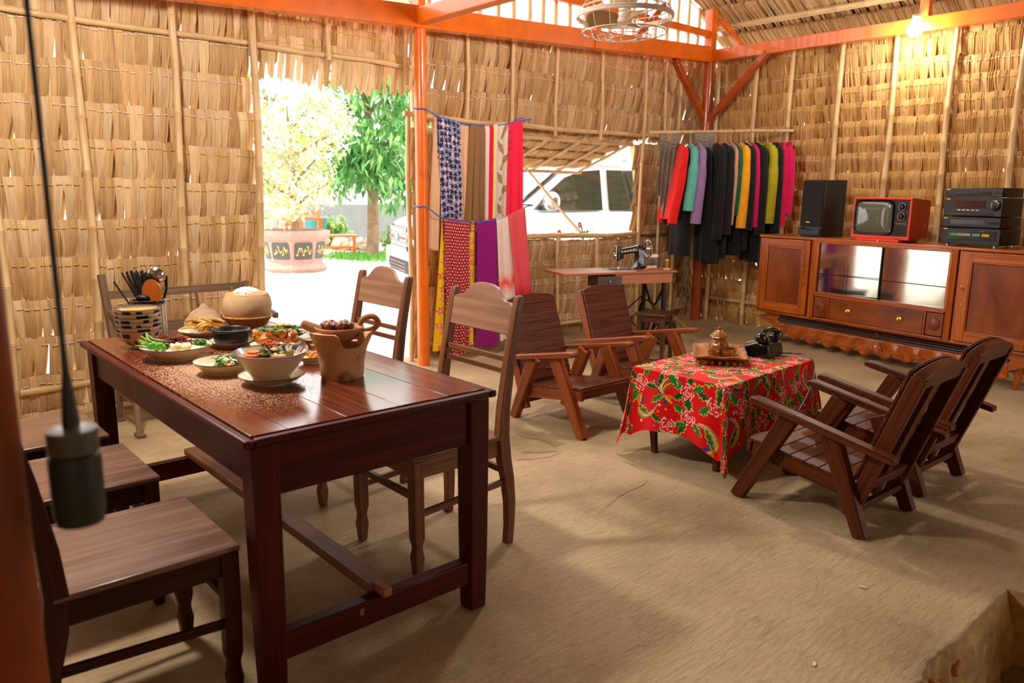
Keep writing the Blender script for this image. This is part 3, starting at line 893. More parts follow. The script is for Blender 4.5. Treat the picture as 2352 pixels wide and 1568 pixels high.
# ------------------------------------------------------------------ coffee table and cloth
CTX, CTY, CTR, CTZ = 3.74, 2.385, 0.035, 0.505
cw, ch_ = 0.93, 0.57
ct = thing('coffee_table', 'low wooden coffee table hidden under the red flowered cloth', 'table', (CTX, CTY, 0), CTR)
b = MB(); b.box((0, 0, CTZ-0.025), (cw-0.02, ch_-0.02, 0.03)); b.build('tabletop', M['lounge_dull'], ct, bevel=0.004)
b = MB()
for s in (-1, 1):
    b.box((0, s*0.22, CTZ-0.07), (cw-0.12, 0.02, 0.06)); b.box((s*0.41, 0, CTZ-0.07), (0.02, ch_-0.14, 0.06))
b.build('apron', M['lounge_dull'], ct, bevel=0.003)
for sx in (-1, 1):
    for sy in (-1, 1):
        b = MB(); b.loft([(sx*0.36, sy*0.2, 0, 0.03, 0.03), (sx*0.40, sy*0.225, CTZ-0.04, 0.045, 0.045)]); b.build('leg', M['lounge_dull'], ct, bevel=0.004)
b = MB(); b.box((0, 0, 0.16), (cw-0.16, ch_-0.16, 0.02)); b.build('shelf', M['lounge_dull'], ct, bevel=0.003)

def paint_floral(NX, NY, W, H, seed):
    """printed cotton: peonies, leaves and feathery sprays on red"""
    rng = np.random.default_rng(seed)
    img = np.tile(np.array(lin((222, 6, 8)), dtype=np.float32), (NY, NX, 1))
    X, Y = np.meshgrid(np.linspace(0, W, NX), np.linspace(0, H, NY))
    WH, PK, GR, DG, YE, BL, OR = [np.array(lin(c), dtype=np.float32) for c in ((255, 226, 220), (246, 92, 100), (20, 128, 50), (8, 84, 40), (244, 190, 40), (22, 70, 150), (236, 120, 30))]
    def win(cx, cy, r):
        i0, i1 = np.searchsorted(X[0], [cx-r, cx+r]); j0, j1 = np.searchsorted(Y[:, 0], [cy-r, cy+r])
        return slice(j0, j1), slice(i0, i1)
    def leaf(cx, cy, a, L, w, col, edge=YE):
        s = win(cx, cy, L*1.2); x = X[s]-cx; y = Y[s]-cy
        if x.size == 0: return
        u = (x*math.cos(a)+y*math.sin(a))/L; v = (-x*math.sin(a)+y*math.cos(a))
        prof = w*np.clip(1-(2*u-1)**2, 0, 1)**0.8*(1+0.35*np.sin(u*22))
        inside = (u > 0) & (u < 1)
        if edge is not None: img[s][inside & (np.abs(v-0.15*w) < prof+0.0035)] = edge
        img[s][inside & (np.abs(v) < prof)] = col
    def spray(cx, cy, a, L, sgn):
        for k in range(7):
            aa = a+(k-3)*0.17
            for q in np.linspace(0, 1, 60):
                ang = aa+sgn*1.5*q
                px = cx+L*(0.6+0.06*k)*q*math.cos(ang); py = cy+L*(0.6+0.06*k)*q*math.sin(ang)
                s = win(px, py, 0.008); d = np.hypot(X[s]-px, Y[s]-py)
                img[s][d < 0.0042*(1.1-q*0.6)] = (GR, YE, GR, WH, OR, YE, BL)[k]
    def peony(cx, cy, R):
        s = win(cx, cy, R*1.3); x = X[s]-cx; y = Y[s]-cy; r = np.hypot(x, y); th = np.arctan2(y, x)
        ph = rng.uniform(0, 6)
        for q, nn in ((1.0, 7), (0.64, 5), (0.32, 3)):
            edge = R*q*(0.84+0.16*np.abs(np.sin(th*nn/2+ph*q)))
            img[s][(r < edge) & (r > edge-0.0052) & (np.sin(th*nn*0.5+ph*(1+q)) > -0.55)] = WH
            img[s][(r < edge-0.006) & (r > edge-0.011) & (np.sin(th*nn+ph) > 0.35)] = PK
        img[s][r < R*0.08] = YE
    def drop(cx, cy, R, c1_, c2_):
        s = win(cx, cy, R*1.5); d = np.hypot(X[s]-cx, Y[s]-cy)
        img[s][d < R] = c1_; img[s][d < R*0.5] = c2_
    cell = 0.155
    k = 0
    for gy in np.arange(0.05, H, cell):
        for gx in np.arange(0.05, W, cell):
            k += 1
            cx = gx+rng.uniform(-.03, .03)+(0.07 if int(gy/cell) % 2 else 0); cy = gy+rng.uniform(-.03, .03)
            a = rng.uniform(0, 6.28)
            if k % 3 == 0:
                spray(cx, cy, a, 0.16, 1 if k % 2 else -1)
                for q in range(3): leaf(cx, cy, a+2.6+q*0.5, 0.07, 0.008, (BL, YE, OR)[q], None)
                leaf(cx, cy, a+1.2, 0.09, 0.013, GR)
            else:
                for q in range(rng.integers(4, 6)):
                    aa = a+q*1.25+rng.uniform(-.3, .3)
                    leaf(cx+0.035*math.cos(aa), cy+0.035*math.sin(aa), aa, rng.uniform(0.06, 0.095), rng.uniform(0.013, 0.02), GR if q % 2 else DG)
                s = win(cx, cy, 0.06); d = np.hypot(X[s]-cx, Y[s]-cy); img[s][d < 0.034] = np.array(lin((222, 6, 8)))
                peony(cx, cy, rng.uniform(0.042, 0.056))
            for q in range(3):
                drop(cx+rng.uniform(-.08, .08), cy+rng.uniform(-.08, .08), rng.uniform(0.005, 0.009), (BL, YE, WH)[q], (WH, OR, PK)[q])
    return img

OV = 0.33
NX, NY = 620, 470
CWW, CHH = cw+2*OV, ch_+2*OV
img = paint_floral(NX, NY, CWW, CHH, 4)
u = np.linspace(-CWW/2, CWW/2, NX); v = np.linspace(-CHH/2, CHH/2, NY)
UU, VV = np.meshgrid(u, v)
du = np.clip(np.abs(UU)-cw/2, 0, None); dv = np.clip(np.abs(VV)-ch_/2, 0, None)
cx_ = np.clip(UU, -cw/2, cw/2); cy_ = np.clip(VV, -ch_/2, ch_/2)
hang = np.hypot(du, dv)
su, sv = np.sign(UU), np.sign(VV)
corner = np.minimum(du, dv)/np.maximum(hang, 1e-6)
ang = np.arctan2(dv, du)
gx_ = np.abs(cx_)/(cw/2); gy_ = np.abs(cy_)/(ch_/2)
stretch = 1+0.24*np.where(du > 0, gy_**3, 0)*np.where(dv > 0, 1, 1)*(1-corner)+0.24*np.where((dv > 0) & (du <= 0), gx_**6, 0)
hang = np.minimum(hang*np.where((du > 0) & (dv > 0), 1.24-0.30*corner, stretch), 0.47)
flare = 0.06*hang+0.02*np.sin(cx_*16+cy_*21+0.6)*np.clip(hang*4, 0, 1)+0.20*corner*hang
h0 = np.maximum(np.hypot(du, dv), 1e-6)
dirx = np.where(hang > 1e-6, du/h0, 0)*su; diry = np.where(hang > 1e-6, dv/h0, 0)*sv
# folds that gather beside each corner
pinch = np.sin(ang*4.0)*corner*hang*0.22
px = cx_+dirx*(flare+0.012)-diry*pinch*su*sv
py = cy_+diry*(flare+0.012)+dirx*pinch*su*sv
r0 = 0.014
pz = CTZ-np.where(hang < r0, hang**2/(2*r0), hang-r0/2)*(0.985)
pz = np.maximum(pz, 0.02)+0.0018*np.sin(UU*9)*np.sin(VV*13)*(hang < 1e-6)
co = np.stack([px, py, pz], -1).reshape(-1, 3)
idx = np.arange(NX*NY).reshape(NY, NX)
fq = np.stack([idx[:-1, :-1], idx[:-1, 1:], idx[1:, 1:], idx[1:, :-1]], -1).reshape(-1, 4)
def npmesh(name, co, fq, col, mat, smooth=True):
    me = bpy.data.meshes.new(name)
    me.vertices.add(len(co)); me.vertices.foreach_set('co', co.astype(np.float32).ravel())
    me.loops.add(len(fq)*4); me.loops.foreach_set('vertex_index', fq.astype(np.int32).ravel())
    me.polygons.add(len(fq)); me.polygons.foreach_set('loop_start', np.arange(0, len(fq)*4, 4, dtype=np.int32))
    me.polygons.foreach_set('use_smooth', np.ones(len(fq), dtype=bool))
    a = me.attributes.new('tint', 'FLOAT_COLOR', 'POINT')
    cc = np.ones((len(co), 4), np.float32); cc[:, :3] = col.reshape(-1, 3); a.data.foreach_set('color', cc.ravel())
    a = me.attributes.new('gp', 'FLOAT_VECTOR', 'POINT'); a.data.foreach_set('vector', co.astype(np.float32).ravel())
    me.materials.append(mat); me.update(calc_edges=True); me.validate()
    return me
me = npmesh('tablecloth', co, fq, img, M['cloth'])
tcl = bpy.data.objects.new('tablecloth', me); COL.objects.link(tcl); tcl.location = (CTX, CTY, 0); tcl.rotation_euler = (0, 0, CTR)
tag(tcl, 'red cotton tablecloth with peony print draped over the coffee table', 'tablecloth')
# ------------------------------------------------------------------ cabinet along the right wall (local: x = along the front to the right, y = into the cabinet)
CA = math.radians(9.6)
cr_ = Vector((-math.sin(CA), -math.cos(CA), 0))      # along the front, towards the viewer
CB0 = Vector((6.955, 4.12, 0))
cab = thing('sideboard', 'long orange-brown art deco sideboard with a mirrored middle and scalloped skirt', 'cabinet', CB0, math.atan2(cr_.y, cr_.x))
CH2, CB, CD = 1.07, 0.30, 0.45
WL, WM, WR = 0.625, 1.34, 0.66
def cbox(name, c, s, mat, parent=None, bevel=0.004):
    b = MB(); b.box(c, s); return b.build(name, M[mat], parent or cab, bevel=bevel)
TOT = WL+WM+WR
cbox('top_board', (TOT/2, CD/2, CH2-0.012), (TOT+0.02, CD+0.02, 0.026), 'cab', bevel=0.008)
cbox('bottom_board', (TOT/2, CD/2, CB+0.012), (TOT+0.01, CD, 0.024), 'cab', bevel=0.008)
cbox('back_board', (TOT/2, CD-0.01, (CH2+CB)/2), (TOT, 0.02, CH2-CB-0.05), 'cab_dark')
for x in (0.012, WL-0.012, WL+WM+0.012, TOT-0.012):
    cbox('side_panel', (x, CD/2, (CH2+CB)/2), (0.024, CD-0.01, CH2-CB-0.048), 'cab')
for x in (WL+0.025, WL+WM-0.03):
    b = MB()
    for k in range(3): b.tube([(x-0.016+0.016*k, -0.004, CB+0.02), (x-0.016+0.016*k, -0.004, CH2-0.02)], 0.011, 8)
    b.build('reeded_pilaster', M['cab'], cab)
def door(x0, x1, hinge_right, name='door'):
    fr = MB(); z0, z1, f = CB+0.03, CH2-0.03, 0.075
    xm, zm = (x0+x1)/2, (z0+z1)/2
    fr.box((x0+f/2, -0.002, zm), (f, 0.028, z1-z0)); fr.box((x1-f/2, -0.002, zm), (f, 0.028, z1-z0))
    fr.box((xm, -0.002, z1-f/2), (x1-x0-2*f, 0.028, f)); fr.box((xm, -0.002, z0+f/2), (x1-x0-2*f, 0.028, f))
    d = fr.build(name, M['cab'], cab, bevel=0.004)
    b = MB(); b.box((xm, 0.003, zm), (x1-x0-2*f+0.01, 0.016, z1-z0-2*f+0.01)); b.build('burl_panel', M['cab_panel'], d)
    b = MB()
    for (c, s) in (((xm, -0.012, z1-f-0.006), (x1-x0-2*f, 0.012, 0.012)), ((xm, -0.012, z0+f+0.006), (x1-x0-2*f, 0.012, 0.012)),
                   ((x0+f+0.006, -0.012, zm), (0.012, 0.012, z1-z0-2*f)), ((x1-f-0.006, -0.012, zm), (0.012, 0.012, z1-z0-2*f))): b.box(c, s)
    b.build('panel_bead', M['cab'], d, bevel=0.005)
    kx = x1-f/2 if not hinge_right else x0+f/2
    b = MB(); b.tube([(kx, -0.016, zm+0.06), (kx, -0.045, zm+0.06)], 0.005, 8); b.ell((kx, -0.05, zm+0.075), (0.006, 0.004, 0.018)); b.tube([(kx, -0.016, zm-0.06), (kx, -0.022, zm-0.06)], 0.009, 10)
    b.build('brass_key', M['brass'], d)
door(0.03, WL-0.03, False)
door(WL+WM+0.03, TOT-0.03, True)
# middle: sliding mirror glass, drawer, side blocks
x0, x1 = WL+0.062, WL+WM-0.062
gz0, gz1 = 0.572, CH2-0.045
b = MB(); b.box(((x0+x1)/2, -0.002, gz1+0.012), (x1-x0+0.03, 0.03, 0.026)); b.box(((x0+x1)/2, -0.002, gz0-0.012), (x1-x0+0.03, 0.03, 0.026))
b.box((x0-0.006, -0.002, (gz0+gz1)/2), (0.026, 0.03, gz1-gz0)); b.box((x1+0.006, -0.002, (gz0+gz1)/2), (0.026, 0.03, gz1-gz0))
fr = b.build('glass_frame', M['cab'], cab, bevel=0.005)
b = MB()
for i in range(44):
    t = (i+0.5)/44
    b.box((x0+(x1-x0)*t, -0.018, gz1+0.004), (0.012, 0.006, 0.008)); b.box((x0+(x1-x0)*t, -0.018, gz0-0.004), (0.012, 0.006, 0.008))
b.build('carved_bead', M['cab'], fr)
mt, nt, bs = newmat('old_mirror'); bs.inputs['Metallic'].default_value = 1.0; bs.inputs['Roughness'].default_value = 0.07
nt.links.new(ramp(nt, gpnoise(nt, ns=5, detail=5), [(0.3, (0.42, 0.46, 0.40)), (0.7, (0.62, 0.64, 0.58))]), bs.inputs['Base Color']); M['mirror'] = mt
xm = (x0+x1)/2+0.02
for k, (a, c_) in enumerate(((x0, xm), (xm, x1))):
    b = MB(); b.box(((c_-a)/2*(1 if k else 1), 0, 0), (c_-a+0.01, 0.004, gz1-gz0+0.01)); b.build('mirror_pane', M['mirror'], cab, loc=(a, 0.012 if k else 0.008, (gz0+gz1)/2), rot=(0, 0, 0 if k else 0.085))
b = MB(); b.box((xm, 0.0015, (gz0+gz1)/2), (0.014, 0.004, gz1-gz0)); b.build('pane_edge', M['darkmetal'], cab)
b = MB(); b.box(((x0+x1)/2, 0.002, gz0+0.17), (x1-x0, 0.003, 0.006)); b.box((x0+0.28, 0.002, (gz0+gz1)/2-0.1), (0.004, 0.003, gz1-gz0-0.2)); b.build('shelf_line', M['darkmetal'], cab)
dz0, dz1 = CB+0.035, gz0-0.04
dx0, dx1 = x0+0.165, x1-0.165
b = MB(); b.box(((dx0+dx1)/2, -0.002, (dz0+dz1)/2), (dx1-dx0, 0.02, dz1-dz0)); dr = b.build('drawer', M['cab_panel'], cab, bevel=0.004)
for x in (dx0+0.20, dx1-0.20):
    b = MB(); b.lathe([(0, 0), (0.018, 0.0), (0.02, 0.005), (0.008, 0.01), (0.007, 0.018), (0.015, 0.024), (0.016, 0.03), (0.01, 0.036), (0, 0.038)], n=16)
    b.build('knob', M['brass'], dr, loc=(x, -0.012, (dz0+dz1)/2), rot=(PI/2, 0, 0))
for xa, xb_ in ((x0-0.005, dx0-0.02), (dx1+0.02, x1+0.005)):
    xc = (xa+xb_)/2
    b = MB(); b.box((xc, 0.0, (dz0+dz1)/2), (xb_-xa-0.012, 0.02, dz1-dz0-0.012)); o = b.build('block_panel', M['cab_panel'], cab, bevel=0.003)
    b = MB(); b.lathe([(0, 0.014), (0.022, 0.013), (0.046, 0.008), (0.052, 0.0)], n=20); b.build('rosette', M['cab_panel'], o, loc=(xc, -0.01, (dz0+dz1)/2), rot=(PI/2, 0, 0))
b = MB()
for x in (dx0-0.012, dx1+0.012): b.box((x, -0.004, (dz0+dz1)/2), (0.014, 0.024, dz1-dz0))
b.box(((x0+x1)/2, -0.004, dz1+0.008), (x1-x0, 0.024, 0.014)); b.box(((x0+x1)/2, -0.004, dz0-0.01), (x1-x0, 0.024, 0.014))
b.build('drawer_rail', M['cab'], cab, bevel=0.004)
# stand: reeded apron, scalloped skirt, curved end brackets, legs
b = MB(); b.box((TOT/2, 0.10, 0.285), (TOT-0.42, 0.03, 0.085)); b.build('apron', M['cab_dark'], cab, loc=(0, 0, -0.035))
for k in range(4):
    b = MB(); b.tube([(0.24, 0.075, 0.318-0.021*k), (TOT-0.24, 0.075, 0.318-0.021*k)], 0.0095, 8); b.build('reed', M['cab_dark'], cab, loc=(0, 0, -0.035))
b = MB(); b.lathe([(0, 0.02), (0.03, 0.016), (0.042, 0)], n=20); b.build('apron_boss', M['cab_dark'], cab, loc=(WL+WM/2, 0.075, 0.245), rot=(PI/2, 0, 0))
sk = MB(); NS = 140
def skirt(u_, v_):
    x = 0.23+(TOT-0.46)*u_
    c = (x-(WL+WM/2))
    low = 0.105+0.026*math.cos(c*2*PI/0.19)+0.016*abs(c)/0.8
    z = 0.245+(low-0.245)*v_
    s = 1 if c > 0 else -1
    y = 0.075+0.02*math.sin(s*(abs(c)*2*PI/0.19-2.4*v_))*min(1, v_*2)
    return (x, y, z)
sk.grid(skirt, NS, 8); sk.build('scalloped_skirt', M['cab'], cab, solid=0.018, smooth=70, loc=(0, 0, -0.035))
b = MB()
for k in range(5):
    a = (k-2)*0.30
    b.bar((WL+WM/2, 0.07, 0.25), (WL+WM/2+0.11*math.sin(a), 0.062, 0.25-0.11*math.cos(a)), 0.008, 0.014, (0, 1, 0), 0.03, 0.02)
b.build('fan_carving', M['cab'], cab, bevel=0.004, loc=(0, 0, -0.035))
for s, xo in ((1, 0.0), (-1, TOT)):
    out = [(0.02, 0.335), (0.25, 0.335), (0.245, 0.29), (0.22, 0.262), (0.25, 0.24), (0.25, 0.175), (0.2, 0.19), (0.1, 0.235), (0.0, 0.262), (-0.07, 0.272), (-0.02, 0.285), (0.08, 0.28), (0.11, 0.29), (0.08, 0.315)]
    b = MB(); b.prism(out if s > 0 else [(-x, y) for x, y in reversed(out)], 0.14, frame((xo, 0.13, 0), (1, 0, 0), (0, 0, 1), (0, -1, 0))); b.build('end_bracket', M['cab'], cab, bevel=0.008, loc=(0, 0, -0.035))
    for y in (0.12, CD-0.06):
        b = MB(); b.loft([(xo+s*0.20, y+0.02, 0, 0.04, 0.04), (xo+s*0.17, y, 0.1, 0.05, 0.05), (xo+s*0.2, y, 0.2, 0.07, 0.06), (xo+s*0.22, y, 0.30, 0.09, 0.07)]); b.build('leg', M['cab'], cab, bevel=0.006)
b = MB(); b.bar((0.2, CD-0.06, 0.1), (TOT-0.2, CD-0.06, 0.1), 0.03, 0.04); b.build('foot_rail', M['cab_dark'], cab)

# ------------------------------------------------------------------ things on the cabinet
def on_cab(x, y): return CB0+cr_*x+Vector((math.cos(CA), -math.sin(CA), 0))*y   # y = depth from the front
caz = math.atan2(cr_.y, cr_.x)
TOPZ = CH2+0.002
def speaker(label, x, y, rz):
    p = on_cab(x, y); t = thing('loudspeaker', label, 'speaker', (p.x, p.y, TOPZ), caz+rz, 'black hi-fi speakers')
    b = MB(); b.box((0, 0.13, 0.265), (0.27, 0.27, 0.53)); b.build('cabinet', M['blackplastic'], t, bevel=0.006)
    b = MB(); b.box((0, -0.014, 0.31), (0.26, 0.03, 0.43), top=(1.0, 0.7)); b.build('grille', plain('speaker_grille', (26, 24, 21), 0.95), t, bevel=0.008)
    out = [(-0.133, -0.02), (0.133, -0.02), (0.133, 0.05), (0.08, 0.035), (0.0, 0.028), (-0.08, 0.035), (-0.133, 0.05)]
    b = MB(); b.prism(out, 0.05, frame((0, -0.02, 0.035), (1, 0, 0), (0, 0, 1), (0, -1, 0))); b.build('port_lip', M['blackplastic'], t, bevel=0.006)
    b = MB()
    for k in range(4): b.box((-0.045+0.012*k, -0.031, 0.135), (0.009, 0.002, 0.007))
    b.build('badge', M['brass'], t)
    return t
speaker('black loudspeaker left of the orange television', 0.49, 0.13, -0.12)
speaker('black loudspeaker at the right edge beside the stereo', 2.55, 0.10, 0.25)
# television
p = on_cab(1.245, 0.03); M['tvred'] = plain('orange_red_plastic', (230, 62, 14), 0.3, var=0.05, coat=0.2)
tv = thing('television', 'small vintage orange television with dark screen on the sideboard', 'television', (p.x, p.y, TOPZ), caz-0.06)
b = MB(); w, h, d = 0.56, 0.355, 0.30
hx, hz = w/2, h/2
def shell(b):
    f = [(-hx, 0.0, -hz), (hx, 0.0, -hz), (hx, 0.0, hz), (-hx, 0, hz)]
    i = [(-hx+0.018, 0.0, -hz+0.03), (hx-0.018, 0.0, -hz+0.03), (hx-0.018, 0.0, hz-0.018), (-hx+0.018, 0, hz-0.018)]
    j = [(q[0], 0.03, q[2]) for q in i]
    k = [(-hx+0.03, d, -hz+0.02), (hx-0.03, d, -hz+0.02), (hx-0.03, d, hz-0.02), (-hx+0.03, d, hz-0.02)]
    vs = [(q[0], q[1], q[2]+hz+0.02) for q in f+i+j+k]
    fs = []
    for a in range(4):
        a2 = (a+1) % 4
        fs += [(a, a2, 4+a2, 4+a), (4+a, 4+a2, 8+a2, 8+a), (a2, a, 12+a, 12+a2)]
    fs += [(8, 9, 10, 11), (15, 14, 13, 12)]
    b.add(vs, fs)
shell(b); b.build('casing', M['tvred'], tv, bevel=0.005)
b = MB(); b.box((-0.02, 0.13, 0.01), (0.42, 0.26, 0.022)); b.build('base', M['tvred'], tv, bevel=0.004)
b = MB(); b.box((0, 0.02, h/2+0.026), (w-0.036, 0.012, h-0.05)); fp = b.build('front_panel', M['blackplastic'], tv, bevel=0.003)
sw, sh, sxc, szc = 0.355, 0.275, -0.075, h/2+0.026
sq = []
for k in range(48):
    a = 2*PI*k/48; c_, s_ = math.cos(a), math.sin(a)
    sq.append((math.copysign(abs(c_)**0.32, c_), math.copysign(abs(s_)**0.32, s_)))
b = MB(); vs, fs = [], []
for (r, y) in ((1.0, 0.010), (0.97, 0.004), (0.8, -0.006), (0.5, -0.013), (0.2, -0.016)):
    for (cx, cz) in sq: vs.append((sxc+cx*sw/2*r, y, szc+cz*sh/2*r))
for j in range(4):
    for k in range(48): fs.append((j*48+k, j*48+(k+1) % 48, (j+1)*48+(k+1) % 48, (j+1)*48+k))
fs.append(tuple(range(4*48, 5*48))); b.add(vs, fs)
b.build('screen', plain('grey_green_screen', (92, 96, 80), 0.08, spec=0.8, var=0.03), tv, smooth=80)
b = MB(); vs, fs = [], []
for (r, y) in ((1.0, 0.012), (1.0, -0.002), (1.07, -0.006), (1.1, 0.014)):
    for (cx, cz) in sq: vs.append((sxc+cx*sw/2*r, y, szc+cz*sh/2*r))
for j in range(3):
    for k in range(48): fs.append((j*48+k, j*48+(k+1) % 48, (j+1)*48+(k+1) % 48, (j+1)*48+k))
b.add(vs, fs); b.build('bezel', M['black'], tv)
for z, r in ((szc+0.095, 0.034), (szc+0.015, 0.034)):
    b = MB(); b.lathe([(r, 0), (r, 0.008), (r*0.8, 0.01), (r*0.72, 0.006), (r*0.62, 0.006), (r*0.55, 0.03), (0, 0.032)], n=24)
    b.build('tuning_knob', M['black'], tv, loc=(0.19, 0.014, z), rot=(PI/2, 0, 0))
    b = MB(); b.lathe([(r*0.98, 0.009), (r*0.98, 0.011), (r*0.86, 0.011)], n=24); b.build('knob_ring', M['steel'], tv, loc=(0.19, 0.013, z), rot=(PI/2, 0, 0))
b = MB(); b.box((0.19, 0.012, szc-0.045), (0.1, 0.004, 0.004)); b.lathe([(0.011, -0.0), (0.01, 0.01), (0, 0.011)], (0, 0, 0), 12)
b.build('trim_strip', M['steel'], tv)
b = MB()
for k in range(9): b.box((0.19, 0.0125, szc-0.07-0.008*k), (0.085, 0.003, 0.003))
b.build('speaker_slots', M['black'], tv)
b = MB()
for k in range(5): b.box((0.15+0.012*k, -0.0005, 0.034), (0.009, 0.001, 0.005))
b.build('badge', M['black'], tv)
# stereo
p = on_cab(1.975, 0.10)
st = thing('stereo_stack', 'black stacked hi-fi stereo with displays on the sideboard', 'stereo', (p.x, p.y, TOPZ), caz+0.02)
zc = 0.012
lcd, lcdr = plain('grey_display', (84, 84, 92), 0.15), plain('dark_red_display', (60, 22, 26), 0.12)
for i, (hh, kind) in enumerate(((0.135, 'tape'), (0.085, 'deck'), (0.15, 'amp'), (0.075, 'cd'))):
    dep = -0.012*(i % 2)-0.004*i
    b = MB(); b.box((0, 0.15+dep, zc+hh/2), (0.455-0.006*i, 0.32, hh-0.004)); u_ = b.build('unit', M['blackplastic'], st, bevel=0.006)
    f = dep-0.011
    b = MB(); b.box((-0.19, f, zc+hh-0.014), (0.03, 0.003, 0.006)); b.build('badge', M['brass'], u_)
    if kind == 'tape':
        b = MB(); b.box((0.01, f, zc+0.075), (0.37, 0.006, 0.072)); b.build('cassette_door', M['black'], u_, bevel=0.003)
        b = MB()
        for q, c_ in ((-0.12, (40, 160, 60)), (-0.07, (150, 150, 60)), (-0.02, (150, 150, 155)), (0.05, (90, 150, 140)), (0.12, (190, 170, 40))):
            b.col = lin(c_); b.box((q, f-0.004, zc+0.08), (0.055, 0.002, 0.02))
        b.build('tape_label', M['color'], u_)
    if kind == 'deck':
        b = MB(); b.box((-0.02, f, zc+0.045), (0.26, 0.004, 0.035)); b.build('display', lcd, u_)
        b = MB()
        for q in range(3): b.box((0.15+0.025*q, f, zc+0.04), (0.018, 0.006, 0.02))
        b.build('button', M['black'], u_, bevel=0.002)
    if kind == 'amp':
        b = MB(); b.box((-0.03, f, zc+0.095), (0.25, 0.004, 0.06)); b.build('display', lcdr, u_)
        b = MB(); b.lathe([(0.04, 0), (0.038, 0.018), (0.03, 0.02), (0, 0.02)], n=28); b.build('volume_knob', M['black'], u_, loc=(0.165, f, zc+0.09), rot=(PI/2, 0, 0))
        for q in range(5):
            b = MB(); b.box((-0.10+0.035*q, f, zc+0.052), (0.024, 0.006, 0.007)); b.build('button', M['steel'], u_)
        b = MB(); b.box((-0.02, f, zc+0.018), (0.36, 0.005, 0.02)); b.build('lower_strip', M['black'], u_, bevel=0.003)
    if kind == 'cd':
        b = MB(); b.box((0.0, f, zc+0.03), (0.27, 0.008, 0.022)); b.build('disc_tray', M['black'], u_, bevel=0.004)
        b = MB()
        for q in range(3): b.box((0.16+0.022*q, f, zc+0.035), (0.016, 0.005, 0.012))
        b.build('button', M['blackplastic'], u_, bevel=0.002)
    zc += hh
for sx in (-1, 1):
    for y in (0.03, 0.27):
        b = MB(); b.lathe([(0, 0), (0.016, 0), (0.016, 0.014), (0, 0.014)], (sx*0.18, y, 0), 14); b.build('foot', M['steel'], st)

# ------------------------------------------------------------------ telephone, tea tray
cz = CTZ+0.004
ph = thing('telephone', 'black bakelite rotary telephone on the red tablecloth', 'telephone', (4.11, 2.40, cz), -1.52)
b = MB(); out = [(-0.11, 0.0), (0.12, 0.0), (0.12, 0.03), (0.105, 0.085), (0.03, 0.09), (-0.10, 0.035)]
b.prism(out, 0.19, frame((0, 0, 0), (1, 0, 0), (0, 0, 1), (0, -1, 0))); b.build('base', M['black'], ph, bevel=0.01)
b = MB(); b.lathe([(0, 0.006), (0.05, 0.005), (0.055, 0)], n=24); b.build('dial', M['blackplastic'], ph, loc=(-0.035, 0, 0.07), rot=(0, -0.4, 0))
b = MB()
for k in range(10):
    a = 2*PI*k/12; b.lathe([(0, 0.002), (0.008, 0.002), (0.009, 0)], (0.036*math.cos(a), 0.036*math.sin(a), 0.005), 10)
b.build('finger_hole', M['white'], ph, loc=(-0.035, 0, 0.072), rot=(0, -0.4, 0))
for s in (-1, 1):
    b = MB(); b.box((0.07, s*0.065, 0.105), (0.07, 0.04, 0.035)); b.build('cradle', M['black'], ph, bevel=0.008)
b = MB(); pts = [(0.065, -0.10, 0.135), (0.065, -0.075, 0.15), (0.065, -0.03, 0.162), (0.065, 0.03, 0.162), (0.065, 0.075, 0.15), (0.065, 0.10, 0.135)]
b.tube(pts, [0.016, 0.018, 0.016, 0.016, 0.018, 0.016], 12)
for s in (-1, 1): b.lathe([(0, -0.03), (0.03, -0.028), (0.036, -0.01), (0.028, 0.012), (0.016, 0.022), (0, 0.024)], (0.065, s*0.10, 0.13), 20)
b.build('handset', M['black'], ph, smooth=60)
cord = MB()
pw = [(4.13, 2.29, cz+0.02), (4.19, 2.285, cz+0.012), (4.235, 2.24, cz+0.012), (4.22, 2.15, cz+0.02), (4.19, 2.085, cz-0.01), (4.14, 2.055, 0.42), (4.06, 2.045, 0.33), (3.98, 2.04, 0.27), (3.93, 2.045, 0.24)]
cord.tube(smooth_path(pw), 0.004, 6)
pc = cord.build('cord', M['black'], ph); pc.matrix_parent_inverse = (Matrix.Translation((4.11, 2.40, cz)) @ rotz(-1.52) @ Matrix.Diagonal((0.98, 0.98, 0.98, 1))).inverted()
ph.scale = (0.98, 0.98, 0.98)
M['amber'] = plain('amber_brown_glaze', (150, 92, 28), 0.22, var=0.45, ns=34, coat=0.5)
M['trayw'] = plain('carved_tan_wood', (164, 104, 52), 0.4, var=0.3, ns=30)
tr = thing('tea_tray', 'carved brown tea tray with scalloped rim on the red tablecloth', 'tray', (3.80, 2.465, cz), 0.62); tr.scale = (1.15, 1.15, 1.1)
def trayfn(u_, v_):
    x = (u_-0.5)*2; y = (v_-0.5)*2
    e = max(abs(x), abs(y)); e_ = max(0, e-0.80)/0.20
    return (x*(0.165+0.01*e_), y*(0.12+0.01*e_), 0.022+0.024*e_**1.2*(1+0.16*math.cos(x*9)*math.cos(y*7)))
b = MB(); b.grid(trayfn, 40, 32); b.build('dish', M['trayw'], tr, solid=0.006)
b = MB()
for k in range(26):
    a = 2*PI*k/26; x = 0.155*max(-1, min(1, 1.35*math.cos(a))); y = 0.11*max(-1, min(1, 1.35*math.sin(a)))
    b.lathe([(0.006, 0.0), (0.012, 0.008), (0.005, 0.016), (0.012, 0.024)], (x, y, 0), 8)
tag(b.build('lattice_foot', M['amber'], tr), kind='stuff')
tp = thing('teapot', 'amber glazed teapot with red knob standing on the tea tray', 'teapot', (3.805, 2.475, cz+0.026), 0.6)
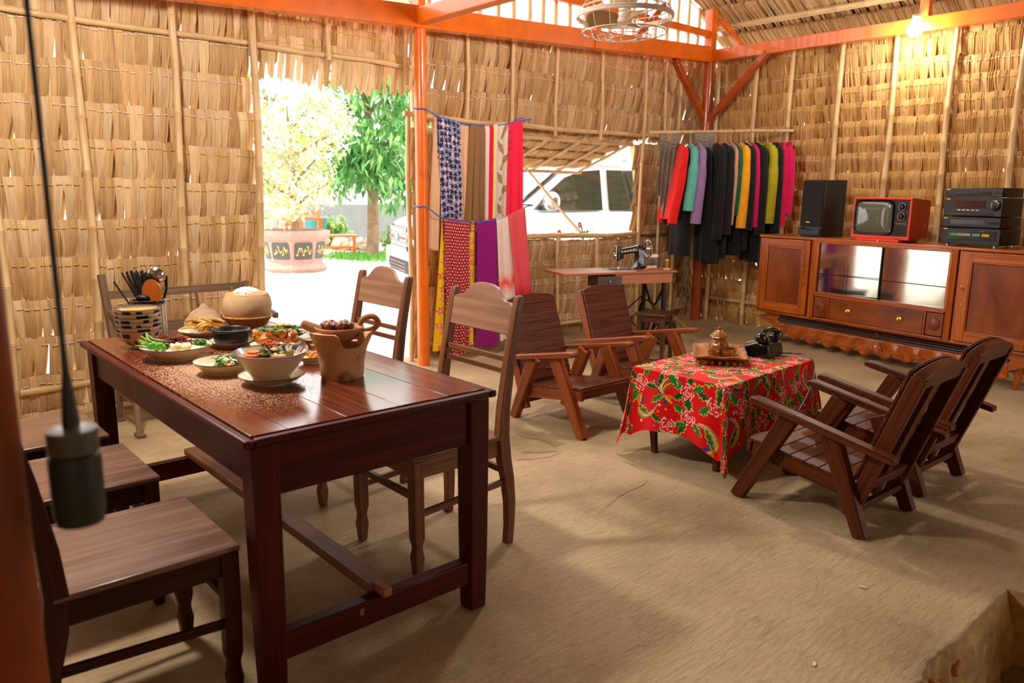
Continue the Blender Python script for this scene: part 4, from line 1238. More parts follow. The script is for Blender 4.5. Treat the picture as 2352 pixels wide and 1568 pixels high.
b = MB(); b.lathe([(0, 0), (0.038, 0), (0.05, 0.02), (0.056, 0.045), (0.048, 0.07), (0.034, 0.084), (0.034, 0.094), (0.046, 0.098), (0.05, 0.104)], n=24, wob=lambda th, z: 1+0.05*math.cos(8*th)); b.build('body', M['amber'], tp)
b = MB(); b.lathe([(0.053, 0.104), (0.05, 0.112), (0.036, 0.122), (0.022, 0.138), (0.01, 0.146), (0, 0.146)], n=24, wob=lambda th, z: 1+0.06*math.cos(8*th)); ld_ = b.build('lid', M['amber'], tp)
b = MB(); b.ell((0, 0, 0.153), (0.010, 0.010, 0.010)); b.build('knob', plain('red_bead', (170, 40, 20), 0.2), ld_)
b = MB(); b.tube(smooth_path([(0.05, 0, 0.035), (0.075, 0, 0.05), (0.085, 0, 0.08)]), [0.011]*6+[0.009]*6+[0.007], 10); b.build('spout', M['amber'], tp)
b = MB(); b.tube(smooth_path([(-0.045, 0, 0.07), (-0.08, 0, 0.075), (-0.085, 0, 0.045), (-0.052, 0, 0.03)]), 0.006, 8); b.build('handle', M['amber'], tp)
for k, (dx, dy) in enumerate(((-0.11, 0.035), (-0.09, -0.045), (0.0, -0.065), (0.10, -0.02))):
    c_, s_ = math.cos(0.62), math.sin(0.62)
    b = MB(); b.lathe([(0, 0.0), (0.018, 0), (0.03, 0.018), (0.034, 0.04), (0.031, 0.04), (0.027, 0.02), (0, 0.008)], n=18, wob=lambda th, z: 1+0.04*math.cos(6*th))
    tag(b.build('teacup', M['amber'], loc=(3.805+dx*c_-dy*s_, 2.47+dx*s_+dy*c_, cz+0.026)), ['amber teacup at the far left of the tea tray', 'amber teacup at the near left of the tea tray', 'amber teacup in front of the teapot', 'amber teacup right of the teapot, beside the telephone'][k], 'cup', 'teacups on the tray')
# ------------------------------------------------------------------ dishes on the dining table
Z = TZ+0.0005
CREAM, BLUE, RIMB = lin((222, 206, 168)), lin((26, 40, 76)), lin((60, 60, 74))
def glaze(name, rough=0.25):
    return tinted(name, rough, 0.1, 60, 0.5)
M['glaze'] = glaze('cream_glaze')
def plate_prof(r, h, foot=0.5):
    return [(0, 0.004), (r*foot*0.8, 0.003), (r*foot*0.9, 0.0), (r*foot, 0.0), (r*foot*1.02, 0.007), (r*0.78, h*0.45), (r*0.97, h*0.93), (r, h), (r*0.985, h+0.002), (r*0.95, h*0.97), (r*0.76, h*0.58), (r*foot*0.95, 0.014), (0, 0.011)]
def dish(name, label, x, y, r, h, cat='plate', group='cream plates on the table', foot=0.55, z=Z, blue=0.0, prof=None, n=48):
    b = MB(); b.lathe(prof or plate_prof(r, h, foot), (0, 0, 0), n)
    for i, p in enumerate(b.v):
        rr = math.hypot(p[0], p[1]); th = math.atan2(p[1], p[0])
        c = CREAM
        if rr > r*0.975: c = RIMB
        elif blue and rr > r*0.8 and math.sin(th*4) > blue and RND.random() < 0.7: c = BLUE
        b.c[i] = c
    o = b.build('dish' if False else name, M['glaze'], loc=(x, y, z), smooth=50)
    return tag(o, label, cat, group)
def food(name, b, label, cat='food', group=None, mat='food', smooth=70, kind=None):
    o = b.build(name, M[mat], smooth=smooth)
    return tag(o, label, cat, group, kind)
def spot(cx, cy, R): 
    a, r = RND.uniform(0, 2*PI), R*math.sqrt(RND.random())
    return cx+r*math.cos(a), cy+r*math.sin(a)
def lump(c, r, col, n=9, m=6, jit=0.16, flat=0.8):
    b = MB(); b.col = lin(col); b.ell(c, (r, r*RND.uniform(0.8, 1.1), r*flat), n, m, (RND.uniform(-.5, .5), RND.uniform(-.5, .5), RND.uniform(0, 6)), jit); return b
def leafcard(b, c, L, w, yaw_, pit, col):
    b.col = lin(col)
    d = Vector((math.cos(yaw_)*math.cos(pit), math.sin(yaw_)*math.cos(pit), math.sin(pit))); s = Vector((-math.sin(yaw_), math.cos(yaw_), 0)); nrm = d.cross(s)
    vs = []
    for t, q in ((0, 0.15), (0.3, 0.9), (0.6, 1.0), (0.85, 0.6), (1.0, 0.05)):
        for k in (-1, 0, 1): vs.append(Vector(c)+d*L*t+s*w*0.5*q*k-nrm*(0.0 if k else 0.12*w)-Vector((0, 0, 0.25*L*t*t)))
    b.add(vs, [(i*3+k, i*3+k+1, i*3+k+4, i*3+k+3) for i in range(4) for k in range(2)])

# stack of bowls
bp = [(0, 0.006), (0.036, 0.004), (0.04, 0.0), (0.045, 0.0), (0.044, 0.012), (0.052, 0.016), (0.064, 0.028), (0.070, 0.034), (0.0745, 0.042), (0.0765, 0.0465), (0.0765, 0.047), (0.0805, 0.056), (0.0845, 0.0665), (0.0846, 0.067), (0.086, 0.072), (0.088, 0.074), (0.085, 0.073), (0.078, 0.054), (0.064, 0.034), (0.04, 0.02), (0, 0.017)]
NB = ['lowest bowl in the blue brushed stack', 'second bowl from the bottom of the blue brushed stack', 'third bowl from the bottom of the blue brushed stack', 'third bowl from the top of the blue brushed stack', 'second bowl from the top of the blue brushed stack', 'topmost empty bowl of the blue brushed stack']
for i in range(6):
    b = MB(); b.lathe(bp, (0, 0, 0), 84)
    for j, p in enumerate(b.v):
        rr, th = math.hypot(p[0], p[1]), math.atan2(p[1], p[0])+i*0.5
        k = (j-1) % 84; ring = 0 if j == 0 else 1+(j-1)//84
        c = CREAM
        if 10 <= ring <= 12 and math.sin(th*4) > -0.3 and (k*7919 % 11) < 8: c = BLUE
        if ring in (15, 16): c = RIMB
        if ring > 16: c = lin((230, 196, 128))
        if 5 <= ring <= 7 and (k % 7) < 2: c = lin((96, 92, 90))
        b.c[j] = c
    tag(b.build('bowl', M['glaze'], loc=(0.905+RND.uniform(-.003, .003), 3.385+RND.uniform(-.003, .003), Z+0.0185*i), smooth=50), NB[i], 'bowl', 'stacked bowls')
# utensil jar
hx_, hy_, hh = 1.005, 3.58, 0.172
ut = thing('utensil_jar', 'striped white and blue ceramic jar with black rim holding chopsticks', 'jar', (hx_, hy_, Z))
b = MB(); b.lathe([(0, 0.004), (0.066, 0), (0.07, 0.006), (0.07, 0.03), (0.07, 0.06), (0.07, 0.09), (0.07, 0.12), (0.07, hh-0.02)], n=90)
for j, p in enumerate(b.v):
    k = j % 90
    b.c[j] = lin((46, 44, 70)) if (k % 9 in (0, 1, 4) and p[2] > 0.01) else lin((216, 206, 184))
b.build('body', M['glaze'], ut)
b = MB(); b.lathe([(0.07, hh-0.022), (0.074, hh-0.016), (0.074, hh-0.003), (0.07, hh), (0.063, hh-0.004), (0.062, 0.02), (0, 0.016)], n=48); b.build('rim', M['black'], ut)
for i in range(24):
    a = RND.uniform(0, 2*PI); r0 = RND.uniform(0.0, 0.03); tilt = RND.uniform(0.02, 0.12)
    dx, dy = -0.10+0.15*RND.random(), 0.12-0.12*RND.random()
    p0 = Vector((hx_+r0*math.cos(a), hy_+r0*math.sin(a), Z+0.024))
    top = Vector((hx_-0.035+RND.uniform(-.055, .05), hy_+0.03+RND.uniform(-.05, .045), Z+0.285+RND.uniform(-.012, .012)))
    if i == 0: top = Vector((hx_-0.115, hy_+0.07, Z+0.25)); p0 = Vector((hx_-0.01, hy_, Z+0.03))
    b = MB(); b.tube([p0, top], [0.0028, 0.0042], 6)
    tag(b.build('chopstick', M['blackplastic']), 'thin black chopstick in the bundle in the ceramic jar', 'chopstick', 'chopsticks in the jar')
b = MB(); out = []
for k in range(28):
    a = 2*PI*k/28; out.append((0.043*math.cos(a)*(1-0.12*math.sin(a)), 0.052*math.sin(a)))
wdir = Vector((0.66, 0.75, 0)); rdir = Vector((0.75, -0.66, 0))
b.prism(out, 0.008, frame((hx_+0.005, hy_-0.052, Z+0.212), rdir, (0, 0.12, 0.99), rdir.cross(Vector((0, 0.12, 0.99)))))
b.bar((hx_+0.005, hy_-0.052, Z+0.17), (hx_+0.0, hy_-0.02, Z+0.03), 0.016, 0.007)
rp = food('rice_paddle', b, 'orange-brown wooden rice paddle in the ceramic jar', 'paddle'); rp.data.materials[0] = plain('orange_wood', (168, 84, 26), 0.35)
ladle = thing('ladle', 'steel soup ladle with black handle in the ceramic jar', 'ladle', (hx_+0.045, hy_+0.02, Z+0.27))
b = MB(); b.lathe([(0, -0.03), (0.025, -0.024), (0.04, -0.008), (0.044, 0.004), (0.041, 0.004), (0.036, -0.008), (0.022, -0.02), (0, -0.025)], n=24); b.build('bowl', M['steel'], ladle, rot=(-1.15, 0.5, -0.6))
b = MB(); b.tube([(0.042, -0.01, -0.002), (0.036, -0.022, -0.06), (-0.02, -0.02, -0.235)], [0.007, 0.006, 0.005], 8); b.build('handle', M['black'], ladle)
b = MB(); b.ell((hx_-0.03, hy_-0.035, Z+hh+0.012), (0.03, 0.018, 0.014), 14, 8, (0.3, 0.1, -0.6)); b.tube([(hx_-0.03, hy_-0.035, Z+hh+0.008), (hx_-0.01, hy_-0.01, Z+0.05)], 0.004, 8)
tag(b.build('spoon', M['darkmetal']), 'dark metal spoon leaning on the rim of the ceramic jar', 'spoon')

# vegetable plate
vx, vy = 0.95, 3.06
dish('plate', 'cream plate of raw vegetables at the left of the dining table', vx, vy, 0.135, 0.052)
U_ = Vector((0.75, -0.66, 0)); D_ = Vector((0.66, 0.75, 0))   # along the picture / away from it
def vp(a, d, z): return Vector((vx, vy, Z))+U_*a+D_*d+Vector((0, 0, z))
for i in range(8):
    b = MB(); b.col = lin((96+RND.randrange(40), 160, 50)); o_ = RND.uniform(-.02, .03)
    b.tube(smooth_path([vp(-0.13+RND.uniform(-.02, .012), -0.035+0.012*i+o_*0.4, 0.056+0.005*i), vp(-0.08, -0.02+o_, 0.048+0.004*i), vp(-0.02, -0.005+o_, 0.042+0.003*i)], 4), [0.0025]+[0.0042]*7+[0.004], 7)
    food('okra', b, 'thin green okra spear on the vegetable plate', 'vegetable', 'okra spears')
for i, (a, d) in enumerate(((-0.065, -0.055), (-0.035, -0.06))):
    b = MB(); b.col = lin((92, 176, 42))
    for k in range(5): b.ell(vp(a+0.012*math.cos(k*1.3), d+0.012*math.sin(k*1.3), 0.05+0.003*k), (0.011, 0.011, 0.014), 8, 6)
    food('green_pepper', b, ['bright green pepper piece at the front left of the vegetable plate', 'bright green pepper piece beside the cauliflower'][i], 'vegetable', 'green pepper pieces')
for i, (a, d) in enumerate(((0.015, -0.055), (0.055, -0.05), (0.035, -0.03))):
    b = MB()
    for k in range(12):
        b.col = lin((232+RND.randrange(14), 220, 172)); q = spot(0, 0, 0.021); b.ell(vp(a+q[0], d+q[1]*0.7, 0.048+RND.uniform(0, .012)), (0.010, 0.010, 0.009), 8, 6, None, 0.1)
    food('cauliflower', b, ['cauliflower floret at the front of the vegetable plate', 'right cauliflower floret on the vegetable plate', 'rear cauliflower floret on the vegetable plate'][i], 'vegetable', 'cauliflower florets')
b = MB()
for k in range(26):
    b.col = lin((30+RND.randrange(20), 104+RND.randrange(40), 24)); q = spot(0, 0, 0.02); b.ell(vp(0.098+q[0], -0.01+q[1], 0.06+RND.uniform(0, .014)), (0.007,)*3, 6, 5)
food('broccoli', b, 'dark green broccoli floret at the right of the vegetable plate', 'vegetable')
for i, (a, d) in enumerate(((-0.075, 0.03), (-0.02, 0.06), (0.0, 0.055))):
    b = MB(); b.col = lin((232, 112, 40)); b.bar(vp(a-0.02, d, 0.062), vp(a+0.02, d-0.004, 0.058+0.006*i), 0.018, 0.014)
    food('carrot', b, ['orange carrot stick behind the okra', 'orange carrot stick behind the red cabbage', 'shorter carrot stick behind the red cabbage'][i], 'vegetable', 'carrot sticks')
b = MB()
for k in range(90):
    b.col = lin(RND.choice(((96, 14, 36), (128, 20, 44), (60, 16, 34), (168, 30, 52)))); q = spot(0, 0, 0.055); p = vp(q[0]*1.1-0.005, q[1]*0.6+0.015, 0.05+0.028*RND.random()*(1-abs(q[0])/0.08))
    a = RND.uniform(0, 6.28); b.bar(p, p+Vector((math.cos(a)*0.03, math.sin(a)*0.03, RND.uniform(-.008, .01))), 0.006, 0.003)
food('red_cabbage', b, 'heap of shredded red cabbage on the vegetable plate', 'vegetable', kind='stuff')
for i in range(4):
    b = MB(); b.col = lin((168, 190, 96)); p = vp(0.07+0.014*i, 0.03-0.012*i, 0.056); b.lathe([(0, -0.003), (0.02, -0.003), (0.021, 0), (0.02, 0.003), (0, 0.003)], p, 14)
    food('cucumber_slice', b, 'pale cucumber slice at the right rear of the vegetable plate', 'vegetable', 'cucumber slices')
# fried plate
fx, fy = 1.19, 3.44
dish('plate', 'cream plate of yellow fried strips in front of the coconut husk lid', fx, fy, 0.11, 0.034)
for i in range(28):
    b = MB(); b.col = lin(RND.choice(((214, 160, 60), (196, 134, 40), (226, 186, 104), (170, 116, 36)))); q = spot(fx, fy, 0.065); a = RND.uniform(-1.5, 0.6); z = Z+0.028+0.0016*i
    d = Vector((math.cos(a), math.sin(a), 0)); p = Vector((q[0], q[1], z))
    b.tube(smooth_path([p-d*0.045, p-d*0.01+Vector((0, 0, 0.008)), p+d*0.045], 3), [0.003, 0.0055, 0.0065, 0.007, 0.006, 0.005, 0.003], 5)
    food('fried_strip', b, 'yellow fried strip piled on the plate before the husk lid', 'food', 'fried strips')
# coconut husk lid
b = MB(); b.lathe([(0.09, 0), (0.093, 0.012), (0.082, 0.05), (0.052, 0.09), (0.02, 0.108), (0.008, 0.125), (0, 0.128)], n=40, wob=lambda th, z: 1+0.05*math.sin(9*th)*(z/0.12)+0.03*math.sin(3*th))
M['husk'] = wood('coconut_husk', (164, 128, 92), (216, 184, 146), 0.8, 16, 0.4)
tag(b.build('husk_cap', M['husk'], loc=(1.255, 3.612, Z), rot=(0.0, 0.0, 0)), 'pointed coconut husk cap behind the fried strips', 'lid')
# basket, coconut bowl, rice
bx, by = 1.437, 3.54
M['rattan'] = plain('rattan', (186, 132, 66), 0.45, var=0.3, ns=80)
bk = thing('basket', 'woven rattan basket under the coconut bowl of rice', 'basket', (bx, by, Z))
b = MB(); b.lathe([(0, 0.006), (0.07, 0.004), (0.072, 0.0)], n=32); b.lathe([(0.07, 0), (0.074, 0.012)], n=32); b.build('bottom', M['rattan'], bk)
b = MB()
for s in (-1, 1):
    for k in range(34):
        a = 2*PI*k/34; pts = []
        for t in range(5):
            q = t/4; aa = a+s*0.55*q; r = 0.072+0.036*q+(0.0015 if s > 0 else -0.0015); pts.append((r*math.cos(aa), r*math.sin(aa), 0.005+0.055*q))
        b.tube(pts, 0.0032, 5)
tag(b.build('weave', M['rattan'], bk), kind='stuff')
b = MB(); pts = [(0.109*math.cos(2*PI*k/40), 0.109*math.sin(2*PI*k/40), 0.061) for k in range(41)]; b.tube(pts, 0.006, 6, False); b.build('rim', M['rattan'], bk)
cc = thing('coconut_bowl', 'carved coconut husk bowl filled with white rice', 'bowl', (bx, by, Z+0.012))
b = MB(); b.lathe([(0, 0.0), (0.05, 0.0), (0.085, 0.02), (0.108, 0.065), (0.112, 0.10), (0.106, 0.135), (0.096, 0.154)], n=48, wob=lambda th, z: 1+0.025*math.sin(3*th+1)+0.012*math.sin(7*th+z*30))
M['coconut'] = wood('coconut_shell_tan', (190, 148, 104), (226, 192, 148), 0.6, 7, 0.15); b.build('husk', M['coconut'], cc, smooth=70)
b = MB(); b.lathe([(0.096, 0.154), (0.092, 0.158), (0.068, 0.158), (0.063, 0.150), (0.057, 0.11), (0, 0.10)], n=48, wob=lambda th, z: 1+0.025*math.sin(3*th+1)+0.02*math.sin(5*th)*(z < 0.158)); b.build('cut_rim', plain('cut_coconut_rim', (210, 144, 76), 0.6), cc, smooth=60)
b = MB(); b.col = lin((246, 240, 228)); b.ell((0, 0, 0.155), (0.061, 0.061, 0.029), 18, 8)
for k in range(560):
    q = spot(0, 0, 0.06); r = math.hypot(*q); z = 0.181-0.02*(r/0.06)**2+RND.uniform(0, .006)
    b.ell((q[0], q[1], z), (0.0042, 0.0018, 0.0018), 5, 4, (0, RND.uniform(-.6, .6), RND.uniform(0, 3)))
tag(b.build('rice', M['matte'], cc), 'mound of white cooked rice', kind='stuff')
# black pot on a saucer
px_, py_ = 1.204, 3.158
dish('saucer', 'cream saucer under the black sauce pot', px_, py_, 0.095, 0.026, 'plate', 'cream plates on the table')
pt = thing('clay_pot', 'small black clay pot of dark sauce on a cream saucer', 'pot', (px_, py_, Z+0.013))
b = MB(); b.lathe([(0, 0), (0.06, 0), (0.068, 0.01), (0.071, 0.035), (0.069, 0.05), (0.078, 0.056), (0.079, 0.062), (0.072, 0.064), (0.066, 0.058), (0.064, 0.03), (0, 0.028)], n=44); b.build('body', M['blackplastic'], pt, smooth=50)
for s in (-1, 1):
    b = MB(); b.prism([(0.07, -0.022), (0.092, -0.014), (0.095, 0), (0.092, 0.014), (0.07, 0.022)], 0.009, rotz(-0.85+(PI if s > 0 else 0)) @ Matrix.Translation((0, 0, 0.056))); b.build('handle', M['blackplastic'], pt, bevel=0.003)
b = MB(); b.lathe([(0, 0.05), (0.0655, 0.05)], n=32); b.build('sauce', plain('dark_sauce', (40, 20, 12), 0.08), pt)
# greens plate
gx, gy = 1.452, 3.214
dish('plate', 'cream plate with blue rim holding garlic morning glory greens', gx, gy, 0.128, 0.034, blue=0.1)
b = MB()
for k in range(150):
    b.col = lin(RND.choice(((30, 78, 30), (44, 96, 36), (60, 110, 48), (24, 60, 28)))); q = spot(gx, gy, 0.088); a = RND.uniform(0, 6.28); p = Vector((q[0], q[1], Z+0.022+RND.uniform(0, .022))); d = Vector((math.cos(a), math.sin(a), 0))
    b.tube([p-d*0.025, p+Vector((0, 0, .004)), p+d*0.025], [0.0022, 0.003, 0.0022], 5)
for k in range(70):
    q = spot(gx, gy, 0.085); leafcard(b, (q[0], q[1], Z+0.036+RND.uniform(0, .01)), 0.03, 0.014, RND.uniform(0, 6.28), RND.uniform(-.3, .5), RND.choice(((34, 88, 30), (52, 112, 44), (76, 128, 60))))
food('morning_glory', b, 'tangle of stir-fried green stems on the blue-rimmed plate', 'vegetable', kind='stuff')
for i, (dx, dy) in enumerate(((-0.02, 0.0), (-0.005, -0.012), (0.018, 0.012), (0.03, -0.01))):
    food('garlic_clove', lump((gx+dx, gy+dy, Z+0.055), 0.013, (226, 176, 84) if i < 2 else (232, 210, 150)), ['leftmost golden garlic clove on the greens', 'golden garlic clove at the front of the greens', 'pale garlic clove at the back of the greens', 'rightmost pale garlic clove on the greens'][i], 'food', 'garlic cloves')
# chicken plate
kx, ky = 1.31, 2.955
dish('plate', 'cream plate of orange fried chicken behind the soup bowl', kx, ky, 0.105, 0.03)
for i in range(16):
    q = (kx+(-0.08+0.16*(i % 8)/7)*0.75+RND.uniform(-.01, .01), ky-(-0.08+0.16*(i % 8)/7)*0.6+RND.uniform(-.03, .03))
    food('fried_chicken', lump((q[0], q[1], Z+0.045+0.02*(i > 7)+RND.uniform(0, .01)), RND.uniform(0.018, 0.027), (200+RND.randrange(24), 116+RND.randrange(34), 46), 13, 9, 0.3), 'crisp orange piece of fried chicken behind the soup bowl', 'food', 'fried chicken pieces')
for i in range(9):
    b = MB(); q = spot(kx, ky, 0.045); leafcard(b, (q[0], q[1], Z+0.088), 0.035, 0.022, RND.uniform(0, 6.28), RND.uniform(0, 0.7), RND.choice(((70, 140, 40), (104, 168, 60), (52, 116, 36))))
    food('herb_leaf', b, 'fresh green herb leaf on the fried chicken', 'herb', 'herb leaves on the chicken', 'foliage')
# herb plate
hx2, hy2 = 1.0, 2.705
dish('plate', 'cream plate with green coriander left of the soup bowl', hx2, hy2, 0.107, 0.045)
b = MB()
for k in range(60):
    b.col = lin(RND.choice(((224, 130, 50), (236, 170, 90), (210, 96, 40)))); q = spot(hx2+0.02, hy2-0.01, 0.06); b.ell((q[0], q[1], Z+0.022+RND.uniform(0, .01)), (0.008, 0.006, 0.005), 6, 5)
food('minced_filling', b, 'orange minced filling under the coriander', 'food', kind='stuff')
for i in range(26):
    b = MB(); q = spot(hx2+0.01, hy2-0.005, 0.042); leafcard(b, (q[0], q[1], Z+0.035+RND.uniform(0, .025)), 0.026, 0.022, RND.uniform(0, 6.28), RND.uniform(-.2, 0.7), RND.choice(((56, 146, 36), (84, 172, 48), (40, 112, 34))))
    food('coriander_leaf', b, 'green coriander leaf on the plate left of the soup', 'herb', 'coriander leaves', 'foliage')
# soup
sx_, sy_ = 1.068, 2.455
dish('saucer', 'cream saucer under the big soup bowl', sx_, sy_, 0.112, 0.03)
so = thing('soup_bowl', 'large cream soup bowl with blue brushed rim in front on the table', 'bowl', (sx_, sy_, Z+0.0135))
b = MB(); R_ = 0.126
b.lathe([(0, 0.004), (0.05, 0.002), (0.055, 0), (0.062, 0.0), (0.064, 0.012), (0.088, 0.042), (0.112, 0.078), (0.124, 0.095), (0.126, 0.098), (0.123, 0.099), (0.117, 0.092), (0.109, 0.083), (0.1, 0.07), (0, 0.06)], n=96)
for j, p in enumerate(b.v):
    k = j % 96; ring = j//96
    th = math.atan2(p[1], p[0])
    b.c[j] = CREAM
    if j > 8*96-95 and ring <= 12 and p[2] > 0.08: 
        if p[2] > 0.096: b.c[j] = RIMB
        elif math.sin(th*3+0.4) > 0.2 and (k*31 % 7) < 5: b.c[j] = BLUE
    elif p[2] > 0.096: b.c[j] = RIMB
b.build('body', M['glaze'], so, smooth=50)
b = MB(); b.lathe([(0, 0.0815), (0.1085, 0.0815)], n=48); b.build('broth', plain('clear_orange_broth', (188, 132, 84), 0.06, spec=0.8), so)
zs = Z+0.0135+0.083
for i in range(9):
    b = MB(); b.col = lin(RND.choice(((226, 118, 50), (206, 190, 96), (222, 150, 90)))); q = spot(sx_, sy_, 0.075); b.lathe([(0, -0.003), (0.022, -0.003), (0.023, 0), (0.022, 0.004), (0, 0.004)], (q[0], q[1], zs+0.003+0.001*i), 16)
    food('vegetable_slice', b, 'round orange or pale vegetable slice floating in the soup', 'vegetable', 'soup slices')
for i, (dx, dy) in enumerate(((0.035, -0.03), (0.05, -0.02))):
    b = MB(); b.col = lin((190, 178, 66)); b.ell((sx_+dx, sy_+dy, zs+0.006), (0.026, 0.02, 0.014), 14, 8)
    food('starfruit_piece', b, ['yellow-green wedge in the front of the soup', 'yellow-green wedge to the right in the soup'][i], 'food', 'yellow wedges')
for i in range(30):
    b = MB(); q = spot(sx_+0.005, sy_+0.005, 0.045); leafcard(b, (q[0], q[1], zs+0.015+RND.uniform(0, .02)), 0.032, 0.012, RND.uniform(0, 6.28), RND.uniform(-.3, .6), RND.choice(((58, 104, 36), (84, 126, 50), (110, 140, 70))))
    food('soup_herb', b, 'chopped green herb on top of the soup', 'herb', 'soup herbs', 'foliage')
b = MB()
for k in range(90):
    b.col = lin(RND.choice(((226, 84, 30), (206, 52, 24), (238, 140, 60)))); q = spot(sx_+0.005, sy_+0.005, 0.03); r = math.hypot(q[0]-sx_, q[1]-sy_); b.ell((q[0], q[1], zs+0.026+0.02*(1-r/0.045)+RND.uniform(0, .006)), (0.006, 0.004, 0.003), 6, 5, (RND.uniform(0, 2), 0, RND.uniform(0, 3)))
food('chilli_heap', b, 'heap of fried orange chilli on the soup', 'food', kind='stuff')
# small bowls
for (x, y, r, h, lb) in ((1.462, 2.93, 0.036, 0.032, 'tiny glazed dip bowl behind the clay stove, farther one'), (1.43, 2.822, 0.032, 0.03, 'tiny glazed dip bowl behind the clay stove, nearer one')):
    dish('dip_bowl', lb, x, y, r, h, 'bowl', 'dip bowls', n=28)
dish('dish', 'small cream dish of orange pickle left of the clay stove', 1.318, 2.655, 0.058, 0.028, 'plate', None, n=36)
for i in range(14):
    q = spot(1.318, 2.655, 0.03); food('pickle_piece', lump((q[0], q[1], Z+0.026+RND.uniform(0, .014)), 0.010, (236, 140+RND.randrange(30), 50)), 'orange pickle piece in the small dish by the stove', 'food', 'pickle pieces')
# clay stove with pan
M['clay'] = plain('terracotta', (186, 128, 88), 0.75, var=0.2, ns=14, bmp=0.25)
def claystove_mat():
    mt, nt, bs = newmat('sooty_terracotta')
    f = gpnoise(nt, ns=14, detail=5); g = gpnoise(nt, ns=11, detail=3)
    c = ramp(nt, f, [(0.3, lin((196, 148, 98))), (0.7, lin((222, 180, 130)))])
    c = mixc(nt, math_(nt, 'MULTIPLY', ramp_v(nt, g, 0.57, 0.68), 0.8), c, lin((66, 56, 44)))
    nt.links.new(c, bs.inputs['Base Color']); bs.inputs['Roughness'].default_value = 0.8; bump(nt, bs, f, 0.3, 0.004); return mt
M['stove'] = claystove_mat()
qx, qy = 1.30, 2.385
ck = thing('clay_stove', 'small terracotta charcoal stove with soot stains on the dining table', 'stove', (qx, qy, Z))
b = MB(); n = 72; prof = [(0.0, 0.0), (0.072, 0.0), (0.075, 0.006), (0.08, 0.06), (0.088, 0.10), (0.093, 0.115)]
def top_h(th):
    th = th % (2*PI); h = 0.118
    for c0 in (3.55, 5.69, 1.5):
        d = abs((th-c0+PI) % (2*PI)-PI)
        h = max(h, 0.112+0.058*min(1, max(0, (0.78-d)/0.26)))
    return h
vs, fs = [], []
rings = []
for (r, z) in prof:
    rings.append([(r*math.cos(2*PI*k/n), r*math.sin(2*PI*k/n), z) for k in range(n)])
for f_ in (0.5, 1.0):
    rings.append([((0.093+0.024*f_*(top_h(2*PI*k/n)-0.118)/0.05)*math.cos(2*PI*k/n), (0.093+0.024*f_*(top_h(2*PI*k/n)-0.118)/0.05)*math.sin(2*PI*k/n), 0.115+(top_h(2*PI*k/n)-0.115)*f_) for k in range(n)])
rings.append([(0.075*math.cos(2*PI*k/n), 0.075*math.sin(2*PI*k/n), top_h(2*PI*k/n)-0.004) for k in range(n)])
rings.append([(0.07*math.cos(2*PI*k/n), 0.07*math.sin(2*PI*k/n), 0.08) for k in range(n)])
rings.append([(0.001*math.cos(2*PI*k/n), 0.001*math.sin(2*PI*k/n), 0.07) for k in range(n)])
for rg in rings: vs += rg
for j in range(len(rings)-1):
    for k in range(n): fs.append((j*n+k, j*n+(k+1) % n, (j+1)*n+(k+1) % n, (j+1)*n+k))
b.add(vs, fs); b.build('body', M['stove'], ck, smooth=50)
pn = thing('clay_pan', 'brown clay pan with loop handles and braised meat on the stove', 'pan', (qx-0.005, qy, Z+0.128))
b = MB(); b.lathe([(0, 0.0), (0.04, 0.002), (0.066, 0.02), (0.082, 0.045), (0.086, 0.052), (0.083, 0.055), (0.076, 0.046), (0.06, 0.026), (0, 0.018)], n=44); b.build('body', M['clay'], pn, smooth=50)
h1 = MB(); h1.tube(smooth_path([(0.05, -0.044, 0.034), (0.082, -0.072, 0.04), (0.103, -0.09, 0.066), (0.090, -0.079, 0.090), (0.066, -0.058, 0.084), (0.054, -0.047, 0.06)]), 0.0105, 10); h1.build('handle', M['clay'], pn)
h2 = MB(); h2.tube(smooth_path([(-0.045, 0.04, 0.03), (-0.08, 0.07, 0.052), (-0.10, 0.09, 0.064)]), [0.024, 0.023, 0.022, 0.021, 0.02, 0.019, 0.018, 0.0175, 0.017, 0.0165, 0.016, 0.013, 0.008], 12); h2.build('handle', M['clay'], pn)
b = MB(); b.lathe([(0, 0.042), (0.07, 0.042)], n=30); b.build('sauce', plain('caramel_sauce', (96, 44, 18), 0.12), pn)
for i in range(15):
    q = spot(qx-0.005, qy, 0.052); food('braised_meat', lump((q[0], q[1], Z+0.178+RND.uniform(0, .016)), RND.uniform(0.013, 0.02), RND.choice(((110, 58, 34), (138, 74, 40), (90, 52, 38), (150, 86, 50)))), 'glossy braised meat piece in the clay pan', 'food', 'braised meat pieces')
for i in range(3):
    q = spot(qx-0.01, qy-0.01, 0.04); food('peppercorn_sprig', lump((q[0], q[1], Z+0.195), 0.008, (84, 106, 52)), 'small green pepper berry on the braised meat', 'food', 'green pepper berries')

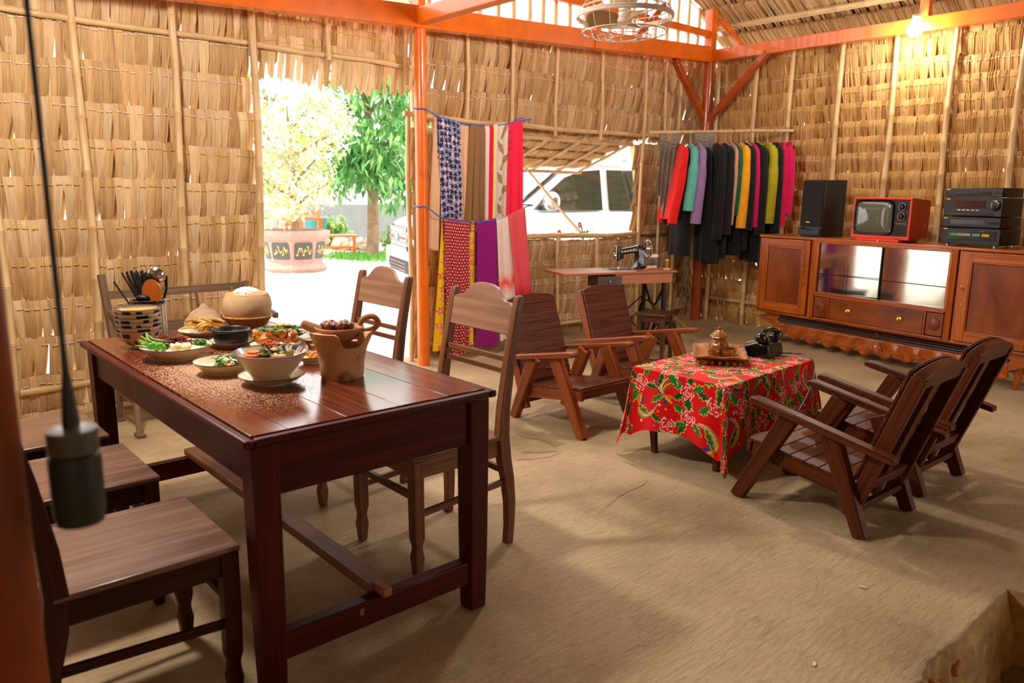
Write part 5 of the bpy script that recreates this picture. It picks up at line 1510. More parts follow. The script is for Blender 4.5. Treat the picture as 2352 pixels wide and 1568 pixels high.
# ------------------------------------------------------------------ old bench frame behind the table
M['oldwood'] = wood('old_grey_wood', (88, 64, 44), (142, 110, 80), 0.7)
bn_ = thing('bench', 'old slatted wooden bench with iron legs behind the dining table', 'bench', (1.66, 4.95, 0))
for x in (-0.44, 0.46):
    b = MB(); b.bar((x, -0.22, 0), (x+0.02, -0.10, 0.42), 0.03, 0.03); b.bar((x, 0.2, 0), (x, 0.12, 0.42), 0.03, 0.03); b.bar((x, -0.17, 0.2), (x, 0.15, 0.2), 0.02, 0.03); b.box((x, -0.23, 0.012), (0.05, 0.08, 0.02)); b.box((x, 0.2, 0.012), (0.05, 0.08, 0.02))
    b.build('leg_frame', M['oldwood'], bn_, bevel=0.003)
    h = 0.93 if x < 0 else 0.83
    b = MB(); b.bar((x, 0.14, 0.42), (x-0.02, 0.25, h), 0.04, 0.035); b.build('back_post', M['oldwood'], bn_, bevel=0.003)
    b = MB(); b.bar((x, 0.22, 0.70), (x, -0.2, 0.64), 0.03, 0.035); b.build('armrest', M['oldwood'], bn_, bevel=0.003)
for k in range(5):
    b = MB(); b.box((0.01, -0.16+0.075*k, 0.435), (0.98, 0.06, 0.022)); b.build('seat_slat', M['oldwood'], bn_, bevel=0.003)
for z, y in ((0.80, 0.24), (0.56, 0.18)):
    b = MB(); b.box((0.01, y, z), (0.9, 0.022, 0.05 if z > 0.7 else 0.12)); b.build('back_rail', M['oldwood'], bn_, bevel=0.003)
for x in (-0.2, 0.1, 0.34):
    b = MB(); b.bar((x, 0.19, 0.6), (x, 0.235, 0.8), 0.018, 0.012); b.build('back_slat', M['oldwood'], bn_, bevel=0.002)

# ------------------------------------------------------------------ pendant, bulb lamp, fan
pe = thing('pendant_lamp', 'blurred dark green pendant lamp hanging at the left front', 'lamp', (0.198, 1.08, 1.02))
M['pgreen'] = plain('dark_green_enamel', (36, 42, 30), 0.45)
b = MB(); b.lathe([(0.028, 0.0), (0.031, 0.012), (0.0315, 0.08), (0.031, 0.092), (0.027, 0.096), (0.0, 0.098)], n=32); b.lathe([(0.029, 0.0), (0.0, 0.002)], n=32); b.build('lamp_shade', M['pgreen'], pe)
b = MB(); b.lathe([(0.03, 0.096), (0.03, 0.126), (0.02, 0.13), (0, 0.132)], n=28); b.build('socket_cap', plain('dull_grey_cap', (86, 80, 62), 0.5), pe)
b = MB(); b.lathe([(0.011, 0.13), (0.008, 0.17), (0.0045, 0.2), (0.0035, 0.24), (0.0032, 2.2), (0, 2.2)], n=12); b.build('cable', M['pgreen'], pe)
lp = thing('bulb_lamp', 'glowing white bulb clamped below the right orange beam', 'lamp', (7.42, 3.03, 2.93))
b = MB(); b.lathe([(0, -0.075), (0.035, -0.07), (0.06, -0.045), (0.066, -0.01), (0.055, 0.025), (0.032, 0.05), (0.026, 0.065)], n=28)
mt, nt, bs = newmat('lit_bulb'); bs.inputs['Emission Color'].default_value = (1.0, 0.97, 0.92, 1); bs.inputs['Emission Strength'].default_value = 60.0; M['lit'] = mt
b.build('bulb', M['lit'], lp, rot=(0.25, -0.45, 0))
b = MB(); b.lathe([(0.028, 0.06), (0.034, 0.07), (0.034, 0.11), (0.0, 0.112)], n=20); b.build('socket', M['white'], lp, rot=(0.25, -0.45, 0))
b = MB(); b.bar((0.01, 0.0, 0.10), (0.10, 0.0, 0.14), 0.02, 0.01); b.build('bracket', M['white'], lp)
pl = light('bulb_light', 'POINT', (7.28, 3.03, 2.84), 26, (1.0, 0.95, 0.86), shadow_soft_size=0.07)
lp2 = dup(lp, (0.62, 3.30, 2.86), 0.0, 'second white bulb on the high crossbeam above the dining table')
light('bulb_light', 'POINT', (0.58, 3.30, 2.70), 170, (1.0, 0.94, 0.86), shadow_soft_size=0.13)
lp_fill = dup(lp, (3.92, 3.30, 2.86), 0.0, 'added unseen white bulb on the high crossbeam right of the fan, above the picture')  # bulb added above the view to brighten the hanging fabrics
light('bulb_light', 'POINT', (3.90, 3.30, 2.70), 82, (1.0, 0.94, 0.86), shadow_soft_size=0.13)  # fill light of the added bulb
b = MB(); b.bar((-1.6, 3.3, 3.02), (4.4, 3.3, 3.02), 0.09, 0.11); tag(b.build('beam', M['orange'], bevel=0.004), 'orange crossbeam above the dining table, out of the picture', 'beam', 'orange beams')
fn = thing('ceiling_fan', 'white wire caged fan hanging below the roof near the window', 'fan', (2.80, 2.42, 2.215))
M['fanwhite'] = plain('cream_wire', (232, 216, 196), 0.4, var=0.04)
b = MB()
def ring(r, z, t, n=48): 
    b.tube([(r*math.cos(2*PI*k/n), r*math.sin(2*PI*k/n), z) for k in range(n+1)], t, 6, False)
ring(0.205, 0.055, 0.0025); ring(0.215, 0.03, 0.007); ring(0.215, 0.02, 0.006); ring(0.19, -0.045, 0.0028); ring(0.12, -0.062, 0.0022); ring(0.06, -0.068, 0.0025); ring(0.17, 0.10, 0.0022); ring(0.09, 0.118, 0.0025)
for k in range(16):
    a = 2*PI*k/16
    b.tube([(r*math.cos(a), r*math.sin(a), z) for r, z in ((0.055, -0.068), (0.12, -0.063), (0.175, -0.052), (0.193, -0.035), (0.212, 0.02), (0.206, 0.055), (0.17, 0.10), (0.09, 0.118))], 0.0018, 5)
b.build('cage', M['fanwhite'], fn)
b = MB(); b.lathe([(0, 0.05), (0.028, 0.05), (0.03, 0.08), (0.055, 0.09), (0.06, 0.10), (0.062, 0.19), (0.04, 0.21), (0, 0.212)], n=28); b.build('motor', M['fanwhite'], fn)
b = MB(); b.lathe([(0, -0.01), (0.03, -0.006), (0.035, 0.01), (0.035, 0.04), (0, 0.045)], n=24); b.build('hub', M['fanwhite'], fn)
for k in range(3):
    a0 = 2*PI*k/3+0.3
    def bl(u_, v_):
        r = 0.03+0.145*u_; a = a0+(v_-0.5)*(0.5+1.0*u_*(1.15-u_))
        return (r*math.cos(a), r*math.sin(a), 0.015+(v_-0.5)*0.05)
    b = MB(); b.grid(bl, 8, 6); b.build('blade', plain('tan_plastic', (196, 166, 120), 0.4), fn, solid=0.004, smooth=70)
b = MB(); b.lathe([(0.012, 0.2), (0.012, 0.6), (0, 0.6)], n=12); b.build('stem', M['fanwhite'], fn)
fb_ = MB(); fb_.bar((2.80, 2.42, 2.82), (3.62, 2.42, 2.82), 0.05, 0.05)
tag(fb_.build('beam', M['orange'], bevel=0.004), 'short orange side beam that carries the caged fan', 'beam', 'orange beams')
# ------------------------------------------------------------------ fabrics on the ropes
def uvcloth(name, label, x0, x1, z0, zb, y, colf, xb0=None, xb1=None, nu=70, nv=240, folds=(3, 0.010), sag=None, back=0.35, seed=1):
    """a length of cloth folded over a rope: short tail behind, long fall in front"""
    rng = random.Random(seed); ph = rng.uniform(0, 6)
    xb0 = x0 if xb0 is None else xb0; xb1 = x1 if xb1 is None else xb1
    s = np.linspace(0, 1, nu); nb = max(6, int(nv*0.12)); tt = np.concatenate([np.linspace(-1, -0.02, nb), np.linspace(0, 1, nv)])
    SS, TT = np.meshgrid(s, tt)
    Lf = z0-zb
    k = np.clip(TT, 0, 1)
    X = (x0+(x1-x0)*SS)*(1-k)+(xb0+(xb1-xb0)*SS)*k
    top = np.array([sag(x) if sag else z0 for x in (x0+(x1-x0)*s)])[None, :]+0*TT
    Zf = top-k*(top-zb)-0.012*np.sin(SS*9+ph)*k
    Zb = top-np.abs(np.clip(TT, -1, 0))*back*Lf
    Zc = np.where(TT >= 0, Zf, Zb)
    amp = folds[1]*(0.25+np.abs(k)**0.7)
    Y = y-0.010+amp*np.sin(SS*2*PI*folds[0]+ph+0.8*np.sin(k*3))+0.4*amp*np.sin(SS*2*PI*folds[0]*2.3+ph)
    Y = np.where(TT < 0, y+0.014+0.3*amp, Y)
    edge = np.exp(-(TT/0.02)**2); Y = Y*(1-edge)+y*edge; Zc = Zc+0.008*edge
    co = np.stack([X, Y, Zc], -1).reshape(-1, 3)
    W_, H_ = (x1-x0)*1.15, Lf
    col = colf(SS*W_, np.where(TT < 0, -TT*back, TT)*H_, W_, H_)
    n, m_ = SS.shape
    idx = np.arange(n*m_).reshape(n, m_)
    fq = np.stack([idx[:-1, :-1], idx[1:, :-1], idx[1:, 1:], idx[:-1, 1:]], -1).reshape(-1, 4)
    me = npmesh(name, co, fq, col.reshape(-1, 3), M['cloth'])
    o = bpy.data.objects.new(name, me); COL.objects.link(o)
    md = o.modifiers.new('solid', 'SOLIDIFY'); md.thickness = 0.0025
    return tag(o, label, 'fabric', 'fabrics hung on the blue ropes')
def flat(c):
    c = np.array(lin(c))
    return lambda s, t, W_, H_: np.ones(s.shape+(3,))*c
def flowers(base, petals, centre, leaf, cell, seed, size=0.36, npet=5):
    def f(s, t, W_, H_):
        out = np.ones(s.shape+(3,))*np.array(lin(base)); rng = np.random.default_rng(seed)
        gi, gj = np.floor(s/cell).astype(int), np.floor(t/cell).astype(int)
        jx, jy, ja, jc = rng.uniform(-.22, .22, (40, 200)), rng.uniform(-.22, .22, (40, 200)), rng.uniform(0, 6.28, (40, 200)), rng.integers(0, len(petals), (40, 200))
        gi = np.clip(gi, 0, 39); gj = np.clip(gj, 0, 199)
        x = s/cell-gi-0.5-jx[gi, gj]; y = t/cell-gj-0.5-jy[gi, gj]
        r = np.hypot(x, y); th = np.arctan2(y, x)+ja[gi, gj]
        if leaf is not None:
            lx, ly = x-0.28, y-0.22; m1 = (np.abs(lx+ly)/0.2+np.abs(lx-ly)/0.09 < 1); out[m1] = np.array(lin(leaf))
        pet = r < size*(0.4+0.6*np.abs(np.cos(th*npet/2))**1.5)
        P = np.array([lin(c) for c in petals]); pc = P[jc[gi, gj]]
        out[pet] = pc[pet]
        out[r < size*0.22] = np.array(lin(centre))
        return out
    return f
def sagline(pts):
    xs_, zs_ = zip(*pts)
    return lambda x: float(np.interp(x, xs_, zs_))
up_l = [(3.66, 2.10), (3.77, 2.055), (4.0, 2.02), (4.26, 2.005), (4.5, 2.04), (4.69, 2.085), (4.80, 2.10)]
lo_l = [(3.66, 1.33), (3.80, 1.235), (4.07, 1.203), (4.24, 1.206), (4.49, 1.245), (4.70, 1.325), (4.80, 1.345)]
SU, SLO = sagline(up_l), sagline(lo_l)
M['bluerope'] = plain('blue_nylon_rope', (44, 92, 176), 0.5)
for nm, pts, y, lb in (('rope', up_l, 5.20, 'upper blue rope carrying fabrics between post and bamboo'), ('rope', lo_l, 5.17, 'lower blue rope carrying fabrics between post and bamboo')):
    b = MB(); p3 = [(x, y, z) for x, z in pts]
    z0 = pts[0][1]
    b.tube(smooth_path([(3.70, 5.315, z0), (3.60, 5.30, z0+0.01), (3.588, 5.24, z0), (3.65, 5.198, z0)]+p3[1:]+[(4.80, 5.41, pts[-1][1]), (4.84, 5.44, pts[-1][1]+0.02), (4.88, 5.38, pts[-1][1]+0.03)], 5), 0.0055, 6)
    tag(b.build(nm, M['bluerope']), lb, 'rope')
def purplef(s, t, W_, H_):
    out = flowers((166, 146, 196), [(16, 14, 22), (22, 18, 30)], (60, 50, 80), None, 0.05, 3, 0.52, 5)(s, t, W_, H_)
    n = np.sin(s*61+np.sin(t*37)*2)*np.sin(t*53+np.sin(s*41)*2)
    base = np.abs(out-np.array(lin((166, 146, 196)))).sum(-1) < 1e-4
    out[base & (n > 0.35)] = np.array(lin((206, 196, 204))); out[base & (n < -0.5)] = np.array(lin((112, 150, 168)))
    return out
def stripes(s, t, W_, H_):
    out = np.ones(s.shape+(3,))*np.array(lin((226, 208, 204))); k = s/W_
    out[(k > 0.34) & (k < 0.68)] = np.array(lin((222, 22, 66))); out[(k > 0.68) & (k < 0.80)] = np.array(lin((222, 214, 96))); out[k < 0.02] = np.array(lin((150, 120, 40)))
    return out
def beigeleaf(s, t, W_, H_):
    out = np.ones(s.shape+(3,))*np.array(lin((216, 200, 184)))
    for k in range(9):
        cy = 0.06+0.13*k; cx = W_*(0.35 if k % 2 else 0.65)
        a = 0.6 if k % 2 else -0.6
        x, y = s-cx, t-cy; u_ = x*math.sin(a)+y*math.cos(a); v_ = x*math.cos(a)-y*math.sin(a)
        out[(np.abs(u_)/0.075)**2+(np.abs(v_)/0.022)**2 < 1] = np.array(lin((164, 124, 92)))
    return out
def coral(s, t, W_, H_):
    out = np.ones(s.shape+(3,))*np.array(lin((238, 38, 74)))
    f = flowers((238, 38, 74), [(120, 20, 50), (60, 80, 50)], (240, 180, 80), (70, 90, 50), 0.05, 8)(s, t, W_, H_)
    m1 = (t > 0.06) & (t < 0.30) & (s < W_*0.38); out[m1] = f[m1]
    return out
def polka(s, t, W_, H_):
    c = 0.026; r = np.floor(t/c); x = (s/c+0.5*(r % 2)) % 1-0.5; y = (t/c) % 1-0.5
    out = np.ones(s.shape+(3,))*np.array(lin((158, 14, 30))); out[np.hypot(x, y) < 0.25] = np.array(lin((236, 190, 176))); return out
def purple2(s, t, W_, H_):
    out = np.ones(s.shape+(3,))*np.array(lin((142, 12, 112)))
    for k in range(-3, 4):
        out[np.hypot(s-W_/2-0.05*k, t-0.60-0.012*k*k+0.0) < 0.036-0.004*abs(k)] = np.array(lin((196, 142, 60)))
    return out
def tiedye(s, t, W_, H_):
    out = np.ones(s.shape+(3,))*np.array(lin((232, 206, 196)))
    w = 0.5+0.5*np.sin(s*60)*np.cos(t*40)
    m1 = np.clip(1-np.abs(t-0.58)/0.10, 0, 1)*(0.6+0.6*w); m1 = np.clip(m1, 0, 1)[..., None]
    return out*(1-m1)+np.array(lin((240, 78, 36)))*m1
def salmon(s, t, W_, H_):
    k = np.clip((t-H_*0.78)/0.1, 0, 1)[..., None]
    return np.array(lin((226, 84, 92)))*(1-k)+np.array(lin((206, 30, 44)))*k
uvcloth('fabric', 'plain peach cloth behind the purple print on the upper rope', 3.745, 4.14, 2.03, 0.98, 5.225, flat((222, 174, 136)), 3.67, 4.10, sag=SU, folds=(4, 0.012), seed=2, nu=60, nv=60)
uvcloth('fabric', 'purple cloth with black flowers on the upper rope', 3.772, 3.99, 2.03, 1.10, 5.20, purplef, 3.80, 4.02, sag=SU, folds=(2, 0.006), seed=3, nv=300)
uvcloth('fabric', 'brown cloth in the middle of the upper rope', 4.10, 4.262, 2.01, 1.12, 5.202, flat((140, 102, 64)), 4.04, 4.24, sag=SU, folds=(2.5, 0.014), seed=4, nv=60)
uvcloth('fabric', 'white cloth with red and yellow stripes on the upper rope', 4.255, 4.40, 2.02, 1.10, 5.198, stripes, 4.245, 4.39, sag=SU, folds=(1.2, 0.006), seed=5, nv=60)
uvcloth('fabric', 'beige cloth with brown leaf print on the upper rope', 4.392, 4.52, 2.03, 1.12, 5.201, beigeleaf, 4.37, 4.49, sag=SU, folds=(2, 0.012), seed=6)
uvcloth('fabric', 'coral red cloth at the right end of the upper rope', 4.505, 4.69, 2.06, 1.16, 5.20, coral, 4.46, 4.70, sag=SU, folds=(2.2, 0.014), seed=7)
uvcloth('fabric', 'yellow cloth with pink flowers behind the polka dots on the lower rope', 3.80, 4.142, 1.21, 0.13, 5.195, flowers((238, 190, 24), [(238, 120, 100), (232, 96, 84)], (250, 220, 120), (70, 90, 30), 0.10, 5), 3.70, 4.15, sag=SLO, folds=(4, 0.012), seed=8, nu=90)
uvcloth('fabric', 'dark red polka dot cloth at the left of the lower rope', 3.80, 4.066, 1.21, 0.07, 5.17, polka, 3.81, 4.06, sag=SLO, folds=(3, 0.011), seed=9, nu=110, nv=420)
uvcloth('fabric', 'purple magenta cloth with gold motif on the lower rope', 4.146, 4.372, 1.206, 0.10, 5.172, purple2, 4.13, 4.42, sag=SLO, folds=(1.6, 0.009), seed=10)
uvcloth('fabric', 'white cloth with orange dyed band on the lower rope', 4.365, 4.53, 1.23, 0.13, 5.168, tiedye, 4.42, 4.66, sag=SLO, folds=(2, 0.010), seed=11, nv=160)
uvcloth('fabric', 'salmon pink cloth at the right end of the lower rope', 4.50, 4.70, 1.29, 0.46, 5.165, salmon, 4.60, 4.83, sag=SLO, folds=(1.7, 0.014), seed=12, nv=120)

# ------------------------------------------------------------------ clothes rail
RA, RB = Vector((6.50, 5.20, 2.085)), Vector((7.64, 4.26, 2.12))
rd = (RB-RA).normalized()
o = bamboo('clothes_rail', RA-rd*0.02, RB+rd*0.02, .017, None, bend=0.006)
tag(o, 'thin bamboo clothes rail across the far corner', 'rail')
o = bamboo('rail_post', (6.90, 5.36, 0), (6.90, 5.38, 2.12), .016, None, bend=0.01)
tag(o, 'slim bamboo upright between sewing machine and hanging clothes', 'post')
o = bamboo('rail_post', (7.60, 4.30, 0), (7.62, 4.30, 2.16), .019, None, bend=0.01, tint=(0.8, 0.75, 0.7))
tag(o, 'bamboo upright at the right end of the clothes rail', 'post')
rz_ = math.atan2(rd.y, rd.x)      # local x = along the rail, y = across it (away from the viewer)
def hanger(p, i):
    b = MB()
    b.tube(smooth_path([(0, 0.016, 0.0), (0, 0.010, 0.019), (0, -0.010, 0.019), (0, -0.019, 0.0), (0, -0.012, -0.022), (0, 0, -0.05), (0, 0, -0.10)], 4), 0.0028, 5)
    h_ = 0.19 if i < 11 else 0.08
    b.tube([(0, 0, -0.10), (0, -h_-0.02, -0.165), (0, h_-0.02, -0.165), (0, 0, -0.10)], 0.004, 5)
    o = b.build('clothes_hanger', M['hangw'] if i % 3 else M['hangy'], loc=p, rot=(0, 0, rz_))
    tag(o, 'thin pale clothes hanger hooked over the bamboo rail', 'hanger', 'clothes hangers on the rail')
M['hangw'] = plain('grey_white_hanger', (196, 190, 184), 0.35); M['hangy'] = plain('tan_hanger', (170, 120, 70), 0.4)
M['garment'] = tinted('garment_cloth', 0.8, 0.14, 14, 0.25, sheen=0.15, trans=0.04)
GAR = []
def garment(t, col, label, zb, wid=0.05, lean=0.0, sleeve=True, sb=None, hw=0.21, hemw=0.24, name='blouse', cat='blouse', ztop=-0.12, grp='clothes on the rail', sw=0.05, y0=0.0):
    p = RA+(RB-RA)*t
    b = MB(); b.col = lin(col); Ht = -(p.z-zb)
    secs = []
    seed = RND.uniform(0, 6)
    for k in range(15):
        q = k/14; z = ztop+(Ht-ztop)*q
        if q < 0.09: h = 0.06+(hw-0.06)*(q/0.09); w = wid*0.45
        else: h = hw+(hemw-hw)*q; w = wid*(0.55+0.45*min(1, q*2.2))
        if q < 0.09: z = ztop-0.055*(q/0.09)
        secs.append((lean*q*abs(Ht), z, w, h, q))
    n = 28; vs, fs = [], []
    for (lx_, z, w, h, q) in secs:
        for k in range(n):
            a = 2*PI*k/n
            rip = 1+0.22*q*math.sin(5*a+seed)+0.12*q*math.sin(9*a+2*seed)
            vs.append((lx_+w*math.sin(a)*rip, y0+h*math.cos(a), z))
    for j in range(len(secs)-1):
        for k in range(n): fs.append((j*n+k, j*n+(k+1) % n, (j+1)*n+(k+1) % n, (j+1)*n+k))
    fs.append(tuple(range(n)))
    b.add(vs, fs)
    o = b.build(name, M['garment'], loc=p, rot=(0, 0, rz_), smooth=80)
    tag(o, label, cat, grp)
    if sleeve:
        for s in (-1, 1):
            b = MB(); b.col = lin(col)
            e = (sb if sb is not None else zb+0.1)-p.z
            pts = [(0, s*(hw-0.03), ztop-0.05), (lean*0.12*4*0.25, s*(hw+0.03), ztop-0.16), (lean*0.5*abs(e), s*(hw+0.05), (ztop+e)*0.55), (lean*abs(e)*0.85, s*(hw+0.045), e*0.85), (lean*abs(e), s*(hw+0.04), e)]
            pts = [(q[0], q[1]+y0, q[2]) for q in pts]; b.tube(smooth_path(pts, 4), [sw*0.5]*2+[sw*0.75]*4+[sw*0.95]*5+[sw]*6, 12); b.build('sleeve', M['garment'], o, smooth=80)
    return o
def trousers(t, label, zb, wid, zt=-0.16, hw=0.2):
    return garment(t, (16, 15, 14), label, zb, wid, 0, False, hw=hw, hemw=hw+0.02, name='trousers', cat='trousers', ztop=zt)
garment(0.215, (226, 24, 22), 'bright red blouse at the left of the clothes rail', 1.20, 0.045, -0.12, True, 1.16)
garment(0.28, (96, 186, 168), 'turquoise blouse between the red and lilac blouses', 1.42, 0.04, -0.06, True, 1.29, sw=0.055)
garment(0.335, (150, 116, 168), 'lilac blouse right of the turquoise one', 1.22, 0.045, -0.05, True, 1.16, sw=0.055)
trousers(0.25, 'black trousers behind the red and turquoise blouses', 0.82, 0.10)
trousers(0.40, 'black trousers under the checked scarf', 0.76, 0.06)
garment(0.475, (17, 16, 15), 'long black tunic right of the checked scarf', 0.74, 0.07, -0.02, True, 1.0)
garment(0.53, (20, 18, 16), 'second long black tunic, left of the pale pink sleeve', 0.80, 0.06, -0.01, True, 1.05)
garment(0.569, (206, 150, 130), 'pale pink blouse between black tunics', 1.2, 0.022, -0.03, True, 1.15, sw=0.03)
garment(0.594, (10, 98, 60), 'dark green blouse mostly hidden left of the yellow one', 1.3, 0.025, 0, True, 1.25, sw=0.028)
garment(0.640, (240, 168, 24), 'golden yellow blouse in the middle of the clothes rail', 1.28, 0.06, -0.02, True, 1.12, sw=0.055)
trousers(0.615, 'black trousers under the yellow blouse', 0.83, 0.08)
garment(0.680, (18, 16, 15), 'black blouse right of the yellow blouse', 0.88, 0.05, -0.01, True, 1.1)
garment(0.712, (206, 8, 92), 'magenta blouse, narrow, between black garments', 1.25, 0.03, 0.02, True, 1.13, sw=0.036)
garment(0.76, (17, 16, 14), 'black tunic left of the lime lace blouse', 0.76, 0.065, 0, True, 1.05)
garment(0.832, (176, 166, 20), 'lime yellow lace blouse near the right of the rail', 1.18, 0.06, -0.02, True, 1.17, sw=0.062, hw=0.16, hemw=0.18, y0=-0.03)
garment(0.88, (16, 14, 16), 'black blouse between lime and magenta blouses', 0.95, 0.04, 0, True, 1.0, hw=0.12, hemw=0.13, y0=-0.05)
garment(0.922, (200, 6, 64), 'crimson pink blouse, second from the right end', 1.18, 0.05, -0.01, True, 1.13, sw=0.05, hw=0.09, hemw=0.10, y0=-0.07)
garment(0.960, (206, 4, 84), 'hot pink blouse at the right end of the rail', 1.25, 0.05, -0.01, True, 1.27, sw=0.055, hw=0.05, hemw=0.06, y0=-0.11)
for i, t in enumerate((0.215, 0.28, 0.335, 0.475, 0.53, 0.569, 0.594, 0.640, 0.680, 0.712, 0.76, 0.832, 0.88, 0.922, 0.972)):
    hanger(RA+(RB-RA)*t, i)
def checkf(s, t, W_, H_):
    out = np.ones(s.shape+(3,))*np.array(lin((150, 138, 124)))
    a = (s % 0.016 < 0.008); c_ = (t % 0.016 < 0.008)
    out[a & c_] = np.array(lin((40, 36, 32))); out[~a & ~c_] = np.array(lin((150, 138, 124)))
    return out
def scarf(label, t0, t1, tb0, tb1, zb, seed, trim=False):
    n, m_ = 70, 150
    s = np.linspace(0, 1, n); tt = np.linspace(-0.35, 1, m_); SS, TT = np.meshgrid(s, tt); k = np.clip(TT, 0, 1)
    A = np.array(RA)[None, None]; D = np.array(RB-RA)[None, None]
    T = (t0+(t1-t0)*SS)*(1-k)+(tb0+(tb1-tb0)*SS)*k
    P = A+D*T[..., None]
    nrm = np.array((-rd.y, rd.x, 0)); nrm = -nrm if nrm[1] > 0 else nrm
    L = P[..., 2]-(zb+0.12*np.sin(SS*5+seed))
    dz = np.where(TT >= 0, -k*L, TT*0.9*0.6)
    off = np.where(TT >= 0, 0.026, -0.022)+np.where(TT >= 0, 1, -1)*0.016*np.sin(SS*22+seed)*np.clip(np.abs(TT)*3, 0, 1)
    e = np.exp(-(TT/0.03)**2)
    P = P+nrm[None, None]*(off*(1-e))[..., None]; P[..., 2] += dz+0.02*e
    col = checkf(SS*0.26, np.abs(TT)*0.7, 0, 0)
    if trim:
        v = np.abs(np.abs(SS-0.5)-(0.10-k*0.9)) < 0.02
        col[v & (k > 0) & (k < 0.11)] = np.array(lin((214, 160, 60)))
    idx = np.arange(n*m_).reshape(m_, n); fq = np.stack([idx[:-1, :-1], idx[1:, :-1], idx[1:, 1:], idx[:-1, 1:]], -1).reshape(-1, 4)
    me = npmesh('scarf', P.reshape(-1, 3), fq, col, M['cloth']); o = bpy.data.objects.new('scarf', me); COL.objects.link(o)
    md = o.modifiers.new('solid', 'SOLIDIFY'); md.thickness = 0.004
    tag(o, label, 'scarf')
scarf('grey checked cloth with yellow neck trim at the left end of the rail', 0.06, 0.20, 0.06, 0.13, 1.32, 1.0, True)
scarf('grey checked scarf draped over the rail right of the lilac blouse', 0.30, 0.46, 0.37, 0.42, 1.46, 2.2)

# ------------------------------------------------------------------ sewing corner
sa = -0.357
se, sn = Vector((math.cos(sa), math.sin(sa), 0)), Vector((-math.sin(sa), math.cos(sa), 0))
SC = Vector((5.315, 4.645, 0))
def sp(x, y, z): q = SC+se*x+sn*y; return (q.x, q.y, z)
sw_ = thing('sewing_table', 'wooden treadle sewing table with iron stand under the window', 'table', SC, sa)
b = MB(); b.box((-0.33, 0, 0.757), (0.50, 0.44, 0.02)); b.build('leaf_board', M['sewwood'], sw_, bevel=0.004)
b = MB(); b.box((0.245, 0, 0.757), (0.648, 0.44, 0.02)); b.build('tabletop', M['sewwood'], sw_, bevel=0.004)
b = MB(); b.box((0.22, -0.205, 0.70), (0.58, 0.02, 0.09)); b.box((0.22, 0.205, 0.70), (0.58, 0.02, 0.09)); b.box((0.51, 0, 0.70), (0.02, 0.39, 0.09)); b.box((-0.06, 0, 0.70), (0.02, 0.39, 0.09)); b.build('apron', M['sewwood'], sw_, bevel=0.003)
b = MB(); b.box((-0.13, -0.12, 0.685), (0.24, 0.2, 0.10)); dr = b.build('drawer', M['cab_dark'], sw_, bevel=0.004)
b = MB(); b.ell((-0.13, -0.23, 0.685), (0.012, 0.012, 0.012), 10, 8); b.build('knob', M['steel'], dr)
for x in (0.02, 0.46):
    b = MB(); b.bar((x, -0.17, 0.655), (x, -0.20, 0.02), 0.03, 0.04, (0, 1, 0)); b.bar((x, 0.17, 0.655), (x, 0.20, 0.02), 0.03, 0.04, (0, 1, 0))
    b.tube(smooth_path([(x, -0.17, 0.62), (x, 0, 0.42), (x, 0.17, 0.62)]), 0.012, 8); b.tube(smooth_path([(x, -0.195, 0.1), (x, 0, 0.34), (x, 0.195, 0.1)]), 0.012, 8)
    b.build('iron_stand', M['darkmetal'], sw_, bevel=0.003)
b = MB(); b.box((0.24, 0, 0.09), (0.40, 0.24, 0.02)); b.build('treadle', M['darkmetal'], sw_)
b = MB(); b.tube([(0.40, 0.15*math.cos(2*PI*k/24), 0.32+0.15*math.sin(2*PI*k/24)) for k in range(25)], 0.012, 8, False); b.build('drive_wheel', M['darkmetal'], sw_)
b = MB(); b.bar((0.02, 0.19, 0.14), (0.46, 0.19, 0.5), 0.02, 0.008); b.bar((0.02, 0.19, 0.5), (0.46, 0.19, 0.14), 0.02, 0.008); b.build('cross_brace', M['darkmetal'], sw_)
mq = sp(0.19, 0.05, 0.7485)
sm = thing('sewing_machine', 'black antique sewing machine with silver handwheel on the wooden table', 'sewing machine', mq, sa); sm.scale = (1.12, 1.12, 1.12)
b = MB(); b.box((0, 0, 0.012), (0.38, 0.17, 0.022)); b.build('bed', M['black'], sm, bevel=0.006)
b = MB()
b.loft([(0.11, 0, 0.02, 0.11, 0.10), (0.115, 0, 0.05, 0.075, 0.075), (0.115, 0, 0.12, 0.062, 0.07), (0.115, 0, 0.165, 0.075, 0.072), (0.115, 0, 0.20, 0.085, 0.066), (0.115, 0, 0.212, 0.06, 0.05)])
pillar = b.build('pillar', M['black'], sm, bevel=0.016, smooth=80)
b = MB(); b.bar((0.13, 0, 0.183), (-0.09, 0, 0.155), 0.06, 0.06, (0, 0, 1), 0.045, 0.045); b.build('arm', M['black'], sm, bevel=0.016, smooth=80)
b = MB(); b.bar((-0.085, 0, 0.21), (-0.085, 0, 0.085), 0.05, 0.042, (0, 1, 0), 0.036, 0.03); b.bar((-0.06, 0, 0.18), (-0.05, 0, 0.10), 0.04, 0.05, (0, 1, 0), 0.03, 0.03); b.build('head', M['black'], sm, bevel=0.01)
b = MB(); b.box((-0.112, 0, 0.15), (0.006, 0.034, 0.12)); b.build('face_plate', M['steel'], sm, bevel=0.002)
b = MB(); b.tube([(-0.088, 0, 0.20), (-0.088, 0, 0.258)], 0.007, 8); b.ell((-0.088, 0, 0.262), (0.011, 0.011, 0.011), 10, 8); b.tube([(-0.088, 0.0, 0.09), (-0.088, 0, 0.028)], 0.005, 8); b.box((-0.088, 0, 0.03), (0.02, 0.03, 0.006)); b.build('needle_bar', M['steel'], sm)
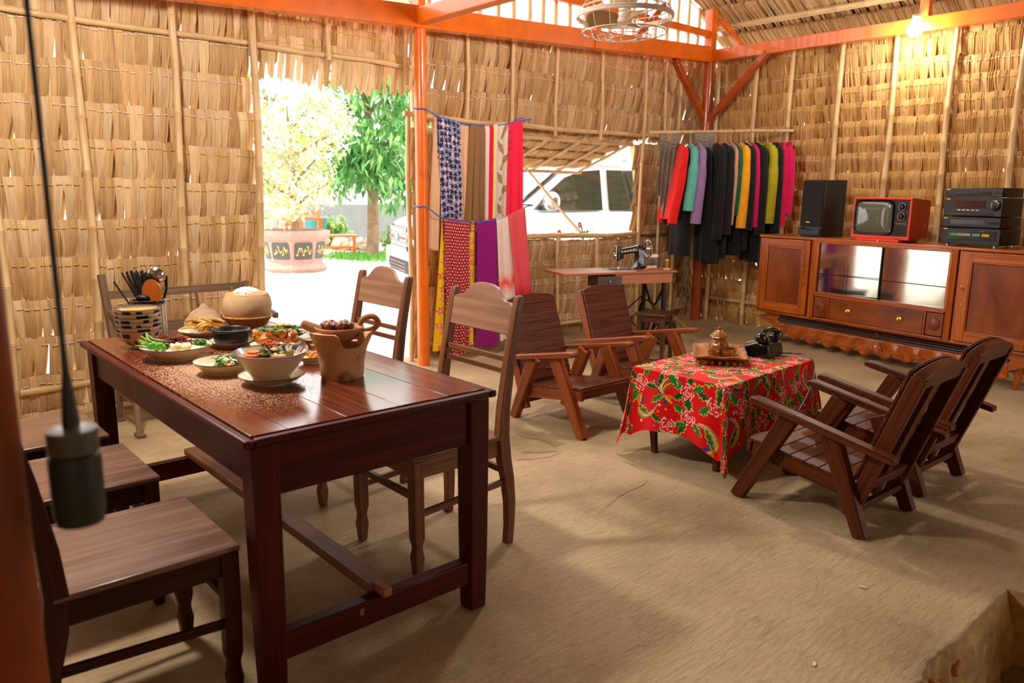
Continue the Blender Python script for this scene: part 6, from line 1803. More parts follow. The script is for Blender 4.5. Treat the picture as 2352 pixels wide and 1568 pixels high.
b = MB(); b.lathe([(0, -0.012), (0.02, -0.012), (0.02, 0.006), (0, 0.01)], n=16); b.build('tension_dial', M['steel'], sm, loc=(-0.13, -0.01, 0.13), rot=(0, -PI/2, 0))
wh = MB(); wh.tube([(0.0, 0.066*math.cos(2*PI*k/32), 0.066*math.sin(2*PI*k/32)) for k in range(33)], 0.007, 8, False)
for k in range(5):
    a = 2*PI*k/5; wh.tube([(0, 0, 0), (0, 0.064*math.cos(a), 0.064*math.sin(a))], 0.005, 6)
wh.tube([(-0.035, 0, 0), (0.014, 0, 0)], 0.016, 12); wh.build('handwheel', M['steel'], sm, loc=(0.195, 0, 0.182))
b = MB()
for k in range(5): b.box((0.04-0.026*k, -0.031+0.0012*k, 0.178-0.0042*k), (0.012, 0.002, 0.005), (0, -0.12, 0))
for (x, z, r) in ((0.115, 0.06, 0.016),): b.lathe([(0, 0.001), (r, 0.001)], (0, 0, 0), 12)
b.build('gold_decal', M['brass'], sm)
b = MB(); b.lathe([(0, 0), (0.017, 0), (0.017, 0.095), (0, 0.095)], n=20); b.lathe([(0.013, -0.003), (0.013, 0.0)], n=20)
tag(b.build('thread_cone', plain('pink_thread', (214, 166, 150), 0.8, bmp=0.2), loc=sp(0.335, -0.07, 0.785), rot=(0, PI/2, sa)), 'lying pale pink thread cone in front of the handwheel', 'thread')
jr = thing('jar', 'clear jar with white lid and sewing scraps on the sewing table', 'jar', sp(0.455, 0.02, 0.7675), sa)
mt, nt, bs = newmat('clear_plastic'); bs.inputs['Transmission Weight'].default_value = 0.92; bs.inputs['Roughness'].default_value = 0.08; bs.inputs['IOR'].default_value = 1.25; bs.inputs['Base Color'].default_value = (0.95, 0.95, 0.93, 1); M['clear'] = mt
b = MB(); b.lathe([(0, 0), (0.044, 0), (0.047, 0.006), (0.047, 0.095), (0.042, 0.104), (0.041, 0.108), (0.0395, 0.104), (0.044, 0.094), (0.0445, 0.008), (0, 0.004)], n=28); b.build('glass', M['clear'], jr)
b = MB(); b.lathe([(0, 0.13), (0.042, 0.13), (0.046, 0.126), (0.046, 0.106), (0.042, 0.106)], n=28); b.build('lid', M['white'], jr)
b = MB()
for k in range(14):
    b.col = lin(RND.choice(((236, 214, 200), (226, 170, 130), (240, 236, 230), (210, 150, 110)))); q = spot(0, 0, 0.025); b.ell((q[0], q[1], 0.02+0.06*RND.random()), (0.014, 0.012, 0.012), 7, 5, None, 0.15)
b.build('scraps', M['matte'], jr)
b = MB(); b.lathe([(0, 0), (0.032, 0), (0.034, 0.004), (0.03, 0.009), (0.012, 0.01), (0, 0.01)], n=24)
for j in range(len(b.v)): b.c[j] = lin((226, 206, 150))
n0 = len(b.v); b.lathe([(0.016, 0.01), (0.018, 0.016), (0.018, 0.078), (0.014, 0.082)], n=20)
for j in range(n0, len(b.v)): b.c[j] = lin((176, 104, 40))
n0 = len(b.v); b.lathe([(0.015, 0.082), (0.015, 0.092), (0, 0.093)], n=20)
for j in range(n0, len(b.v)): b.c[j] = lin((228, 204, 120))
tag(b.build('thread_spool', M['color'], loc=sp(0.535, -0.09, 0.7675)), 'upright brown thread spool at the right end of the sewing table', 'thread')
sl = thing('stool', 'small square wooden stool beneath the right end of the sewing table', 'stool', (5.33, 4.13, 0), 0.35)
b = MB(); b.box((0, 0, 0.425), (0.30, 0.28, 0.025)); b.build('seat', M['cab_dark'], sl, bevel=0.005)
b = MB()
for s in (-1, 1): b.box((s*0.115, 0, 0.385), (0.02, 0.20, 0.05)); b.box((0, s*0.105, 0.385), (0.21, 0.02, 0.05))
b.build('apron', M['lounge'], sl, bevel=0.003)
for a in (-1, 1):
    for c_ in (-1, 1):
        b = MB(); b.loft([(a*0.125, c_*0.115, 0, 0.032, 0.032), (a*0.115, c_*0.105, 0.412, 0.036, 0.036)]); b.build('leg', M['lounge'], sl, bevel=0.003)
b = MB()
for s in (-1, 1): b.box((s*0.12, 0, 0.2), (0.018, 0.2, 0.028)); b.box((0, s*0.11, 0.26), (0.21, 0.018, 0.028))
b.build('stretcher', M['lounge'], sl, bevel=0.003)
b = MB(); b.lathe([(0, 0), (0.11, 0.0), (0.15, 0.05), (0.165, 0.12), (0.15, 0.20), (0.13, 0.21), (0.14, 0.12), (0.1, 0.02), (0, 0.02)], n=32)
tag(b.build('basin', M['blackplastic'], loc=(6.05, 4.62, 0)), 'round black tub on the floor below the hanging clothes', 'basin')
b = MB()
for k in range(3):
    b.tube(smooth_path([(6.02+0.3*math.cos(a)*(1+0.06*k), 4.40+0.12*math.sin(a)+0.05*k, 0.02+(0.24+0.03*k)*max(0, math.sin(a))) for a in np.linspace(-0.3, PI+0.3, 9)]), 0.006, 6)
b.tube(smooth_path([(5.62, 4.1, 0.02), (5.8, 4.0, 0.012), (6.1, 4.05, 0.012), (6.4, 4.2, 0.02)]), 0.006, 6)
tag(b.build('cable_coil', plain('tan_cable', (168, 132, 84), 0.5)), 'loose tan cable looped on the floor near the corner', 'cable')

# ------------------------------------------------------------------ window flap and its prop
wf = thing('window_flap', 'thatched window flap propped open outside the window opening', 'window flap', (4.98, 5.56, 2.03))
b0 = Vector((0, 0, 0)); fdir = Vector((0, 0.80, -0.30)).normalized(); fn_ = Vector((1, 0, 0)).cross(fdir)   # points up/out
fn_ = -fn_ if fn_.z > 0 else fn_
thatch(wf, (0, 0, 0.0), (1, 0, 0), fdir, fn_, 1.66, [0.0, 0.2, 0.4, 0.6], 0.06, 0.30, None, 120, 21, 0.05, back=True)
for x in (0.02, 0.45, 0.9, 1.3, 1.64):
    o = bamboo('bamboo_rib', Vector((x, 0, 0))+fn_*0.03, Vector((x, 0, 0))+fdir*0.85+fn_*0.03, .016, wf, bend=0.004)
for q in (0.02, 0.84):
    bamboo('bamboo_rib', Vector((0, 0, 0))+fdir*q+fn_*0.05, Vector((1.66, 0, 0))+fdir*q+fn_*0.05, .018, wf, bend=0.004)
o = bamboo('prop_stick', (5.76, 5.47, 1.06), (5.64, 6.22, 1.735), .014, None, bend=0.006)
tag(o, 'slim bamboo stick propping the window flap open', 'stick')
# ------------------------------------------------------------------ outdoors
GZ = 0.12
def leaves(name, pts, L, w, cols, parent=None, seed=1, droop=0.3):
    rng = np.random.default_rng(seed); n = len(pts)
    P = np.array(pts)
    yw = rng.uniform(0, 2*PI, n); pit = rng.uniform(-0.9, 0.5, n)-droop
    d = np.stack([np.cos(yw)*np.cos(pit), np.sin(yw)*np.cos(pit), np.sin(pit)], -1); s = np.stack([-np.sin(yw), np.cos(yw), 0*yw], -1)
    ll = L*rng.uniform(0.7, 1.3, n)[:, None]; ww = w*rng.uniform(0.7, 1.3, n)[:, None]
    nr = np.cross(d, s)
    v = [P, P+d*ll*0.45+s*ww*0.5+nr*ww*0.12, P+d*ll*0.5, P+d*ll*0.45-s*ww*0.5+nr*ww*0.12, P+d*ll-np.array([0, 0, 0.12*L])]
    co = np.stack(v, 1).reshape(-1, 3)
    base = np.arange(n)[:, None]*5
    fq = np.concatenate([base+np.array([[0, 2, 1, 1]]), ], 0)
    me = bpy.data.meshes.new(name)
    faces = []
    for i in range(n):
        o = i*5; faces += [(o, o+2, o+1), (o+1, o+2, o+4), (o, o+3, o+2), (o+3, o+4, o+2)]
    me.from_pydata(co.tolist(), [], faces)
    cs = np.array([lin(c) for c in cols])[rng.integers(0, len(cols), n)]*rng.uniform(0.75, 1.15, n)[:, None]
    cc = np.ones((n*5, 4), np.float32); cc[:, :3] = np.repeat(cs, 5, 0)
    a = me.attributes.new('tint', 'FLOAT_COLOR', 'POINT'); a.data.foreach_set('color', cc.ravel())
    me.materials.append(M['foliage'])
    o = bpy.data.objects.new(name, me); COL.objects.link(o)
    if parent is not None: o.parent = parent
    tag(o, kind='stuff'); return o
def cloud(c, r, n, rng, shell=0.5):
    out = []
    while len(out) < n:
        p = rng.normal(size=3); p /= np.linalg.norm(p); k = rng.uniform(shell, 1)**0.6
        out.append((c[0]+p[0]*r[0]*k, c[1]+p[1]*r[1]*k, c[2]+p[2]*r[2]*k))
    return out
M['bark'] = plain('grey_bark', (136, 112, 88), 0.9, var=0.3, ns=8, bmp=0.4)
# planter with bonsai-like tree
pl_ = thing('planter', 'big octagonal pinkish stone planter with dark gold panels outside the doorway', 'planter', (5.80, 12.15, GZ), 0.25)
M['pinkstone'] = plain('pink_speckled_stone', (178, 140, 128), 0.7, var=0.22, ns=40)
b = MB(); b.lathe([(0, 0.0), (0.50, 0.0), (0.53, 0.06), (0.50, 0.12), (0.45, 0.15), (0.47, 0.2), (0.53, 0.52), (0.56, 0.54), (0.60, 0.60), (0.60, 0.68), (0.54, 0.69), (0.52, 0.60), (0, 0.58)], n=8)
b.build('body', M['pinkstone'], pl_, bevel=0.012, smooth=20)
for k in range(8):
    a = 2*PI*(k+0.5)/8; r = 0.495*math.cos(PI/8)
    fr_ = Matrix.Rotation(a, 4, 'Z') @ frame((0.457, 0, 0.36), (0, 1, 0), (0.18, 0, 0.983), (0.983, 0, -0.18))
    out = [(-0.15, -0.11), (-0.13, -0.14), (0.13, -0.14), (0.15, -0.11), (0.15, 0.11), (0.13, 0.14), (-0.13, 0.14), (-0.15, 0.11)]
    b = MB(); b.M = fr_; b.prism(out, 0.03); b.build('panel', plain('slate_panel', (78, 80, 74), 0.6), pl_)
    b = MB(); b.M = fr_ @ Matrix.Translation((0, 0, 0.018))
    for q in range(7):
        x, y = -0.105+0.035*q, 0.07*math.sin(q*1.9+k)
        b.ell((x, y, 0), (0.022, 0.014, 0.006), 8, 5, (0, 0, q)); b.tube([(x, y, 0), (x+0.03, -y*0.6, 0.002)], 0.006, 5)
    b.build('gold_relief', plain('pale_gold', (214, 188, 110), 0.5), pl_)
for k in range(4):
    a = 2*PI*(k+0.5)/4; b = MB(); b.box((0.42*math.cos(a), 0.42*math.sin(a), -0.03), (0.16, 0.16, 0.10)); b.build('foot', M['pinkstone'], pl_, bevel=0.02)
ft = thing('flowering_tree', 'sunlit white flowering tree growing from the stone planter', 'tree', (5.80, 12.15, GZ+0.55))
b = MB(); b.tube(smooth_path([(0, 0, 0), (0.05, 0.0, 0.25), (-0.05, 0.04, 0.6), (0.03, 0, 1.0), (0, 0, 1.6)], 4), [0.10, 0.085, 0.07, 0.06, 0.05]+[0.045-0.003*k for k in range(12)], 10)
for k in range(9):
    a = k*2.4; z = 0.5+0.16*k; b.tube(smooth_path([(0, 0, z), (0.3*math.cos(a), 0.3*math.sin(a), z+0.2), (0.75*math.cos(a), 0.75*math.sin(a), z+0.45)], 4), [0.04, 0.038, 0.035, 0.03, 0.026, 0.022, 0.018, 0.014, 0.01], 7)
b.build('trunk', M['bark'], ft)
rng = np.random.default_rng(3)
pts = []
for k in range(40):
    a = rng.uniform(0, 6.28); z = rng.uniform(0.25, 2.5); r = rng.uniform(0.1, 1.0)*(1.2-0.25*abs(z-1.5))
    pts += cloud((r*math.cos(a)-0.15, r*math.sin(a), z), (0.36, 0.36, 0.24), 190, rng, 0.1)
leaves('blossom', pts, 0.075, 0.055, [(254, 250, 240), (252, 246, 226), (248, 242, 210), (206, 206, 110), (254, 252, 248), (250, 236, 210), (190, 200, 110)], ft, 5)
def tree(name, label, x, y, h, crown, n, L, w, cols, tr, seed, z0=GZ, group='trees beyond the doorway', shell=0.2, blobs=22, droop=0.5):
    t = thing(name, label, 'tree', (x, y, z0), 0, group)
    rng = np.random.default_rng(seed)
    b = MB(); pts = [(0, 0, -0.05), (0.03*tr*10, 0, h*0.3), (-0.02*tr*10, 0.02, h*0.65), (0, 0, h*0.95)]
    p = smooth_path(pts, 5); b.tube(p, [tr*(1.15-0.75*i/(len(p)-1)) for i in range(len(p))], 10)
    for k in range(8):
        a = k*2.4+seed; z = h*(0.35+0.07*k); b.tube([(0, 0, z), (crown[0]*0.4*math.cos(a), crown[1]*0.4*math.sin(a), z+0.2*crown[2]), (crown[0]*0.8*math.cos(a), crown[1]*0.8*math.sin(a), z+0.3*crown[2])], [tr*0.4, tr*0.3, tr*0.12], 7)
    b.build('trunk', M['bark'], t)
    pts = []
    for k in range(blobs):
        q = rng.normal(size=3); q /= np.linalg.norm(q); q *= rng.uniform(0.35, 1)**0.5
        pts += cloud((q[0]*crown[0]*0.8, q[1]*crown[1]*0.8, h*0.66+q[2]*crown[2]*0.8), (crown[0]*0.33, crown[1]*0.33, crown[2]*0.22), n//blobs, rng, shell)
    leaves('foliage', pts, L, w, cols, t, seed, droop)
    return t
GREENS = [(104, 172, 92), (132, 192, 112), (76, 142, 74), (158, 206, 124), (176, 218, 152)]
YG = [(170, 190, 60), (200, 206, 80), (120, 170, 60), (226, 214, 110)]
tree('leafy_tree', 'green leafy tree with hanging leaves right of the doorway view', 8.25, 13.7, 4.1, (1.35, 1.3, 2.05), 4200, 0.24, 0.085, GREENS, 0.12, 7, blobs=44)
tree('leafy_tree', 'yellow-green tree behind the orange benches', 9.6, 21.5, 4.2, (2.0, 1.6, 2.2), 2200, 0.28, 0.12, YG+GREENS, 0.16, 9)
tree('leafy_tree', 'pale distant tree left of the doorway view', 5.2, 21.5, 4.0, (2.2, 1.6, 2.0), 1800, 0.3, 0.14, YG, 0.18, 12)
tree('leafy_tree', 'green tree far behind the white car seen through the window', 14.5, 15.5, 3.6, (2.4, 2.0, 1.9), 2400, 0.4, 0.12, GREENS+YG, 0.2, 15)
tree('leafy_tree', 'green tree behind the bonnet of the white car', 10.3, 15.3, 3.2, (1.3, 1.3, 1.5), 1500, 0.28, 0.10, GREENS, 0.14, 17)
for i, (x, y, s) in enumerate(((4.4, 17.2, 0.5), (9.0, 16.9, 0.5), (9.3, 14.3, 0.42))):
    sh = thing('shrub', ['pale shrub behind the stone planter', 'yellow-green shrub near the orange bench', 'green leafy shrub at the foot of the leafy tree'][i], 'shrub', (x, y, GZ), 0, 'shrubs outdoors')
    rng = np.random.default_rng(30+i)
    leaves('foliage', cloud((0, 0, s*0.8), (s, s, s*0.9), 420, rng, 0.1), 0.18, 0.07, GREENS+YG, sh, 40+i)
    b = MB(); b.tube([(0, 0, 0), (0.02, 0, s*0.7)], 0.03, 7); b.build('stem', M['bark'], sh)
# grass patch
rng = np.random.default_rng(8); n = 2600
P = np.stack([8.15+rng.normal(0, 0.38, n), 13.7+rng.normal(0, 0.5, n)*1.0, np.full(n, GZ-0.02)], -1)
me = bpy.data.meshes.new('grass')
a = rng.uniform(0, 6.28, n); hgt = rng.uniform(0.05, 0.16, n); s = np.stack([np.cos(a), np.sin(a), 0*a], -1)*0.012
tip = P+np.stack([rng.normal(0, .03, n), rng.normal(0, .03, n), hgt], -1)
me.from_pydata(np.stack([P-s, P+s, tip], 1).reshape(-1, 3).tolist(), [], [(3*i, 3*i+1, 3*i+2) for i in range(n)])
at_ = me.attributes.new('tint', 'FLOAT_COLOR', 'POINT'); cc = np.ones((3*n, 4), np.float32); cc[:, :3] = np.repeat(np.array([lin(c) for c in ((110, 176, 70), (140, 196, 90), (86, 150, 60))])[rng.integers(0, 3, n)], 3, 0); at_.data.foreach_set('color', cc.ravel())
me.materials.append(M['foliage']); o = bpy.data.objects.new('grass', me); COL.objects.link(o); tag(o, 'small patch of green grass on the pale yard', 'grass', kind='stuff')
# orange bench frames, posts, bin, wall
def obench(label, x, y, rz, L, h):
    t = thing('garden_bench', label, 'bench', (x, y, GZ), rz, 'orange benches outdoors')
    for k in range(3):
        b = MB(); b.box((0, -0.15+0.15*k, h), (L, 0.12, 0.04)); b.build('slat', M['orange'], t)
    for sx in (-1, 1):
        for sy in (-1, 1):
            b = MB(); b.box((sx*(L/2-0.06), sy*0.17, h/2-0.01), (0.06, 0.06, h-0.02)); b.build('leg', M['orange'], t)
    b = MB(); b.box((0, -0.17, h*0.45), (L-0.1, 0.04, 0.05)); b.build('rail', M['orange'], t)
    return t
obench('low orange garden bench in the yard behind the planter', 7.55, 14.6, -0.5, 1.5, 0.42)
obench('taller orange garden table behind the low orange bench', 7.2, 15.6, -0.5, 1.7, 0.75)
for i, (x, y, rz, lb) in enumerate(((6.95, 16.6, 0.2, 'orange garden chair at the left of the outdoor table'), (7.9, 15.9, -0.8, 'orange garden chair at the right of the outdoor table'))):
    t = thing('garden_chair', lb, 'chair', (x, y, GZ), rz, 'orange garden chairs')
    b = MB(); b.box((0, 0, 0.42), (0.45, 0.45, 0.04)); b.build('seat', M['orange'], t)
    for sx in (-1, 1):
        b = MB(); b.bar((sx*0.2, -0.2, 0), (sx*0.2, -0.15, 0.44), 0.05, 0.05); b.build('leg', M['orange'], t)
        b = MB(); b.bar((sx*0.2, 0.2, 0), (sx*0.2, 0.26, 0.92), 0.05, 0.05); b.build('leg', M['orange'], t)
    b = MB(); b.box((0, 0.25, 0.85), (0.4, 0.03, 0.1)); b.build('back_rail', M['orange'], t)
b = MB(); b.lathe([(0, 0), (0.06, 0), (0.055, 3.2), (0, 3.2)], n=12); tag(b.build('post', M['white'], loc=(7.45, 16.2, GZ)), 'white post standing behind the outdoor table', 'post')
b = MB(); b.box((0, 0, 0.75), (0.5, 0.06, 1.5)); tag(b.build('board', plain('brown_board', (150, 92, 60), 0.7), loc=(8.0, 17.0, GZ), rot=(0, 0, -0.5)), 'upright brown board behind the garden benches', 'board')
b = MB(); b.lathe([(0, 0), (0.2, 0), (0.24, 0.7), (0.25, 0.72), (0.2, 0.72), (0, 0.1)], n=20); tag(b.build('bin', plain('turquoise_plastic', (70, 150, 160), 0.4), loc=(8.5, 16.6, GZ)), 'turquoise plastic bin behind the garden benches', 'bin')
b = MB(); b.lathe([(0, 0), (0.18, 0), (0.2, 0.3), (0.1, 0.36), (0.06, 0.44), (0, 0.44)], n=20); tag(b.build('water_jug', plain('blue_plastic', (40, 90, 180), 0.35), loc=(9.3, 17.3, GZ+0.0)), 'blue plastic water jug in front of the grey yard wall', 'jug')
b = MB(); b.box((0, 0, 0.5), (9.0, 0.2, 1.0)); yw_ = tag(b.build('yard_wall', plain('grey_render', (132, 134, 134), 0.8), loc=(9.6, 18.3, GZ), rot=(0, 0, -0.55)), 'low grey rendered wall at the back of the yard', 'wall')
rocks = RND
for i in range(16):
    o = lump((8.55+0.055*i+RND.uniform(-.1, .1), 15.9-0.03*i+RND.uniform(-.25, .25), GZ+0.08+0.12*(i % 3 == 0)), RND.uniform(0.09, 0.16), RND.choice(((220, 204, 180), (196, 168, 140), (230, 220, 204))), 8, 6, 0.2).build('rock', M['matte'])
    tag(o, 'pale rubble stone heaped beside the leafy tree', 'rock', 'rubble stones')
# string light
b = MB(); b.tube(smooth_path([(5.85, 12.2, 1.98), (6.4, 12.25, 2.02), (6.95, 12.4, 2.24), (8.2, 13.65, 2.5)]), 0.012, 6); sl_ = b.build('light_string', M['white']); tag(sl_, 'white outdoor light string hanging across the doorway view', 'light string')
for (x, y, z) in ((6.5, 12.25, 2.0), (7.0, 12.42, 2.22)):
    b = MB(); b.ell((x, y, z), (0.03, 0.03, 0.045), 10, 8); b.build('bulb', M['white'], sl_)

# ------------------------------------------------------------------ white car (local: x forward, y to its left, z up)
hd = math.radians(-70); cf = Vector((math.sin(hd), math.cos(hd), 0)); cl = Vector((-cf.y, cf.x, 0))
Fp = Vector((5.36, 7.82, 0)); cc_ = Fp-cf*2.42-cl*0.95
car = thing('car', 'white sport utility car parked outside the window', 'car', (cc_.x, cc_.y, 0.10), math.atan2(cf.y, cf.x))
M['carwhite'] = plain('white_car_paint', (236, 238, 242), 0.2, var=0.02, coat=0.6)
M['carglass'] = plain('dark_car_glass', (40, 52, 44), 0.05, spec=1.0, coat=1.0)
M['cartrim'] = plain('black_car_trim', (24, 26, 28), 0.5)
def body(x):
    """(half width, bottom z, belt z) along the car"""
    return x
secs = [(-2.42, 0.80, 0.42, 0.98), (-2.30, 0.90, 0.34, 1.12), (-1.9, 0.945, 0.30, 1.14), (-0.8, 0.955, 0.28, 1.13), (0.2, 0.955, 0.28, 1.11), (0.85, 0.95, 0.28, 1.10), (1.5, 0.94, 0.28, 1.08), (2.05, 0.91, 0.30, 1.03), (2.30, 0.86, 0.34, 0.97), (2.42, 0.78, 0.40, 0.90)]
b = MB(); vs, fs, n = [], [], 16
for (x, w, zb, zt) in secs:
    ring_ = [(-w*0.86, zb), (-w, zb+0.1), (-w*1.0, zb+0.35), (-w*1.01, zt-0.22), (-w*0.985, zt-0.06), (-w*0.93, zt), (-w*0.6, zt+0.035), (0, zt+0.045)]
    ring_ = ring_+[(-y, z) for y, z in reversed(ring_[:-1])]+[(0, zb)]
    for y, z in ring_: vs.append((x, y, z))
for j in range(len(secs)-1):
    for k in range(n): fs.append((j*n+k, (j+1)*n+k, (j+1)*n+(k+1) % n, j*n+(k+1) % n))
fs.append(tuple(range(n))); fs.append(tuple(reversed(range((len(secs)-1)*n, len(secs)*n))))
b.add(vs, fs); b.build('body', M['carwhite'], car, smooth=50, sub=1)
# cabin: roof plus pillars around the glass
cabin = [(-2.30, 0.80, 1.12, 1.20), (-2.05, 0.76, 1.10, 1.70), (-1.2, 0.76, 1.10, 1.78), (-0.2, 0.75, 1.09, 1.79), (0.35, 0.72, 1.08, 1.70), (1.12, 0.74, 1.06, 1.12)]
b = MB(); vs, fs, n = [], [], 10
for (x, w, zb, zt) in cabin:
    wt = w-0.12*(zt-zb)/0.6
    r_ = [(-0.93, zb-0.04), (-w-0.08, zb), (-wt-0.02, zt-0.05), (-wt+0.07, zt), (-wt*0.4, zt+0.02)]
    r_ = r_+[(-y, z) for y, z in reversed(r_)]
    for y, z in r_: vs.append((x, y, z))
for j in range(len(cabin)-1):
    for k in range(n): fs.append((j*n+k, (j+1)*n+k, (j+1)*n+(k+1) % n, j*n+(k+1) % n))
fs.append(tuple(range(n))); fs.append(tuple(reversed(range((len(cabin)-1)*n, len(cabin)*n))))
b.add(vs, fs); b.build('cabin', M['carwhite'], car, smooth=40)
def sidepane(name, pts, s):
    # pts (x, z) on the leaning side of the cabin, given slight thickness
    b = MB(); t = 0.012; vs = []
    def yy(x, z): return 0.862-0.30*(z-1.10)
    for d in (0, 1):
        for x, z in pts: vs.append((x, s*(yy(x, z)+0.006+t*d-0.006), z))
    m_ = len(pts); f = [tuple(range(m_)), tuple(reversed(range(m_, 2*m_)))]+[(i, (i+1) % m_, m_+(i+1) % m_, m_+i) for i in range(m_)]
    b.add(vs, f); return b.build(name, M['carglass'], car)
for s in (-1, 1):
    sidepane('front_window', [(0.86, 1.135), (0.60, 1.38), (0.36, 1.56), (0.12, 1.645), (-0.18, 1.67), (-0.16, 1.135)], s)
    sidepane('rear_window', [(-0.26, 1.135), (-0.28, 1.67), (-0.95, 1.67), (-1.2, 1.64), (-1.24, 1.135)], s)
    sidepane('quarter_window', [(-1.34, 1.14), (-1.32, 1.63), (-1.75, 1.58), (-1.95, 1.2)], s)
    b = MB(); b.box((0.72, s*0.99, 1.165), (0.06, 0.10, 0.05)); b.build('mirror_arm', M['cartrim'], car, bevel=0.01)
    b = MB(); b.ell((0.70, s*1.09, 1.25), (0.11, 0.15, 0.125), 18, 12); mr = b.build('side_mirror', plain('chrome_mirror_shell', (190, 190, 190), 0.15, 1.0), car)
    b = MB(); b.lathe([(0, 0.0), (0.09, 0.0)], n=20, sx=0.85, sy=1.1); b.build('mirror_glass', M['mirror'], mr, loc=(0.625, s*1.09, 1.225), rot=(0, -PI/2, 0))
    b = MB(); b.box((1.12, s*0.955, 0.82), (0.17, 0.02, 0.14), top=(0.8, 1)); b.build('fender_vent', M['cartrim'], car, bevel=0.006)
    b = MB(); b.box((-0.02, s*0.972, 0.92), (0.2, 0.03, 0.03)); b.build('door_handle', M['carwhite'], car, bevel=0.008)
    b = MB(); b.box((-0.2, s*0.97, 0.45), (2.3, 0.02, 0.10)); b.build('side_step', M['cartrim'], car, bevel=0.006)
    b = MB(); b.box((-0.75, s*0.68, 1.80), (1.7, 0.04, 0.03)); b.build('roof_rail', M['steel'], car, bevel=0.008)
    b = MB(); b.prism([(-0.16, -0.06), (0.14, -0.075), (0.16, 0.02), (0.12, 0.07), (-0.16, 0.055)], 0.06, frame((2.33, s*0.68, 0.86), (-0.35, s*0.9, 0), (0, 0, 1), Vector((-0.35, s*0.9, 0)).cross(Vector((0, 0, 1))))); b.build('headlight', M['clear'], car, bevel=0.01)
    for x in (1.42, -1.42):
        b = MB(); b.lathe([(0.20, -0.11), (0.33, -0.11), (0.37, -0.08), (0.38, 0), (0.37, 0.08), (0.33, 0.11), (0.20, 0.11)], n=36); wv = b.build('wheel', M['cartrim'], car, loc=(x, s*0.85, 0.38), rot=(PI/2, 0, 0))
        b = MB()
        for k in range(6): a = 2*PI*k/6; b.bar((0, 0, 0.09), (0.22*math.cos(a), 0.22*math.sin(a), 0.09), 0.06, 0.03)
        b.lathe([(0.20, 0.10), (0.235, 0.11), (0.235, -0.1)], n=30); b.build('rim', M['steel'], wv)
b = MB(); b.add([(0.40, -0.66, 1.68), (0.40, 0.66, 1.68), (1.08, 0.74, 1.15), (1.08, -0.74, 1.15), (0.41, -0.66, 1.70), (0.41, 0.66, 1.70), (1.10, 0.74, 1.165), (1.10, -0.74, 1.165)], [(3, 2, 1, 0), (4, 5, 6, 7), (0, 1, 5, 4), (1, 2, 6, 5), (2, 3, 7, 6), (3, 0, 4, 7)]); b.build('windscreen', M['carglass'], car)
def front(name, mat, out, x, t, parent=car, bevel=0.006):
    b = MB(); b.prism(out, t, frame((x, 0, 0), (0, 1, 0), (0, 0, 1), (1, 0, 0))); return b.build(name, mat, parent, bevel=bevel)
g = front('grille', M['cartrim'], [(-0.52, 0.72), (-0.44, 0.60), (0.44, 0.60), (0.52, 0.72), (0.46, 0.90), (-0.46, 0.90)], 2.415, 0.07)
b = MB()
for r in range(5):
    for c_ in range(11):
        y = -0.42+0.084*c_+(0.042 if r % 2 else 0); z = 0.63+0.06*r
        if abs(y) < 0.47: b.tube([(2.452, y+0.032*math.cos(PI/3*k), z+0.032*math.sin(PI/3*k)) for k in range(7)], 0.006, 5, False)
b.build('grille_mesh', M['steel'], g)
front('chrome_bar', M['steel'], [(-0.50, 0.735), (0.50, 0.735), (0.50, 0.785), (-0.50, 0.785)], 2.455, 0.03)
b = MB(); b.ell((2.475, 0, 0.76), (0.016, 0.10, 0.042), 24, 10); b.build('emblem', plain('blue_grey_badge', (120, 140, 176), 0.3), g)
front('bumper', M['carwhite'], [(-0.88, 0.40), (-0.80, 0.34), (0.80, 0.34), (0.88, 0.40), (0.86, 0.60), (-0.86, 0.60)], 2.36, 0.16, bevel=0.03)
front('lower_intake', M['cartrim'], [(-0.62, 0.38), (-0.52, 0.30), (0.52, 0.30), (0.62, 0.38), (0.56, 0.47), (-0.56, 0.47)], 2.42, 0.07)
b = MB()
for k in range(3): b.box((2.46, 0, 0.34+0.045*k), (0.02, 0.9, 0.012))
b.build('intake_bar', M['steel'], car)

# greenery and awning behind the viewer's left side is outside the frame; thatched eave beyond the gable screen
ev = thing('outer_eave', 'sunlit thatched eave of the neighbouring roof beyond the bamboo screen', 'roof', (3.9, 7.6, 3.55))
thatch(ev, (0, 0, 0), (1, 0, 0), Vector((0, -0.75, -0.66)), Vector((0, -0.66, 0.75)), 4.4, [0.0, 0.2, 0.4], 0.07, 0.34, None, 60, 31, 0.05)
bamboo('bamboo_pole', (0, -0.25, -0.28), (4.4, -0.25, -0.28), .035, ev)
bamboo('bamboo_pole', (1.2, -0.1, -3.45), (1.2, -0.1, -0.15), .04, ev); bamboo('bamboo_pole', (4.38, -1.02, -3.45), (4.38, -0.5, -0.42), .04, ev)
# low flowers by the window sill
fl = thing('flower_plant', 'small plant with pink flowers outside the window sill', 'plant', (6.35, 5.95, -0.02))
b = MB(); b.tube(smooth_path([(0, 0, 0), (0.03, 0.0, 0.6), (-0.05, 0.02, 1.12)]), 0.008, 6); b.tube(smooth_path([(0, 0, 0.2), (-0.2, 0.0, 0.7), (-0.42, 0.02, 1.02)]), 0.007, 6); b.build('stem', plain('green_stem', (90, 120, 60), 0.6), fl)
rng = np.random.default_rng(2)
leaves('foliage', cloud((0, 0, 1.05), (0.1, 0.08, 0.07), 14, rng)+cloud((-0.3, 0, 0.7), (0.2, 0.1, 0.2), 30, rng), 0.07, 0.035, [(130, 180, 60), (90, 150, 50)], fl, 3)
b = MB()
for (x, z) in ((-0.10, 1.13), (-0.42, 1.05)):
    for k in range(5): b.ell((x+0.02*math.cos(k*1.257), 0.0, z+0.02*math.sin(k*1.257)), (0.014, 0.006, 0.014), 8, 5)
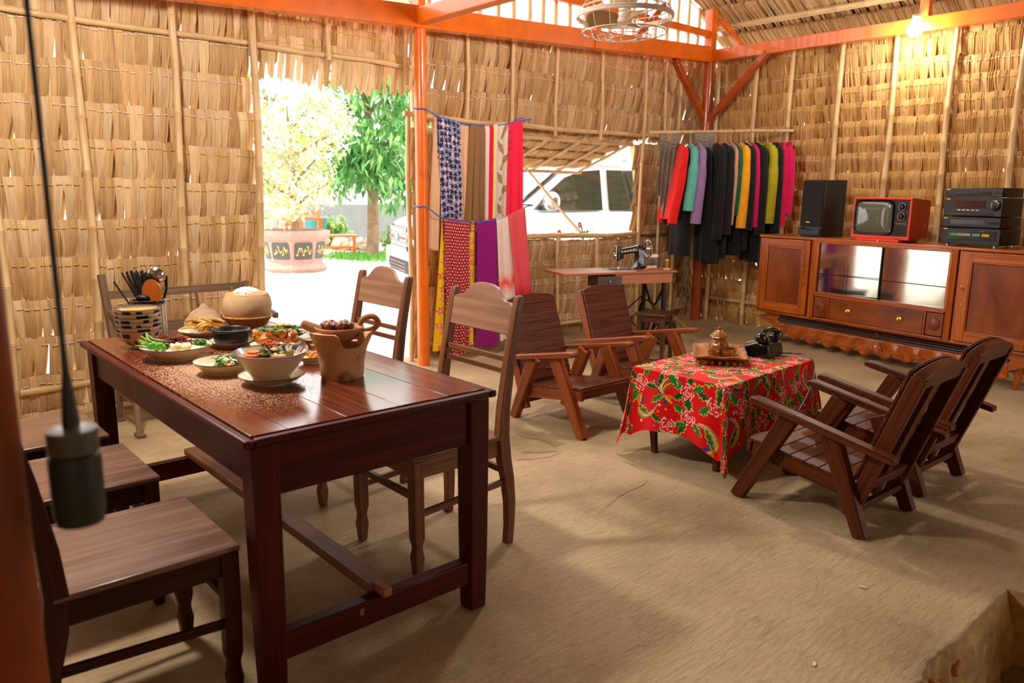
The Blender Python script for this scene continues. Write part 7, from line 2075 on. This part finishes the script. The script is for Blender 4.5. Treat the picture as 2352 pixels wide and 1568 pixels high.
b.build('flower', plain('pink_petal', (226, 60, 110), 0.6), fl)

# ------------------------------------------------------------------ labels that single out each piece of a pile, by its place from the left
ORD = ['leftmost', 'second', 'third', 'fourth', 'fifth', 'sixth', 'seventh', 'eighth', 'ninth', 'tenth', 'eleventh', 'twelfth', 'thirteenth', 'fourteenth', 'fifteenth', 'sixteenth', 'seventeenth', 'eighteenth', 'nineteenth', 'twentieth']
def ordinal(i, n):
    if i == 0: return 'leftmost'
    if i == n-1: return 'rightmost'
    w = ORD[i] if i < 20 else ('twenty-'+ORD[i-20].replace('leftmost', 'first') if i < 29 else 'thirtieth')
    return w
def centre(o):
    if o.type == 'MESH':
        n = len(o.data.vertices); c = np.empty(n*3, np.float32); o.data.vertices.foreach_get('co', c); c = c.reshape(-1, 3)
        top = c[c[:, 2] > np.percentile(c[:, 2], 60)] if o.name.startswith('chopstick') else c
        return Vector(top.mean(0).tolist())+o.location
    return o.location.copy()
bylab = {}
for o in list(COL.objects):
    if o.parent is None and o.get('label') and o.get('group'): bylab.setdefault(o['label'], []).append(o)
TAIL = {'chopsticks in the jar': 'black chopstick from the left in the ceramic jar', 'fried chicken pieces': 'fried chicken piece from the left behind the soup bowl',
        'soup herbs': 'chopped herb from the left on top of the soup', 'fried strips': 'yellow fried strip from the left before the husk cap', 'rubble stones': 'pale rubble stone from the left beside the leafy tree',
        'braised meat pieces': 'braised meat piece from the left in the clay pan', 'coriander leaves': 'coriander leaf from the left on the herb plate', 'okra spears': 'okra spear from the left on the vegetable plate',
        'cucumber slices': 'cucumber slice from the left on the vegetable plate', 'herb leaves on the chicken': 'green herb leaf from the left on the fried chicken', 'soup slices': 'round vegetable slice from the left in the soup',
        'pickle pieces': 'orange pickle piece from the left in the small dish', 'green pepper berries': 'green pepper berry from the left on the braised meat', 'clothes hangers on the rail': 'pale clothes hanger from the left on the bamboo rail'}
for lab, objs in bylab.items():
    if len(objs) < 2: continue
    def sx(o):
        d = centre(o)-Vector((0, 0, CAMH)); return d.dot(rt)/d.dot(fw)
    objs.sort(key=sx)
    tail = TAIL.get(objs[0]['group'])
    if not tail: continue
    for i, o in enumerate(objs):
        w = ordinal(i, len(objs))
        o['label'] = (w+' '+tail.replace(' from the left', '')) if i in (0, len(objs)-1) else w+' '+tail
